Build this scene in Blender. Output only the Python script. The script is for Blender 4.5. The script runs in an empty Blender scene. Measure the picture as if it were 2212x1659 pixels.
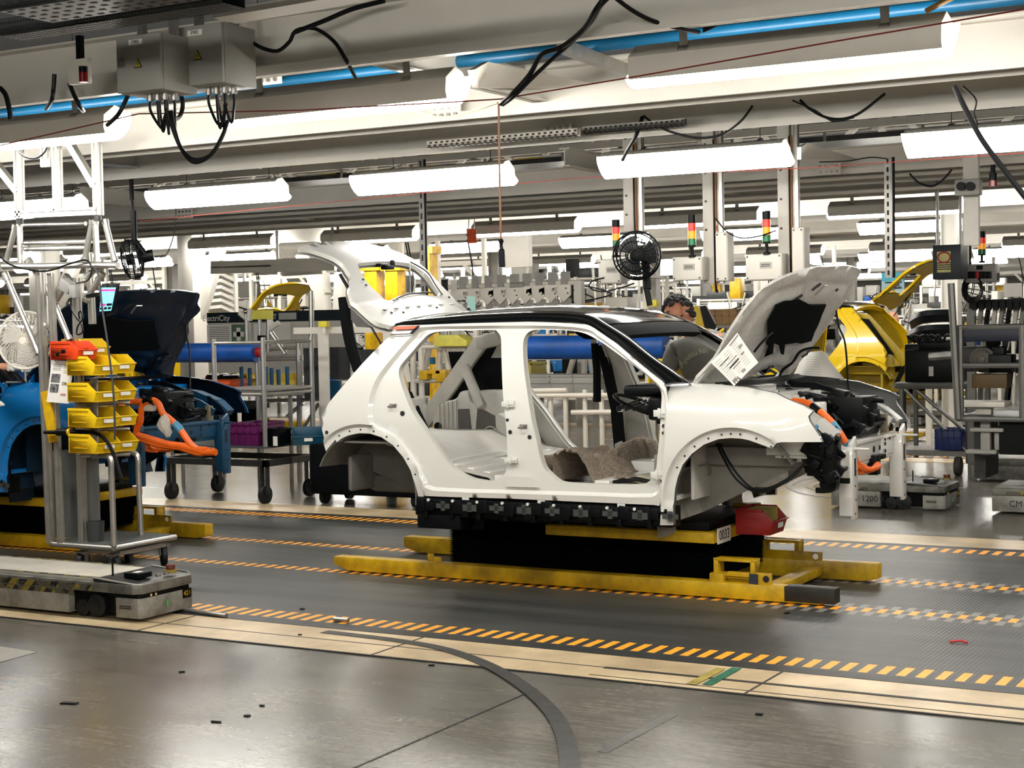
import bpy, bmesh, math, random
from mathutils import Vector as V, Matrix as M, Quaternion
from mathutils.geometry import delaunay_2d_cdt, intersect_point_line
R = random.Random(7)
SC = bpy.context.scene
COL = SC.collection
PI = math.pi
# ---------------------------------------------------------------- camera (solved from the vanishing points)
FPX, CX, CY, EYE = 3435.0, 1106.0, 829.5, 1.68
_a, _b, _rho = -6071.0, -14.5, .0192
_vy = -FPX*FPX/(_a*_rho+_b)
AX = -V((_a, _b, FPX)).normalized()
AZ = -V((_rho*_vy, _vy, FPX)).normalized()
AY = AZ.cross(AX).normalized()
if AY.z < 0: AY = -AY
def ray(px, py):
    v = V((px-CX, py-CY, FPX))/FPX
    return V((v.dot(AX), v.dot(AY), v.dot(AZ)))
def atY(px, py, Y):
    r = ray(px, py); return r*(Y/r.y)+V((0, 0, EYE))
def atZ(px, py, Z=0.0):
    r = ray(px, py); return r*((Z-EYE)/r.z)+V((0, 0, EYE))
def atX(px, py, X):
    r = ray(px, py); return r*(X/r.x)+V((0, 0, EYE))
def atP(px, py, p0, n):
    r = ray(px, py); o = V((0, 0, EYE)); return o+r*((p0-o).dot(n)/r.dot(n))
cam = bpy.data.cameras.new('camera')
co = bpy.data.objects.new('camera', cam); COL.objects.link(co)
cam.sensor_width = 36; cam.lens = 36*FPX/2212; cam.clip_end = 300
_right = V((AX.x, AY.x, AZ.x)); _down = V((AX.y, AY.y, AZ.y)); _fwd = V((AX.z, AY.z, AZ.z))
_m = M((_right, -_down, -_fwd)).transposed().to_4x4(); _m.translation = V((0, 0, EYE))
co.matrix_world = _m
SC.camera = co
# ---------------------------------------------------------------- materials
def lin(c):
    return tuple(((x/255)/12.92 if x/255 <= .04045 else ((x/255+.055)/1.055)**2.4) for x in c)
MATS = {}
def mt(name, col, rough=.5, metal=0.0, coat=0.0, nz=None, bump=None, emit=0, col2=None, alpha=1, trans=0, spec=.5):
    """nz=(scale, amount[, rough_amount]); bump=(scale, strength); col2 = colour the noise runs to"""
    if name in MATS: return MATS[name]
    m = bpy.data.materials.new(name); m.use_nodes = True
    nt = m.node_tree; b = nt.nodes['Principled BSDF']
    c = lin(col)
    b.inputs['Base Color'].default_value = (*c, 1); b.inputs['Roughness'].default_value = rough
    b.inputs['Metallic'].default_value = metal; b.inputs['Coat Weight'].default_value = coat
    b.inputs['Coat Roughness'].default_value = .06; b.inputs['Specular IOR Level'].default_value = spec
    if alpha < 1: b.inputs['Alpha'].default_value = alpha
    if trans: b.inputs['Transmission Weight'].default_value = trans
    if emit:
        b.inputs['Emission Color'].default_value = (*c, 1); b.inputs['Emission Strength'].default_value = emit
    if nz is None and not emit: nz = (6, .12)
    if nz and not emit:
        tc = nt.nodes.new('ShaderNodeTexCoord'); n = nt.nodes.new('ShaderNodeTexNoise')
        n.inputs['Scale'].default_value = nz[0]; n.inputs['Detail'].default_value = 6; n.inputs['Roughness'].default_value = .65
        nt.links.new(tc.outputs['Object'], n.inputs['Vector'])
        r = nt.nodes.new('ShaderNodeValToRGB')
        d = lin(col2) if col2 else tuple(x*(1-nz[1]*2) for x in c)
        r.color_ramp.elements[0].color = (*d, 1); r.color_ramp.elements[1].color = (*c, 1)
        r.color_ramp.elements[0].position = .3; r.color_ramp.elements[1].position = .62
        nt.links.new(n.outputs['Fac'], r.inputs['Fac']); nt.links.new(r.outputs['Color'], b.inputs['Base Color'])
        if len(nz) > 2:
            q = nt.nodes.new('ShaderNodeMapRange'); q.inputs[3].default_value = max(.02, rough-nz[2]); q.inputs[4].default_value = min(1, rough+nz[2])
            nt.links.new(n.outputs['Fac'], q.inputs[0]); nt.links.new(q.outputs[0], b.inputs['Roughness'])
    if bump:
        tc = nt.nodes.new('ShaderNodeTexCoord'); n = nt.nodes.new('ShaderNodeTexNoise')
        n.inputs['Scale'].default_value = bump[0]; n.inputs['Detail'].default_value = 4
        nt.links.new(tc.outputs['Object'], n.inputs['Vector'])
        bp = nt.nodes.new('ShaderNodeBump'); bp.inputs['Strength'].default_value = bump[1]; bp.inputs['Distance'].default_value = .02
        nt.links.new(n.outputs['Fac'], bp.inputs['Height']); nt.links.new(bp.outputs[0], b.inputs['Normal'])
    MATS[name] = m
    return m
# ---------------------------------------------------------------- objects
ORG = {}
def props(o, label=None, cat=None, group=None, kind=None):
    if label: o['label'] = label
    if cat: o['category'] = cat
    if group: o['group'] = group
    if kind: o['kind'] = kind
    return o
def thing(name, label, cat, loc=(0, 0, 0), group=None):
    o = bpy.data.objects.new(name, None); COL.objects.link(o)
    o.empty_display_size = .1; o.location = V(loc); ORG[o.name] = V(loc)
    return props(o, label, cat, group)
class MB:
    def __init__(s): s.v = []; s.f = []; s.m = []; s.mi = 0
    def add(s, vs, fs):
        k = len(s.v); s.v += [V(p) for p in vs]
        for f in fs: s.f.append(tuple(i+k for i in f)); s.m.append(s.mi)
        return s
    def box(s, c, d, rot=None):
        c = V(c); hx, hy, hz = d[0]/2, d[1]/2, d[2]/2
        vs = [V((x*hx, y*hy, z*hz)) for x in (-1, 1) for y in (-1, 1) for z in (-1, 1)]
        if rot: vs = [rot @ p for p in vs]
        return s.add([p+c for p in vs], [(0, 1, 3, 2), (4, 6, 7, 5), (0, 4, 5, 1), (2, 3, 7, 6), (0, 2, 6, 4), (1, 5, 7, 3)])
    def bb(s, x0, x1, y0, y1, z0, z1):
        return s.box(((x0+x1)/2, (y0+y1)/2, (z0+z1)/2), (abs(x1-x0), abs(y1-y0), abs(z1-z0)))
    def bar(s, a, b, w=.04, h=.04, up=(0, 0, 1)):
        a = V(a); b = V(b); d = (b-a)
        if d.length < 1e-6: return s
        dn = d.normalized(); u = V(up)
        if abs(dn.dot(u)) > .98: u = V((0, 1, 0))
        sd = dn.cross(u).normalized(); u = sd.cross(dn).normalized()
        vs = []
        for p in (a, b):
            for (i, j) in ((-1, -1), (1, -1), (1, 1), (-1, 1)): vs.append(p+sd*(i*w/2)+u*(j*h/2))
        return s.add(vs, [(3, 2, 1, 0), (4, 5, 6, 7), (0, 1, 5, 4), (1, 2, 6, 5), (2, 3, 7, 6), (3, 0, 4, 7)])
    def tube(s, pts, r=.01, n=8, caps=True, closed=False):
        pts = [V(p) for p in pts]; k0 = len(pts)
        rr = r if isinstance(r, (list, tuple)) else [r]*k0
        vs = []; up = None
        for i, p in enumerate(pts):
            if closed: t = pts[(i+1) % k0]-pts[i-1]
            else: t = pts[min(i+1, k0-1)]-pts[max(i-1, 0)]
            if t.length < 1e-9: t = V((0, 0, 1))
            t.normalize()
            if up is None: up = t.orthogonal().normalized()
            up = (up-t*up.dot(t))
            up = up.normalized() if up.length > 1e-6 else t.orthogonal().normalized()
            sd = t.cross(up)
            for j in range(n):
                a = 2*PI*j/n; vs.append(p+(up*math.cos(a)+sd*math.sin(a))*rr[i])
        fs = []
        for i in range(k0 if closed else k0-1):
            i2 = (i+1) % k0
            for j in range(n):
                j2 = (j+1) % n; fs.append((i*n+j, i*n+j2, i2*n+j2, i2*n+j))
        if caps and not closed:
            fs.append(tuple(range(n-1, -1, -1))); fs.append(tuple((k0-1)*n+j for j in range(n)))
        return s.add(vs, fs)
    def cyl(s, a, b, r, n=16, r2=None): return s.tube([a, b], [r, r if r2 is None else r2], n)
    def lathe(s, prof, o, ax=(0, 0, 1), n=24):
        o = V(o); ax = V(ax).normalized(); u = ax.orthogonal().normalized(); w = ax.cross(u)
        vs = []
        for (r, h) in prof:
            for j in range(n):
                a = 2*PI*j/n; vs.append(o+ax*h+(u*math.cos(a)+w*math.sin(a))*r)
        fs = []
        for i in range(len(prof)-1):
            for j in range(n):
                j2 = (j+1) % n; fs.append((i*n+j, i*n+j2, (i+1)*n+j2, (i+1)*n+j))
        return s.add(vs, fs)
    def prism(s, poly, vec):
        poly = [V(p) for p in poly]; vec = V(vec); n = len(poly)
        fs = [tuple(range(n-1, -1, -1)), tuple(range(n, 2*n))]+[(i, (i+1) % n, n+(i+1) % n, n+i) for i in range(n)]
        return s.add(poly+[p+vec for p in poly], fs)
    def grid(s, fn, nu, nv):
        vs = [fn(i/nu, j/nv) for i in range(nu+1) for j in range(nv+1)]
        fs = [(i*(nv+1)+j, (i+1)*(nv+1)+j, (i+1)*(nv+1)+j+1, i*(nv+1)+j+1) for i in range(nu) for j in range(nv)]
        return s.add(vs, fs)
    def loft(s, rings, closed=True, caps=True):
        n = len(rings[0]); vs = [p for r in rings for p in r]; fs = []
        for i in range(len(rings)-1):
            for j in range(n if closed else n-1):
                j2 = (j+1) % n; fs.append((i*n+j, i*n+j2, (i+1)*n+j2, (i+1)*n+j))
        if caps and closed: fs.append(tuple(range(n-1, -1, -1))); fs.append(tuple((len(rings)-1)*n+j for j in range(n)))
        return s.add(vs, fs)
    def ball(s, c, r, n=12, sc=(1, 1, 1)):
        c = V(c); rings = []
        for i in range(n//2+1):
            a = -PI/2+PI*i/(n//2); rings.append([c+V((math.cos(a)*math.cos(2*PI*j/n)*r*sc[0], math.cos(a)*math.sin(2*PI*j/n)*r*sc[1], math.sin(a)*r*sc[2])) for j in range(n)])
        return s.loft(rings, True, False)
    def build(s, name, mat, parent=None, smooth=True, bev=0, solid=0, ang=34, sub=0, label=None):
        org = ORG.get(parent.name, V()) if parent else V()
        me = bpy.data.meshes.new(name); bm = bmesh.new()
        bv = [bm.verts.new(p-org) for p in s.v]
        for f, mi in zip(s.f, s.m):
            try: q = bm.faces.new([bv[i] for i in f]); q.material_index = mi
            except ValueError: pass
        bmesh.ops.remove_doubles(bm, verts=bm.verts, dist=1e-5)
        bmesh.ops.recalc_face_normals(bm, faces=bm.faces)
        if solid:
            bmesh.ops.solidify(bm, geom=bm.faces[:], thickness=solid)
        if bev:
            es = [e for e in bm.edges if len(e.link_faces) == 2 and e.calc_face_angle(0) > .6]
            bmesh.ops.bevel(bm, geom=es, offset=bev, segments=2, affect='EDGES', profile=.5, clamp_overlap=True)
        for f in bm.faces: f.smooth = smooth
        if smooth:
            for e in bm.edges:
                if len(e.link_faces) == 2 and e.calc_face_angle(0) > math.radians(ang): e.smooth = False
        bm.to_mesh(me); bm.free()
        for q in (mat if isinstance(mat, (list, tuple)) else [mat]): me.materials.append(q)
        o = bpy.data.objects.new(name, me); COL.objects.link(o)
        if parent: o.parent = parent; ORG[o.name] = org
        else: ORG[o.name] = V()
        if sub:
            md = o.modifiers.new('sub', 'SUBSURF'); md.levels = sub; md.render_levels = sub
        if label: o['label'] = label
        return o
def struct(o): o['kind'] = 'structure'; return o
def spl(pts, k=6, closed=False):
    pts = [V(p) for p in pts]; n = len(pts); out = []
    for i in range(n if closed else n-1):
        if closed: p0, p1, p2, p3 = pts[i-1], pts[i], pts[(i+1) % n], pts[(i+2) % n]
        else: p0, p1, p2, p3 = pts[max(i-1, 0)], pts[i], pts[i+1], pts[min(i+2, n-1)]
        for j in range(k):
            t = j/k; out.append(.5*((2*p1)+(p2-p0)*t+(2*p0-5*p1+4*p2-p3)*t*t+(3*p1-p0-3*p2+p3)*t*t*t))
    if not closed: out.append(pts[-1])
    return out
def sag(a, b, d, k=14):
    a = V(a); b = V(b); return [a.lerp(b, i/k)-V((0, 0, d*4*(i/k)*(1-i/k))) for i in range(k+1)]
def text(name, s, loc, right, up, size, mat, parent=None, ext=.0006, align='CENTER'):
    c = bpy.data.curves.new(name, 'FONT'); c.body = s; c.size = size; c.extrude = ext; c.align_x = align; c.align_y = 'CENTER'; c.resolution_u = 3
    t = bpy.data.objects.new('tmp', c); COL.objects.link(t)
    bpy.context.view_layer.update()
    me = bpy.data.meshes.new_from_object(t.evaluated_get(bpy.context.evaluated_depsgraph_get())); me.name = name
    bpy.data.objects.remove(t)
    r = V(right).normalized(); u = V(up).normalized(); n = r.cross(u)
    mm = M((r, u, n)).transposed().to_4x4(); org = ORG.get(parent.name, V()) if parent else V()
    mm.translation = V(loc)-org; me.transform(mm)
    me.materials.clear(); me.materials.append(mat)
    o = bpy.data.objects.new(name, me); COL.objects.link(o)
    if parent: o.parent = parent; ORG[o.name] = org
    return o
_mc = {}
def dup(root, loc=None, rot=0, label=None, group=None, mats=None, skip=(), cat=None):
    def cp(o, par):
        if o.name.split('.')[0] in skip: return None
        c = o.copy(); COL.objects.link(c)
        if par: c.parent = par
        if mats and o.type == 'MESH' and any(x.name in mats for x in o.data.materials):
            key = (o.data.name, id(mats))
            if key not in _mc:
                me = o.data.copy()
                for i, x in enumerate(me.materials):
                    if x.name in mats: me.materials[i] = mats[x.name]
                _mc[key] = me
            c.data = _mc[key]
        for ch in list(o.children): cp(ch, c)
        return c
    r = cp(root, None)
    if loc is not None: r.location = V(loc)
    if rot: r.rotation_euler = (0, 0, rot)
    ORG[r.name] = V(r.location)
    if label: r['label'] = label
    if group: r['group'] = group
    if cat: r['category'] = cat
    return r
def shift(root, d, **k): return dup(root, V(root.location)+V(d), **k)
# ---------------------------------------------------------------- shared materials
WHITE = mt('white_enamel', (222, 217, 205), .45, nz=(3, .05))
CREAMM = mt('cream_painted_steel', (214, 208, 192), .5, nz=(2, .06))
STEEL = mt('painted_beam_steel', (222, 218, 208), .5, nz=(1.2, .07))
GALV = mt('galvanised_steel', (165, 163, 158), .38, .75, nz=(9, .15))
ALU = mt('brushed_aluminium', (196, 194, 188), .34, .8, nz=(14, .08))
DKSTEEL = mt('dark_steel', (70, 72, 72), .45, .6, nz=(8, .2))
BLACK = mt('black_plastic', (5, 9, 11), .42, nz=(20, .1), spec=.18)
RUBBER = mt('black_rubber', (10, 14, 16), .6, nz=(30, .2))
CABLE = mt('black_cable', (8, 12, 14), .45, spec=.25)
YEL = mt('safety_yellow', (226, 182, 14), .45, nz=(5, .16, .1), col2=(150, 112, 14))
BLUEP = mt('blue_pipe_paint', (14, 92, 132), .4, nz=(3, .12))
ORANGE = mt('orange_sleeve', (238, 104, 16), .5)
RED = mt('red_plastic', (176, 30, 26), .4)
PAPER = mt('white_paper', (232, 230, 224), .7, nz=(5, .02))
INK = mt('black_ink', (30, 32, 34), .7)
# ---------------------------------------------------------------- floor
def floor_material():
    m = bpy.data.materials.new('polished_concrete'); m.use_nodes = True; nt = m.node_tree; N = nt.nodes.new; L = nt.links.new
    b = nt.nodes['Principled BSDF']; tc = N('ShaderNodeTexCoord')
    def noise(sc, det, mp=None, rough=.6):
        n = N('ShaderNodeTexNoise'); n.inputs['Scale'].default_value = sc; n.inputs['Detail'].default_value = det; n.inputs['Roughness'].default_value = rough
        if mp:
            q = N('ShaderNodeMapping'); q.inputs['Scale'].default_value = mp[0]; q.inputs['Rotation'].default_value = (0, 0, mp[1]); L(tc.outputs['Object'], q.inputs[0]); L(q.outputs[0], n.inputs['Vector'])
        else: L(tc.outputs['Object'], n.inputs['Vector'])
        return n.outputs['Fac']
    def ramp(f, a, ca, bb, cb):
        r = N('ShaderNodeValToRGB'); e = r.color_ramp.elements; e[0].position = a; e[1].position = bb; e[0].color = (*ca, 1); e[1].color = (*cb, 1); L(f, r.inputs[0]); return r.outputs[0]
    def mul(a, b_, f=1):
        x = N('ShaderNodeMix'); x.data_type = 'RGBA'; x.blend_type = 'MULTIPLY'; x.inputs[0].default_value = f; L(a, x.inputs[6]); L(b_, x.inputs[7]); return x.outputs[2]
    base = ramp(noise(.7, 8), .3, lin((82, 80, 74)), .7, lin((138, 132, 121)))
    fine = ramp(noise(26, 8), .3, (.72, .72, .72), .7, (1, 1, 1))
    s1 = ramp(noise(3.2, 5, ((1, 9, 1), .5)), .33, (.45, .45, .45), .52, (1, 1, 1))
    s2 = ramp(noise(2.6, 6, ((1.2, 12, 1), 1.7)), .3, (.5, .5, .5), .48, (1, 1, 1))
    sp = ramp(noise(9, 2), .22, (.25, .25, .25), .29, (1, 1, 1))
    c = mul(mul(mul(mul(base, fine), s1, .75), s2, .6), sp, .8)
    L(c, b.inputs['Base Color'])
    q = N('ShaderNodeMapRange'); q.inputs[3].default_value = .14; q.inputs[4].default_value = .34; L(noise(1.6, 6, ((1, 2, 1), .6)), q.inputs[0]); L(q.outputs[0], b.inputs['Roughness'])
    bp = N('ShaderNodeBump'); bp.inputs['Strength'].default_value = .04; bp.inputs['Distance'].default_value = .01; L(noise(9, 6), bp.inputs['Height']); L(bp.outputs[0], b.inputs['Normal'])
    b.inputs['Specular IOR Level'].default_value = .8
    return m
FLOOR = floor_material()
FX0, FX1, FY0, FY1 = -75, 14, -4, 78
g = MB(); g.add([(FX0, FY0, 0), (FX1, FY0, 0), (FX1, FY1, 0), (FX0, FY1, 0)], [(0, 1, 2, 3)]); struct(g.build('floor', FLOOR))
S = [7.36, 8.84, 9.86, 11.31]      # dashed lanes on the moving belt
LINE2 = 11.47
def belt_material():
    m = bpy.data.materials.new('moving_belt'); m.use_nodes = True; nt = m.node_tree; N = nt.nodes.new; L = nt.links.new
    b = nt.nodes['Principled BSDF']; tc = N('ShaderNodeTexCoord'); sx = N('ShaderNodeSeparateXYZ'); L(tc.outputs['Object'], sx.inputs[0])
    def ma(op, a, c=None, d=None):
        n = N('ShaderNodeMath'); n.operation = op
        for i, x in enumerate((a, c, d)):
            if x is None: continue
            if isinstance(x, (int, float)): n.inputs[i].default_value = x
            else: L(x, n.inputs[i])
        return n.outputs[0]
    X, Y = sx.outputs[0], sx.outputs[1]
    wob = N('ShaderNodeTexNoise'); wob.inputs['Scale'].default_value = 40; L(tc.outputs['Object'], wob.inputs['Vector'])
    fx = ma('FRACT', ma('DIVIDE', X, .091))
    dash = ma('LESS_THAN', fx, .5)
    lane = None; ghost = None
    for i, y in enumerate(S):
        w = .092 if i in (0, 3) else .062
        k = ma('LESS_THAN', ma('ABSOLUTE', ma('SUBTRACT', Y, y)), w)
        lane = k if lane is None else ma('MAXIMUM', lane, k)
        if i in (1, 2):
            for dy in (-.11, .1):
                k2 = ma('LESS_THAN', ma('ABSOLUTE', ma('SUBTRACT', Y, y+dy)), .06)
                ghost = k2 if ghost is None else ma('MAXIMUM', ghost, k2)
    mask = ma('MULTIPLY', dash, lane)
    fx2 = ma('FRACT', ma('ADD', ma('DIVIDE', X, .091), .5))
    gm = ma('MULTIPLY', ma('MULTIPLY', ma('LESS_THAN', fx2, .5), ghost), ma('GREATER_THAN', X, -3.35))
    rib = ma('FRACT', ma('DIVIDE', X, .0228))
    ribm = ma('SMOOTH_MIN', ma('ABSOLUTE', ma('SUBTRACT', rib, .5)), .4, .1)
    nz = N('ShaderNodeTexNoise'); nz.inputs['Scale'].default_value = 1.5; nz.inputs['Detail'].default_value = 8
    mp = N('ShaderNodeMapping'); mp.inputs['Scale'].default_value = (.3, 3.5, 1); L(tc.outputs['Object'], mp.inputs[0]); L(mp.outputs[0], nz.inputs['Vector'])
    rp = N('ShaderNodeValToRGB'); e = rp.color_ramp.elements; e[0].position = .3; e[1].position = .75; e[0].color = (*lin((40, 43, 44)), 1); e[1].color = (*lin((82, 83, 80)), 1); L(nz.outputs['Fac'], rp.inputs[0])
    def mix(f, a, c):
        x = N('ShaderNodeMix'); x.data_type = 'RGBA'; L(f, x.inputs[0])
        for i, q in ((6, a), (7, c)):
            if isinstance(q, tuple): x.inputs[i].default_value = (*q, 1)
            else: L(q, x.inputs[i])
        return x.outputs[2]
    dk = mix(ma('MULTIPLY', ma('GREATER_THAN', ma('ABSOLUTE', ma('SUBTRACT', rib, .5)), .38), .55), rp.outputs[0], lin((14, 18, 20)))
    c = mix(gm, dk, lin((134, 130, 124)))
    worn = ma('MULTIPLY', mask, ma('GREATER_THAN', wob.outputs['Fac'], .3))
    c = mix(worn, c, lin((255, 172, 48)))
    L(c, b.inputs['Base Color'])
    b.inputs['Roughness'].default_value = .42
    bp = N('ShaderNodeBump'); bp.inputs['Strength'].default_value = .5; bp.inputs['Distance'].default_value = .004; L(ribm, bp.inputs['Height']); L(bp.outputs[0], b.inputs['Normal'])
    return m
BELT = belt_material()
PLATE = mt('cream_floor_plate', (216, 194, 156), .33, nz=(2.2, .1, .12), col2=(160, 140, 108))
g = MB().bb(FX0, FX1, 7.24, 11.44, -.02, .006)
belt = struct(g.build('floor_moving_belt', BELT))
b2 = belt.copy(); COL.objects.link(b2); b2.location = (0, LINE2, 0); b2.name = 'floor_moving_belt'
def seams(y0, y1, xs, z=.0075):
    g = MB()
    for x in xs: g.bb(x, x+.006, y0, y1, z-.002, z)
    return g
n = 1
for off in (0, LINE2):
    for (y0, y1) in ((6.64, 6.86), (6.875, 7.13), (11.52, 12.02)):
        struct(MB().bb(FX0, FX1, y0+off, y1+off, -.02, .005).build('trim_%d' % n, PLATE)); n += 1
    for (y0, y1) in ((7.13, 7.24), (11.44, 11.52)):
        struct(MB().bb(FX0, FX1, y0+off, y1+off, -.02, .007).build('trim_%d' % n, DKSTEEL)); n += 1
JOINT = mt('dark_floor_joint', (38, 38, 36), .6)
g = MB().bb(FX0, FX1, 6.86, 6.875, 0, .0052).bb(FX0, FX1, 6.625, 6.642, 0, .0056)
g.bb(-3.4, FX1, 6.845, 6.878, 0, .0066); g.bb(-3.4, FX1, 6.69, 6.7, 0, .0062)
for x in (-6.2, -4.62, -2.6, -.4): g.bb(x, x+.012, 6.64, 7.13, 0, .0064)
struct(g.build('trim_%d' % n, JOINT)); n += 1
# curved guide groove and straight saw cut in the front floor
def floor_ribbon(pts, w, z, name, mat, z0=0):
    p = spl([atZ(*q, 0) for q in pts], 8); vs = []
    for i, q in enumerate(p):
        t = (p[min(i+1, len(p)-1)]-p[max(0, i-1)]).normalized(); s_ = V((-t.y, t.x, 0))
        vs += [q+s_*w/2+V((0, 0, z)), q-s_*w/2+V((0, 0, z))]
    return struct(MB().add(vs, [(2*i, 2*i+1, 2*i+3, 2*i+2) for i in range(len(p)-1)]).build(name, mat))
floor_ribbon([(700, 1367), (850, 1385), (960, 1405), (1060, 1442), (1140, 1492), (1195, 1545), (1222, 1600), (1232, 1668)], .075, .0078, 'trim_%d' % n, mt('worn_guide_tape', (62, 62, 58), .5, nz=(12, .3))); n += 1
floor_ribbon([(740, 1670), (1160, 1488)], .01, .002, 'trim_%d' % n, JOINT); n += 1
floor_ribbon([(1300, 1625), (1455, 1542)], .05, .0015, 'trim_%d' % n, mt('floor_smear', (96, 94, 88), .4, nz=(6, .3))); n += 1
g = MB().add([atZ(0, 1397)+V((0, 0, .002)), atZ(82, 1409)+V((0, 0, .002)), atZ(0, 1431)+V((0, 0, .002)), atZ(-200, 1430)+V((0, 0, .002))], [(0, 1, 2, 3)])
struct(g.build('trim_%d' % n, mt('grey_floor_patch', (150, 146, 134), .4))); n += 1
for (a, b, mcol) in (((1492, 1482), (1558, 1447), (176, 158, 76)), ((1527, 1483), (1592, 1446), (36, 112, 84))):
    floor_ribbon([a, b], .05, .0085, 'trim_%d' % n, mt('floor_tape_%d' % n, mcol, .5, nz=(9, .25))); n += 1
# curved rings worn in the floor behind the belt
floor_ribbon([(2000, 1085), (1850, 1079), (1740, 1068), (1705, 1052), (1730, 1038), (1800, 1028)], .05, .002, 'trim_%d' % n, MATS['floor_smear']); n += 1
floor_ribbon([(1960, 1072), (1830, 1066), (1752, 1054), (1770, 1042), (1830, 1034)], .07, .002, 'trim_%d' % n, mt('floor_yellow_ring', (150, 134, 84), .4)); n += 1
# ---------------------------------------------------------------- room shell
DARKC = mt('ceiling_deck', (60, 66, 68), .7, nz=(.6, .2))
WALLM = mt('hall_wall', (186, 182, 172), .7, nz=(.3, .12))
CEILZ = 6.2
struct(MB().bb(FX0, FX1, FY0, FY1, CEILZ, CEILZ+.1).build('ceiling', DARKC))
struct(MB().bb(FX0, FX1, FY1, FY1+.1, 0, CEILZ).build('wall_back', WALLM))
struct(MB().bb(FX0-.1, FX0, FY0, FY1, 0, CEILZ).build('wall_left', WALLM))
struct(MB().bb(FX1, FX1+.1, FY0, FY1, 0, CEILZ).build('wall_right', WALLM))
struct(MB().bb(FX0, FX1, FY0-.1, FY0, 0, CEILZ).build('wall_front', WALLM))
# ---------------------------------------------------------------- world and view
w = bpy.data.worlds.new('world'); SC.world = w; w.use_nodes = True
w.node_tree.nodes['Background'].inputs[0].default_value = (.3, .4, .42, 1); w.node_tree.nodes['Background'].inputs[1].default_value = .05
SC.view_settings.view_transform = 'Standard'; SC.view_settings.look = 'None'; SC.view_settings.gamma = 1; SC.view_settings.exposure = .84
SC.view_settings.use_curve_mapping = False
try: SC.cycles.use_denoising = True; SC.cycles.max_bounces = 5; SC.cycles.diffuse_bounces = 3; SC.cycles.adaptive_threshold = .04; SC.cycles.glossy_bounces = 3; SC.cycles.sample_clamp_indirect = 6
except Exception: pass
# ---------------------------------------------------------------- light fittings
TUBE = mt('lit_diffuser', (255, 250, 242), emit=24.0)
FIT = mt('light_housing', (196, 192, 182), .4, nz=(3, .05))
ZL = 2.79
def make_light(th):
    def tl(g):
        m = M.Rotation(th, 3, 'X'); o_ = V((0, 0, ZL+.06)); g.v = [m @ (p-o_)+o_ for p in g.v]; return g
    t = thing('light_fitting', 'proto', 'ceiling light', (0, 0, ZL), 'strip lights over the assembly lines')
    L_ = 1.5
    # housing: trapezoid channel
    sec = [(-.108, .085), (-.10, .12), (-.055, .175), (.055, .175), (.10, .12), (.108, .085)]
    tl(MB().prism([V((0.01, y, ZL+z)) for y, z in sec], (L_-.04, 0, 0))).build('housing', FIT, t)
    # bowed diffuser with raked ends
    cs = [(-.105, .09), (-.108, .07), (-.095, .035), (-.06, .01), (0, .0), (.06, .01), (.095, .035), (.108, .07), (.105, .09)]
    rings = [[V((x+k*(.09-z), y, ZL+z)) for y, z in cs] for x, k in ((-.01, .25), (.03, .15), (L_-.03, -.1), (L_+.005, -.3))]
    tl(MB().loft(rings, True, True)).build('diffuser', TUBE, t)
    for x in (.28, L_-.28):
        g = MB().prism([V((x-.02, -.02, ZL+.17)), V((x+.02, -.02, ZL+.17)), V((x+.02, .05, ZL+.29)), V((x-.02, .05, ZL+.29))], (0, .004, 0))
        g.box((x, -.03, ZL+.175), (.045, .03, .02)); tl(g).build('bracket', GALV, t)
    for x in (.28, L_-.28):
        q_ = M.Rotation(th, 3, 'X') @ V((x, .045, .21)); MB().cyl((x, q_.y, ZL+.06+q_.z), (x, q_.y, ZL+.75), .003, 5).build('hanger_wire', DKSTEEL, t)
    return t
LPS = {k: make_light(th) for k, th in (('near', .62), ('far', -.62), ('flat', 0))}; _lu = set()
def place_light(p, label, grp, z=ZL, kind='flat'):
    if kind not in _lu: _lu.add(kind); o = LPS[kind]
    else: o = dup(LPS[kind])
    o.location = (p[0], p[1], z); o['label'] = label; o['group'] = grp
    return o
lab1 = 'nearest-row strip light, %s'
for i, nm in enumerate(('first beyond the right picture edge', 'big one crossing the top right', 'second one, above the two grey cabinets to its left', 'third one, over the bin trolley at the left')):
    place_light((-3.2-2.36*(i-1)-(.1 if i == 2 else .03 if i == 3 else 0), 6.9), lab1 % nm, 'nearest row of strip lights', ZL, 'near')
place_light((1.5, 6.9), lab1 % 'one far past the right edge', 'nearest row of strip lights', ZL, 'near')
place_light((-10.3, 6.9), lab1 % 'one past the left edge', 'nearest row of strip lights', ZL, 'near')
lab2 = 'second-row strip light, %s'
for i, (x, nm) in enumerate(((-.75, 'one past the right edge'), (-3.06, 'one cut by the right edge'), (-5.4, 'one crossing the hanging posts of the fan'), (-7.7, 'one above the open tailgate'), (-9.95, 'one above the dark blue bonnet'), (-12.3, 'one behind the bin trolley frame'))):
    place_light((x, 11.0), lab2 % nm, 'second row of strip lights', ZL, 'far')
lab3 = 'small third-row strip light, %s'
for i, (x, nm) in enumerate(((-1.1, 'one past the right edge'), (-3.4, 'one above the yellow car rack'), (-5.7, 'one right of the yellow car post'), (-8.0, 'one behind the row of lamp posts'), (-10.35, 'one beside the orange paper'), (-12.7, 'one just above the raised tailgate'), (-15.0, 'one above the small yellow tailgate'), (-17.4, 'one left of the white gantry'), (-19.7, 'one behind the black hanging fan'))):
    place_light((x, 17.4), lab3 % nm, 'third row of strip lights', ZL, 'near')
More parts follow.
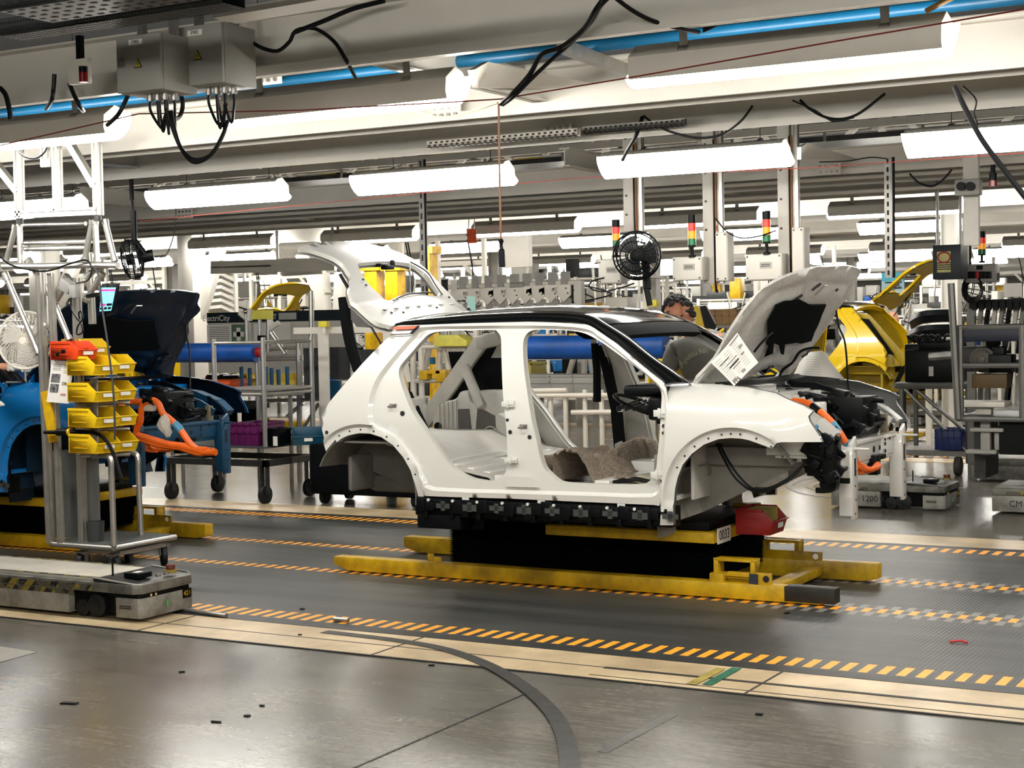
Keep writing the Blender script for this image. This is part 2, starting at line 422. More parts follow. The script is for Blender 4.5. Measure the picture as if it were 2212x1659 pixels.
for ri, (y, x0, nl, x1) in enumerate(((21.9, -4.4, 11, .0), (28.4, -6.2, 12, .0), (32.6, -7, 12, .7), (39.3, -9, 13, .2), (43.5, -10, 13, .9), (50, -13, 13, .4), (55, -14, 13, .1), (62, -17, 13, .6))):
    for i in range(nl):
        place_light((x0-x1-2.36*i*(1 if y < 40 else 1.35), y), 'tiny strip light in the far hall, in row %s from the back wall' % ('nine eight seven six five four three two'.split()[ri]), 'far strip lights, row %s' % ('one two three four five six seven eight'.split()[ri]), ZL+(.25 if y > 35 else .05), 'far' if ri % 2 == 0 else 'near')
# lights behind the camera that light the near floor
for y, n_ in ((-1.2, 5), (2.9, 5)):
    for i in range(n_): place_light((4.4-2.5*i, y), 'strip light of the row behind the viewer', 'strip lights behind the viewer', ZL+.3)
# ---------------------------------------------------------------- long steel beams
def ibeam(y, z0, z1, w=.13, x0=FX0, x1=FX1-.2, name='roof_beam'):
    g = MB(); t = .012
    g.bb(x0, x1, y-w/2, y+w/2, z0, z0+t*1.3); g.bb(x0, x1, y-w/2, y+w/2, z1-t, z1); g.bb(x0, x1, y-.006, y+.006, z0+t, z1-t)
    g.bb(x0, x1, y-w/2-.004, y-w/2, z0-.02, z0+.03)
    return struct(g.build(name, STEEL, smooth=False))
BEAMS = [(6.5, 2.97, 3.26, .16), (8.45, 2.95, 3.2, .16), (8.75, 2.96, 3.05, .1), (10.0, 2.95, 3.15, .16), (13.7, 2.95, 3.17, .14), (14.9, 2.95, 3.15, .14),
         (16.4, 2.95, 3.15, .14), (18.6, 2.93, 3.17, .14), (20.2, 2.95, 3.15, .14), (23, 2.95, 3.15, .14), (24.4, 3, 3.2, .14), (26.5, 3, 3.2, .14), (30, 3, 3.25, .14), (34, 3, 3.25, .14), (37, 3, 3.25, .14), (41, 3.1, 3.3, .14), (46, 3.1, 3.4, .14), (52, 3.2, 3.5, .14), (58, 3.2, 3.5, .14), (65, 3.2, 3.6, .14)]
for i, (y, a, b, w_) in enumerate(BEAMS): ibeam(y, a, b, w_, name='ceiling_beam_%d' % (i+1))
# cross beams along the depth
g = 0
for i, (x, y0, y1, z) in enumerate(((-4.55, 6.5, 8.45, 3.0), (-9.2, 6.5, 10, 3.02), (-1.2, 6.5, 10, 3.02), (-13.5, 5.75, 13, 3.03), (-6.4, 12.3, 16.4, 3.03), (-12.1, 12.3, 16.4, 3.03), (-18, 12.3, 16.4, 3.03), (-9, 18.6, 26.5, 3.03), (-16, 18.6, 26.5, 3.03), (-24, 18.6, 26.5, 3.03), (-4, 18.6, 24, 3.03))):
    struct(MB().bb(x-.05, x+.05, y0, y1, z, z+.012).bb(x-.05, x+.05, y0, y1, z+.15, z+.162).bb(x-.005, x+.005, y0, y1, z, z+.16).build('ceiling_beam_%d' % (len(BEAMS)+1+i), STEEL, smooth=False))

# open trusses high under the roof
for i, (y, z0, z1) in enumerate(((16.8, 3.7, 4.5), (20.5, 3.55, 4.5), (26, 3.6, 4.7), (33, 3.6, 4.9), (42, 3.7, 5.1))):
    g = MB().bb(-60, 8, y-.05, y+.05, z0, z0+.08).bb(-60, 8, y-.05, y+.05, z1-.08, z1)
    x = -59.0
    while x < 7:
        g.bar((x, y, z0), (x+1.0, y, z1), .07, .07).bar((x+1.0, y, z1), (x+2.0, y, z0), .07, .07).bar((x+1.0, y, z0), (x+1.0, y, z1), .09, .09); x += 2.0
    struct(g.build('ceiling_truss_%d' % (i+1), STEEL, smooth=False))
# ---------------------------------------------------------------- the car body (built once, repainted for its neighbours)
def paint(name, col, **k): return mt(name, col, .26, coat=.9, nz=(2, .015), **k)
CWHITE = paint('white_car_paint', (214, 214, 208))
CINNER = mt('grey_primer_inside', (188, 186, 178), .45, nz=(4, .1))  # white inner metal, its shading put into a grey colour
UNDER = mt('grey_underseal', (104, 102, 96), .6, nz=(8, .15))  # shade in the rear arches and underfloor, put into a darker grey
CSTR = paint('white_structure_paint', (214, 213, 207))
CBLACK = mt('gloss_black_paint', (8, 11, 13), .12, coat=1)
TRIMK = mt('black_trim_cloth', (10, 15, 17), .8, nz=(40, .2), spec=.15)
Y0, YC = 8.48, 9.37
def clamp(x, a=0, b=1): return max(a, min(b, x))
def sm(x): x = clamp(x); return x*x*(3-2*x)
XF, XR = -2.15, -6.95       # about the ends of the body
def off(X, Z):
    o = .20*clamp((Z-1.05)/.66)**1.35
    o += .03*sm((.72-Z)/.25)
    o += .26*clamp((X+3.15)/1.05)**2 + .17*clamp((-6.15-X)/.75)**2
    return o
def near(px, py, d=0):
    y = Y0
    for _ in range(5):
        p = atY(px, py, y+d); y = Y0+off(p.x, p.z)
    return p
def near2(pts): return [V((p.x, p.z)) for p in (near(*q) for q in pts)]
def resample(pts, step, closed=True):
    n = len(pts); out = []
    for i in range(n if closed else n-1):
        a, b = pts[i], pts[(i+1) % n]; k = max(1, int((b-a).length/step+.5))
        out += [a.lerp(b, j/k) for j in range(k)]
    if not closed: out.append(pts[-1])
    return out
def spl2(pts, k=4, closed=True):
    return [V((q.x, q.y)) for q in spl([V((p[0], p[1], 0)) for p in pts], k, closed)]
def inside(p, poly):
    c = False; n = len(poly); j = n-1; x, y = p
    for i in range(n):
        xi, yi = poly[i]; xj, yj = poly[j]
        if (yi > y) != (yj > y) and x < (xj-xi)*(y-yi)/(yj-yi)+xi: c = not c
        j = i
    return c
def pdist(p, poly, closed=True):
    best = 9; n = len(poly)
    for i in range(n if closed else n-1):
        a = poly[i]; b = poly[(i+1) % n]; d = b-a; l = d.length_squared
        t = clamp((p-a).dot(d)/l) if l else 0; best = min(best, (p-a-d*t).length)
    return best
def panel(outer, holes, fn, step=.045, feats=(), res=.028):
    """triangulated skin over the polygon, mapped through fn(x,z)->3D; returns MB, mapped outer loop, hole loops"""
    outer = resample(outer, res); holes = [resample(h, res) for h in holes]
    vs = []; es = []
    def loop(l, closed=True):
        k = len(vs); vs.extend(l); n = len(l)
        es.extend((k+i, k+(i+1) % n) for i in range(n if closed else n-1))
    loop(outer)
    for h in holes: loop(h)
    for ft in feats: loop([p for p in resample(ft, res, False)], False)
    x0 = min(p.x for p in outer); x1 = max(p.x for p in outer); z0 = min(p.y for p in outer); z1 = max(p.y for p in outer)
    i = 0
    x = x0
    allb = [outer]+holes
    while x < x1:
        z = z0+(step/2 if i % 2 else 0)
        while z < z1:
            p = V((x, z))
            if inside(p, outer) and not any(inside(p, h) for h in holes) and min(pdist(p, l) for l in allb) > step*.45 and all(pdist(p, f, False) > step*.3 for f in feats): vs.append(p)
            z += step
        x += step; i += 1
    r = delaunay_2d_cdt(vs, es, [], 0, 1e-5)
    V2, T = r[0], r[2]
    g = MB(); keep = []
    for t in T:
        c = V((0, 0))
        for k in t: c += V2[k]
        c /= len(t)
        if inside(c, outer) and not any(inside(c, h) for h in holes): keep.append(t)
    g.add([fn(p.x, p.y) for p in V2], keep)
    return g, outer, holes
def flange(g, loop, fn, steps):
    """rings that run inward from a boundary: steps = [(shrink, depth), ...]; shrink moves the loop along its own normal, depth moves +Y"""
    n = len(loop); area = sum(loop[i].x*loop[(i+1) % n].y-loop[(i+1) % n].x*loop[i].y for i in range(n)); sg = 1 if area > 0 else -1
    rings = [[fn(p.x, p.y) for p in loop]]
    for (s_, d) in steps:
        rg = []
        for i, p in enumerate(loop):
            t = loop[(i+1) % n]-loop[i-1]; t = t.normalized() if t.length > 1e-9 else V((1, 0)); nn = V((-t.y, t.x))*sg
            q = p+nn*s_; P = fn(q.x, q.y); rg.append(P+V((0, d, 0)))
        rings.append(rg)
    vs = [p for r in rings for p in r]; fs = []
    for k in range(len(rings)-1):
        for i in range(n):
            j = (i+1) % n; fs.append((k*n+i, k*n+j, (k+1)*n+j, (k+1)*n+i))
    g.add(vs, fs)
def mir(g):
    h = MB(); h.v = [V((p.x, 2*YC-p.y, p.z)) for p in g.v]; h.f = [tuple(reversed(f)) for f in g.f]; h.m = list(g.m); return h
def mp(p): return V((p.x, 2*YC-p.y, p.z))

ARCH_R = [(723, 956), (733, 948), (748, 941), (772, 936), (795, 937), (820, 945), (845, 962), (867, 988), (884, 1018), (893, 1047), (898, 1066), (904, 1090)]
OUT_BODY = [(857, 703), (843, 724), (812, 755), (782, 786), (744, 830), (712, 868), (702, 885), (694.5, 899.5), (699, 914), (695, 926), (700, 945), (696, 962), (700, 975), (712, 960), (721, 950)]
LIP_R = [(p[0], p[1]) for p in ARCH_R]
SILL = [(909, 1092), (912, 1071), (954, 1073), (1100, 1077), (1200, 1081.5), (1414, 1091)]
APIL = [(1424, 1093), (1437, 1051), (1440, 984), (1446, 917), (1447, 885), (1438, 836), (1433, 830), (1408, 807.5), (1375, 779), (1332, 742), (1288.5, 712), (1276, 702), (1209, 697), (1142, 695), (1075, 696.5), (1000, 698.5), (907.6, 702)]
DOOR_R = [(907, 735), (925, 720.6), (958, 715.5), (1055, 713), (1068, 716), (1076, 727), (1077.5, 743), (1078.5, 787), (1080, 830), (1083, 873.6), (1087.5, 917), (1090, 960), (1091, 993), (1089, 1015), (1078, 1033), (1055, 1040), (1023, 1037), (999, 1029), (981.5, 1018), (962, 1002), (947, 982), (925, 950), (903, 917), (882, 884.5), (869, 852), (860, 826), (856, 808), (860, 790), (884, 761)]
DOOR_F = [(1125, 741), (1126, 784.6), (1133.5, 845), (1142, 901.6), (1152, 945), (1162, 992), (1170, 1012), (1180, 1023), (1191, 1033), (1206, 1042), (1234, 1045), (1288.5, 1047), (1375, 1048), (1399, 1039.5), (1408, 1027), (1413, 1013), (1416, 982), (1421, 928), (1423.5, 880), (1424.5, 852), (1420, 839), (1410, 828), (1393, 812), (1364.5, 790), (1332, 766), (1301.5, 744), (1273, 727), (1252, 718.5), (1223, 714), (1180, 712.5), (1158, 712), (1142, 715), (1131, 724)]
JAMB = [(912, 707), (890, 725), (868, 748), (845, 775), (825, 800), (815, 815), (804, 838), (796, 868), (795, 900), (799, 922), (830, 935), (862, 960), (890, 1000), (912, 1040), (935, 1060), (1100, 1066), (1200, 1069), (1300, 1072), (1408, 1074), (1426, 1050), (1432, 984), (1436, 917), (1438, 870), (1434, 845), (1405, 815), (1370, 785), (1330, 752), (1290, 724), (1268, 711), (1200, 704), (1075, 703.5), (1000, 704.5)]
def edge_in(p, poly, w=.014):
    return sm(pdist(p, poly)/w) if inside(p, poly) else 0.0
jamb2 = spl2(near2(JAMB), 2)
arch_out = near2(ARCH_R)
lipc = V((0, 0))
AC = V((0, 0)); RA = .4
def body_fn(x, z):
    p = V((x, z)); d = off(x, z)
    d += .030*edge_in(p, jamb2, .02)
    r = (p-AC).length
    if z > .55: d += .02*(1-sm((r-RA-.045)/.014))
    # crease across the quarter panel
    return V((x, Y0+d, z))
outer2 = near2(OUT_BODY+ARCH_R+SILL+APIL)
holes2 = [spl2(near2(DOOR_R), 3), spl2(near2(DOOR_F), 3)]
sh = []
for h in holes2:      # panel opening a little larger than the visible one
    sh.append(h)
def fitc(pts):
    import numpy as np
    A = np.array([[p.x, p.y, 1] for p in pts]); b = np.array([p.x*p.x+p.y*p.y for p in pts]); q = np.linalg.lstsq(A, b, rcond=None)[0]
    return V((q[0]/2, q[1]/2)), math.sqrt(q[2]+q[0]**2/4+q[1]**2/4)
AC, RA = fitc(near2(ARCH_R[2:-1]))
def arcpts(c, r, poly, k=60):
    runs = [[]]
    for i in range(k+1):
        a = PI*(1.1-1.2*i/k); p = c+V((math.cos(a), math.sin(a)))*r
        if inside(p, poly) and pdist(p, poly) > .006: runs[-1].append(p)
        elif runs[-1]: runs.append([])
    return [q for q in runs if len(q) > 1]
def inset(poly, d):
    n = len(poly); ar = sum(poly[i].x*poly[(i+1) % n].y-poly[(i+1) % n].x*poly[i].y for i in range(n)); sg = 1 if ar > 0 else -1; o = []
    for i, p in enumerate(poly):
        t = (poly[(i+1) % n]-poly[i-1]).normalized(); q = p+V((-t.y, t.x))*sg*d
        if inside(q, poly) and pdist(q, poly) > d*.85: o.append(q)
    return o
archring = [AC+V((math.cos(a), math.sin(a)))*.385 for a in [PI*(.97-.94*i/40) for i in range(41)]]
archring = [p for p in archring if inside(p, outer2)]
jin = inset(resample(jamb2, .03), .02)
gside, so, sh = panel(outer2, sh, body_fn, .05, [resample(jamb2, .03)+[jamb2[0]], jin+[jin[0]]]+arcpts(AC, RA+.045, outer2)+arcpts(AC, RA+.059, outer2))
skin_side = MB(); skin_side.v = list(gside.v); skin_side.f = list(gside.f); skin_side.m = list(gside.m)
for h in sh: flange(skin_side, h, body_fn, [(-.012, .012), (-.016, .03), (-.018, .075)])
def open_flange(g, loop, fn, depth):
    ps = [fn(p.x, p.y) for p in loop]; n = len(ps)
    g.add(ps+[p+V((0, depth, 0)) for p in ps], [(i, i+1, n+i+1, n+i) for i in range(n-1)])
open_flange(skin_side, resample(arch_out, .03, False), body_fn, .05)
open_flange(skin_side, resample(near2(OUT_BODY), .03, False), body_fn, .05)
open_flange(skin_side, resample(near2(SILL+[(1424, 1093)]), .03, False), body_fn, .06)

def build_car():
    base = V((-4.6, YC, 0))
    t = thing('car_body', 'proto', 'car', base)
    # --- near and far body sides
    for h, nm in ((skin_side, 'body_side'), (mir(skin_side), 'body_side')):
        o = h.build(nm, CWHITE, t, ang=50)
        if nm == 'body_side' and h is skin_side: side_obj = o
    # inner skins of the far side and near side (grey, a hand's breadth in)
    def inner_fn(x, z): return V((x, Y0+off(x, z)+.085, z))
    gi, _, hh = panel([p for p in near2([(875, 712), (845, 745), (790, 810), (760, 880), (830, 900), (870, 935), (905, 1000), (915, 1065), (1000, 1070), (1200, 1075), (1420, 1085), (1432, 1000), (1436, 880), (1428, 838), (1370, 786), (1290, 722), (1200, 704), (1000, 704)])], [[p for p in h] for h in holes2], inner_fn, .08)
    for h in (gi, mir(gi)): h.build('inner_side', CINNER, t)
    # --- roof: black skin from cant rail to cant rail with front header and pillars
    rail = near2([(852, 704), (870, 701.5), (907.6, 701), (1000, 697.5), (1075, 695.5), (1142, 694), (1209, 696), (1260, 699), (1288.5, 711), (1332, 741.5), (1375, 778.5), (1408, 807), (1433, 831)])
    rail = spl2(rail, 4, False)
    up_ = near2([(858, 700), (881, 692.5), (910, 688), (1000, 679.5), (1075, 675.5), (1142, 673), (1209, 673), (1265, 680), (1301.5, 700), (1345, 728), (1397, 769.5), (1440.5, 800), (1479.5, 830)])
    up_ = spl2(up_, 4, False)
    # pillar / cant rail strip, in plan the upper edge lies further in
    def strip(k):
        g = MB(); n = len(rail)
        for q in (0, .33, .66, 1.0): pass
        rows = []
        for a, b in zip(rail, up_):
            A = V((a.x, Y0+off(a.x, a.y)-.004, a.y)); B = V((b.x, Y0+off(b.x, b.y)+.075, b.y))
            mid = (A+B)/2+V((0, -.018, .012)); rows.append([A+V((0, .03, -.006)), A, A.lerp(mid, .6)+V((0, -.005, .004)), mid, mid.lerp(B, .5)+V((0, -.006, .005)), B, B+V((0, .05, -.01))])
        g.loft(rows, False, False)
        return g
    st = strip(0)
    st.build('roof_rail', CBLACK, t, ang=60); mir(st).build('roof_rail', CBLACK, t, ang=60)
    # roof skin between the rails, front edge at the header
    ru = [p for p in up_ if p.x < near(1305, 700).x]
    rows = []
    NW = 14
    xh = ru[-1].x
    for i, p in enumerate(ru):
        ya = Y0+off(p.x, p.y)+.07; yb = 2*YC-ya; row = []
        tt = i/(len(ru)-1)
        for j in range(NW+1):
            s_ = j/NW; c = 4*s_*(1-s_)
            row.append(V((p.x+c*(.09*sm((tt-.75)/.25))-c*.05*sm((.2-tt)/.2), ya+(yb-ya)*s_, p.y+(.045-.032*sm((tt-.5)/.5))*c**.8)))
        rows.append(row)
    MB().loft(rows, False, False).build('roof_skin', CBLACK, t, ang=60)
    # underside of roof and headliner edge
    rows2 = [[q+V((0, 0, -.035)) for q in r] for r in rows]
    MB().loft(rows2, False, False).build('headliner', TRIMK, t)
    hd = rows[-1]
    g = MB()
    prof = [(0, -.005), (.05, -.03), (.09, -.075), (.03, -.10), (-.16, -.09), (-.24, -.045)]
    g.loft([[q+V((dx, 0, dz)) for q in hd] for dx, dz in prof], False, False)
    g.build('front_header', TRIMK, t)
    g = MB().loft([[q+V((dx, 0, dz)) for q in rows[2]] for dx, dz in ((-.02, -.01), (-.05, -.05), (-.02, -.09), (.1, -.07))], False, False)
    g.build('rear_header', CWHITE, t)
    # orange and white sticker at the top of the C pillar
    def sticker(pts, d): return [near(*q)+V((0, -d, 0)) for q in pts]
    MB().add(sticker([(851, 712), (857, 705.5), (908, 703), (899, 710)], .022), [(0, 1, 2, 3)]).build('pillar_sticker', mt('orange_film', (232, 92, 44), .4), t, solid=.001, label='orange film strip on the pillar top')
    MB().add(sticker([(898, 710), (907, 703), (912, 703), (896, 721.5), (847, 724), (848, 722), (889, 720)], .0225), [(0, 1, 2, 3, 6), (6, 3, 4, 5)]).build('pillar_sticker', CBLACK, t, label='black edge of the pillar film')
    # --- front fender
    FO = [(1434, 833), (1478, 830), (1534.6, 832), (1601.5, 838), (1668, 850), (1702, 864), (1735, 876), (1757, 888), (1747, 899), (1748.7, 908), (1769, 938.5), (1776, 954.5), (1690, 954.5), (1680, 957), (1667, 969), (1650, 962.5), (1635, 957), (1618, 951), (1601.5, 947.7), (1578, 946), (1551, 948.7), (1521, 960), (1494, 980.5), (1474, 1004), (1462.6, 1030.7), (1456.5, 1057), (1454.5, 1084), (1456, 1134), (1427.5, 1134), (1430, 1051), (1436, 984), (1441, 917), (1441.5, 885)]
    FC, RL = fitc(near2([(1650, 962.5), (1635, 957), (1618, 951), (1601.5, 947.7), (1578, 946), (1551, 948.7), (1521, 960), (1494, 980.5), (1474, 1004), (1462.6, 1030.7)]))
    fp = near2(FO)
    def fender_fn(x, z):
        q = V((x, z)); d = off(x, z)-.012; r = (q-FC).length
        d += .02*(1-sm((r-RL-.045)/.014)) if z > .6 else 0
        d -= .012*math.exp(-((r-RL-.07)/.09)**2)*sm((z-.72)/.2)*sm((-2.6-x)/.4)   # swollen arch
        d += .13*clamp((z-1.17)/.14)**1.6                                # rolls over to the bonnet line
        return V((x, Y0+d, z))
    rings_ = arcpts(FC, RL+.045, fp)+arcpts(FC, RL+.059, fp)
    gf, fo, _ = panel(fp, [], fender_fn, .045, rings_)
    op = [V((q.x, q.y)) for q in fo]; n = len(op)
    ps = [fender_fn(q.x, q.y) for q in op]
    gf.add(ps+[q+V((0, .03, 0)) for q in ps], [(i, (i+1) % n, n+(i+1) % n, n+i) for i in range(n)])
    fgrp = [gf, mir(gf)]
    for h in fgrp: h.build('front_fender', CWHITE, t, ang=50)
    li = MB(); li.v = [p+V((0, .007, 0)) for p in gf.v]; li.f = list(gf.f); li.m = list(gf.m)  # copy of the fender skin, shade of the inside put into its colour
    for h in (li, mir(li)): h.build('fender_inside', mt('grey_inner_fender', (112, 114, 114), .5), t)
    # bolt holes along arch lips
    g = MB()
    for a in (150, 138, 126, 112, 100, 92, 84, 70, 56, 44):
        q = FC+V((math.cos(math.radians(a)), math.sin(math.radians(a))))*(RL+.022); P = fender_fn(q.x, q.y)
        g.cyl(P+V((0, .002, 0)), P-V((0, .0025, 0)), .006, 10)
    RR = RA
    for a in (35, 50, 64, 78, 92, 104, 116, 20):
        q = AC+V((math.cos(math.radians(a)), math.sin(math.radians(a))))*(RR+.022); P = body_fn(q.x, q.y)
        g.cyl(P+V((0, .002, 0)), P-V((0, .0025, 0)), .006, 10)
    for px, py, r in ((1346+.0, 0, 0),): pass
    for q, r in (((864, 894), .017), ((1097, 934), .013), ((1139, 945), .013), ((1091, 908), .010), ((1430, 921), .012), ((1429, 936), .010), ((1431, 1040), .012), ((706, 934), .012)):
        P = near(*q); g.cyl(body_fn(P.x, P.z)+V((0, .006, 0)), body_fn(P.x, P.z)-V((0, .004, 0)), r, 14)
    g.build('panel_hole', mt('dark_hole', (20, 22, 22), .7), t)
    # sill label plate
    q = [near(*p) for p in ((1088, 1052), (1092, 1029), (1145, 1031), (1162, 1054))]
    MB().add([body_fn(p.x, p.z)-V((0, .006, 0)) for p in q], [(0, 1, 2, 3)]).build('sill_plate', CWHITE, t, solid=.006)
    P = near(1117, 1039); P = body_fn(P.x, P.z)-V((0, .0075, 0)); LBL = mt('faint_label_print', (150, 150, 144), .6)
    g = MB(); s_ = V((.0, 0, 0))
    g.add([P+V((x, 0, z)) for x, z in ((-.035, -.016), (.035, -.016), (.035, .016), (-.035, .016))], [(0, 1, 2, 3)])
    g.build('label', PAPER, t)
    g = MB()
    for dx, dz, w_, h_ in ((0, .005, .016, .003), (0, -.003, .004, .016), (0, -.011, .03, .002), (-.05, .004, .006, .008), (-.05, -.006, .006, .005)): g.bb(P.x+dx-w_/2, P.x+dx+w_/2, P.y-.001, P.y, P.z+dz-h_/2, P.z+dz+h_/2)
    g.build('label_print', DKSTEEL, t)
    # --- hinges and strikers
    def hinge(px, py, w_, h_):
        P = near(px, py); B_ = body_fn(P.x, P.z)
        g = MB().box(B_+V((0, -.012, 0)), (w_, .02, h_)).box(B_+V((-w_*.7, -.03, 0)), (w_*.7, .012, h_*.8)).cyl(B_+V((-w_*.35, -.025, -h_*.6)), B_+V((-w_*.35, -.025, h_*.6)), .009, 8)
        for k in (-1, 1): g.cyl(B_+V((.012*k, -.02, 0)), B_+V((.012*k, -.03, 0)), .007, 8)
        g.build('door_hinge', CWHITE, t, bev=.002)
    hinge(1100, 873, .05, .04); hinge(1106, 995, .05, .035); hinge(1428, 893, .045, .05); hinge(1424, 1026, .05, .05)
    for q in ((844, 877), (1126, 922)):
        P = near(*q); B_ = body_fn(P.x, P.z)
        MB().box(B_+V((0, -.002, 0)), (.05, .006, .025)).tube(spl([B_+V((-.015, 0, -.012)), B_+V((-.02, -.035, -.006)), B_+V((.012, -.035, .006)), B_+V((.02, 0, .01))], 4), .0045, 6).build('door_striker', GALV, t)
    # --- black rocker support under the sill
    g = MB(); A_ = near(897, 1100); B_ = near(1452, 1138)
    x0, x1 = A_.x, B_.x
    def zline(f): return .545+.0*f
    zt = near(1150, 1080).z
    g.bb(x0, x1, Y0+.03, Y0+.16, zt-.13, zt-.012)
    g.bb(x0+.05, x1-.02, Y0+.005, Y0+.05, zt-.05, zt-.018)
    g.bb(x0+.02, x0+.34, Y0+.02, Y0+.2, zt-.21, zt-.12)
    n = 26
    for i in range(n):
        x = x0+.06+(x1-x0-.1)*i/n; k = R.random()
        g.box((x, Y0+.012, zt-.05-.03*k), (.05+.04*R.random(), .03, .05+.05*R.random()), M.Rotation((R.random()-.5)*.3, 3, 'Y'))
        if i % 3 == 0: g.box((x+.03, Y0+.02, zt-.115), (.03, .03, .05))
    g.build('rocker_bracket', BLACK, t, bev=.003)
    for i in range(9):
        x = x0+.18+i*.195; g = MB(); g.bb(x, x+.10, Y0-.006, Y0+.0, zt-.075-.01*(i % 2), zt-.045); g.bb(x+.035, x+.065, Y0-.006, Y0, zt-.09, zt-.03)
        g.build('rocker_clip', mt('grey_clip', (66, 68, 66), .5), t)
    g = MB()
    for i in range(10):
        x = x0+.12+i*.18; g.cyl((x, Y0+.004, zt-.026), (x, Y0-.006, zt-.026), .010, 10)
        g.bb(x+.06, x+.11, Y0+.015, Y0+.02, zt-.03, zt) if i % 3 == 1 else None
    g.build('rocker_bolt', CWHITE, t)
    # --- floor pan, tunnel, bulkheads
    zs = zt+.075
    g = MB().bb(near(915, 1060).x, near(1440, 1060).x, Y0+.08, 2*YC-Y0-.08, zs-.06, zs-.03)
    g.bb(-5.9, -3.4, YC-.13, YC+.13, zs-.03, zs+.11); g.bb(-5.0, -4.88, Y0+.1, 2*YC-Y0-.1, zs-.03, zs+.06); g.bb(-4.3, -4.2, Y0+.1, 2*YC-Y0-.1, zs-.03, zs+.05)
    g.build('floor_pan', CWHITE, t, bev=.006)
    # rear seat step and boot floor
    xs = near(1000, 1000).x
    g = MB().loft([[V((x, y, z)) for y in (Y0+.12, 2*YC-Y0-.12)] for x, z in ((xs+.22, zs-.03), (xs+.12, zs+.05), (xs-.1, zs+.09), (xs-.3, zs+.12), (xs-.55, zs+.25), (xs-1.15, zs+.25))], False, False)
    g.build('seat_pan', CINNER, t, solid=.012)
    g = MB()
    for k in range(4): g.bb(xs-.34+.12*k, xs-.28+.12*k, Y0+.2, 2*YC-Y0-.2, zs+.1-.02*k, zs+.13-.02*k)
    g.build('seat_rail', CWHITE, t, bev=.01)
    # inner wheel houses at the rear
    for sg in (-1, 1):
        y1 = YC+sg*(YC-Y0-.10); y2 = YC+sg*(YC-Y0-.42); yo = YC+sg*(YC-Y0-.03)
        g = MB(); rings = []
        for y, r in ((yo, .40), (y1, .395), ((y1+y2)/2, .39), (y2+sg*.06, .37), (y2, .30)):
            rings.append([V((AC.x+r*math.cos(a), y, AC.y+r*1.04*math.sin(a))) for a in [PI*(.86-.90*i/20) for i in range(21)]])
        g.loft(rings, False, False); g.add(rings[-1], [tuple(range(len(rings[-1])))])
        g.build('wheel_house', UNDER, t, solid=.008)
        # strut tower
        g = MB().prism([V((AC.x+.02, y2, AC.y+.3)), V((AC.x+.26, y2, AC.y+.3)), V((AC.x+.24, y2, AC.y+.62)), V((AC.x+.06, y2, AC.y+.62))], (0, sg*.2, 0))
        g.build('strut_tower', CINNER, t, bev=.03)
        if sg > 0:      # braces of the far C pillar
            yq = 2*YC-Y0-.24
            g = MB().bar(atY(915, 915, yq), atY(1040, 738, yq), .05, .12, (1, 0, 0)).bar(atY(1032, 742, yq), atY(1090, 728, yq-.1), .05, .1).bar(atY(1003, 790, yq-.1), atY(1040, 880, yq-.2), .05, .07, (1, 0, 0))
            g.build('pillar_brace', CINNER, t, bev=.012)
            MB().prism([atY(px, py, yq+.06) for px, py in ((955, 880), (1035, 745), (1095, 735), (1098, 860))], (0, .02, 0)).build('quarter_trim', TRIMK, t)
        # black belts
        MB().bar(atY(880, 850, YC+sg*.58), atY(948, 995, YC+sg*.62), .03, .055, (1, 0, 0)).cyl(atY(888, 870, YC+sg*.58), atY(896, 888, YC+sg*.58), .04, 10).build('rear_belt', TRIMK, t)
    # far wheel house, pad, ring and seat bracket seen through the rear door
    yw = 2*YC-Y0-.42; F_ = lambda px, py, d=0: atY(px, py, yw-d)
    MB().prism([F_(*q) for q in ((933, 962), (932, 905), (942, 880), (962, 867), (984, 862), (989, 846), (1011, 842), (1017, 868), (1050, 878), (1100, 905), (1100, 962))], (0, .2, 0)).build('wheel_house', CINNER, t, bev=.03)
    MB().prism([F_(*q, .01) for q in ((989, 884), (1012, 883), (1020, 954), (991, 954))], (0, .008, 0)).build('damping_pad', mt('dark_damping_pad', (84, 82, 82), .7), t)
    c = F_(1060, 938, .01)
    for r_ in (.055, .03): MB().tube([c+V((r_*math.cos(a), 0, r_*math.sin(a))) for a in [2*PI*i/22 for i in range(22)]], .006, 6, closed=True).build('pressed_ring', CINNER, t)
    c = F_(945, 921, .01); MB().cyl(c, c+V((0, .02, 0)), .03, 16).build('grommet', TRIMK, t)
    MB().prism([F_(942, 957, .05), F_(1092, 955, .05), F_(1092, 961, .05), F_(942, 963, .05)], (0, .05, 0)).build('foam_edge', mt('cream_foam_edge', (206, 184, 146), .7), t)
    b_ = [F_(*q, .15) for q in ((988, 940), (993, 935), (1000, 936), (1003, 943), (1004, 970), (1018, 990), (1012, 998), (1000, 990), (984, 984), (990, 968))]
    MB().prism(b_, (0, .015, 0)).build('seat_bracket', mt('dark_bracket', (88, 80, 74), .45, .4), t, bev=.003)
    c = F_(995, 943, .152); MB().cyl(c, c-V((0, .003, 0)), .014, 14).build('bracket_hole', MATS.get('dark_hole', BLACK), t)
    g = MB()
    for k in range(5): g.tube([F_(950+9*k, 872-2*k, .012), F_(951+9*k, 955, .012)], .003, 5)
    g.build('pressed_seam', mt('seam_sealer', (140, 138, 130), .6), t)
    # under-floor tank seen through the rear arch
    P = near(800, 1010)
    MB().bb(P.x-.33, P.x+.25, Y0+.42, 2*YC-Y0-.42, zs-.12, AC.y+.1).build('rear_floor_well', UNDER, t, bev=.05)
    MB().bb(P.x-.30, P.x-.26, Y0+.16, 2*YC-Y0-.16, AC.y+.0, AC.y+.24).build('rear_cross_panel', UNDER, t, bev=.02)
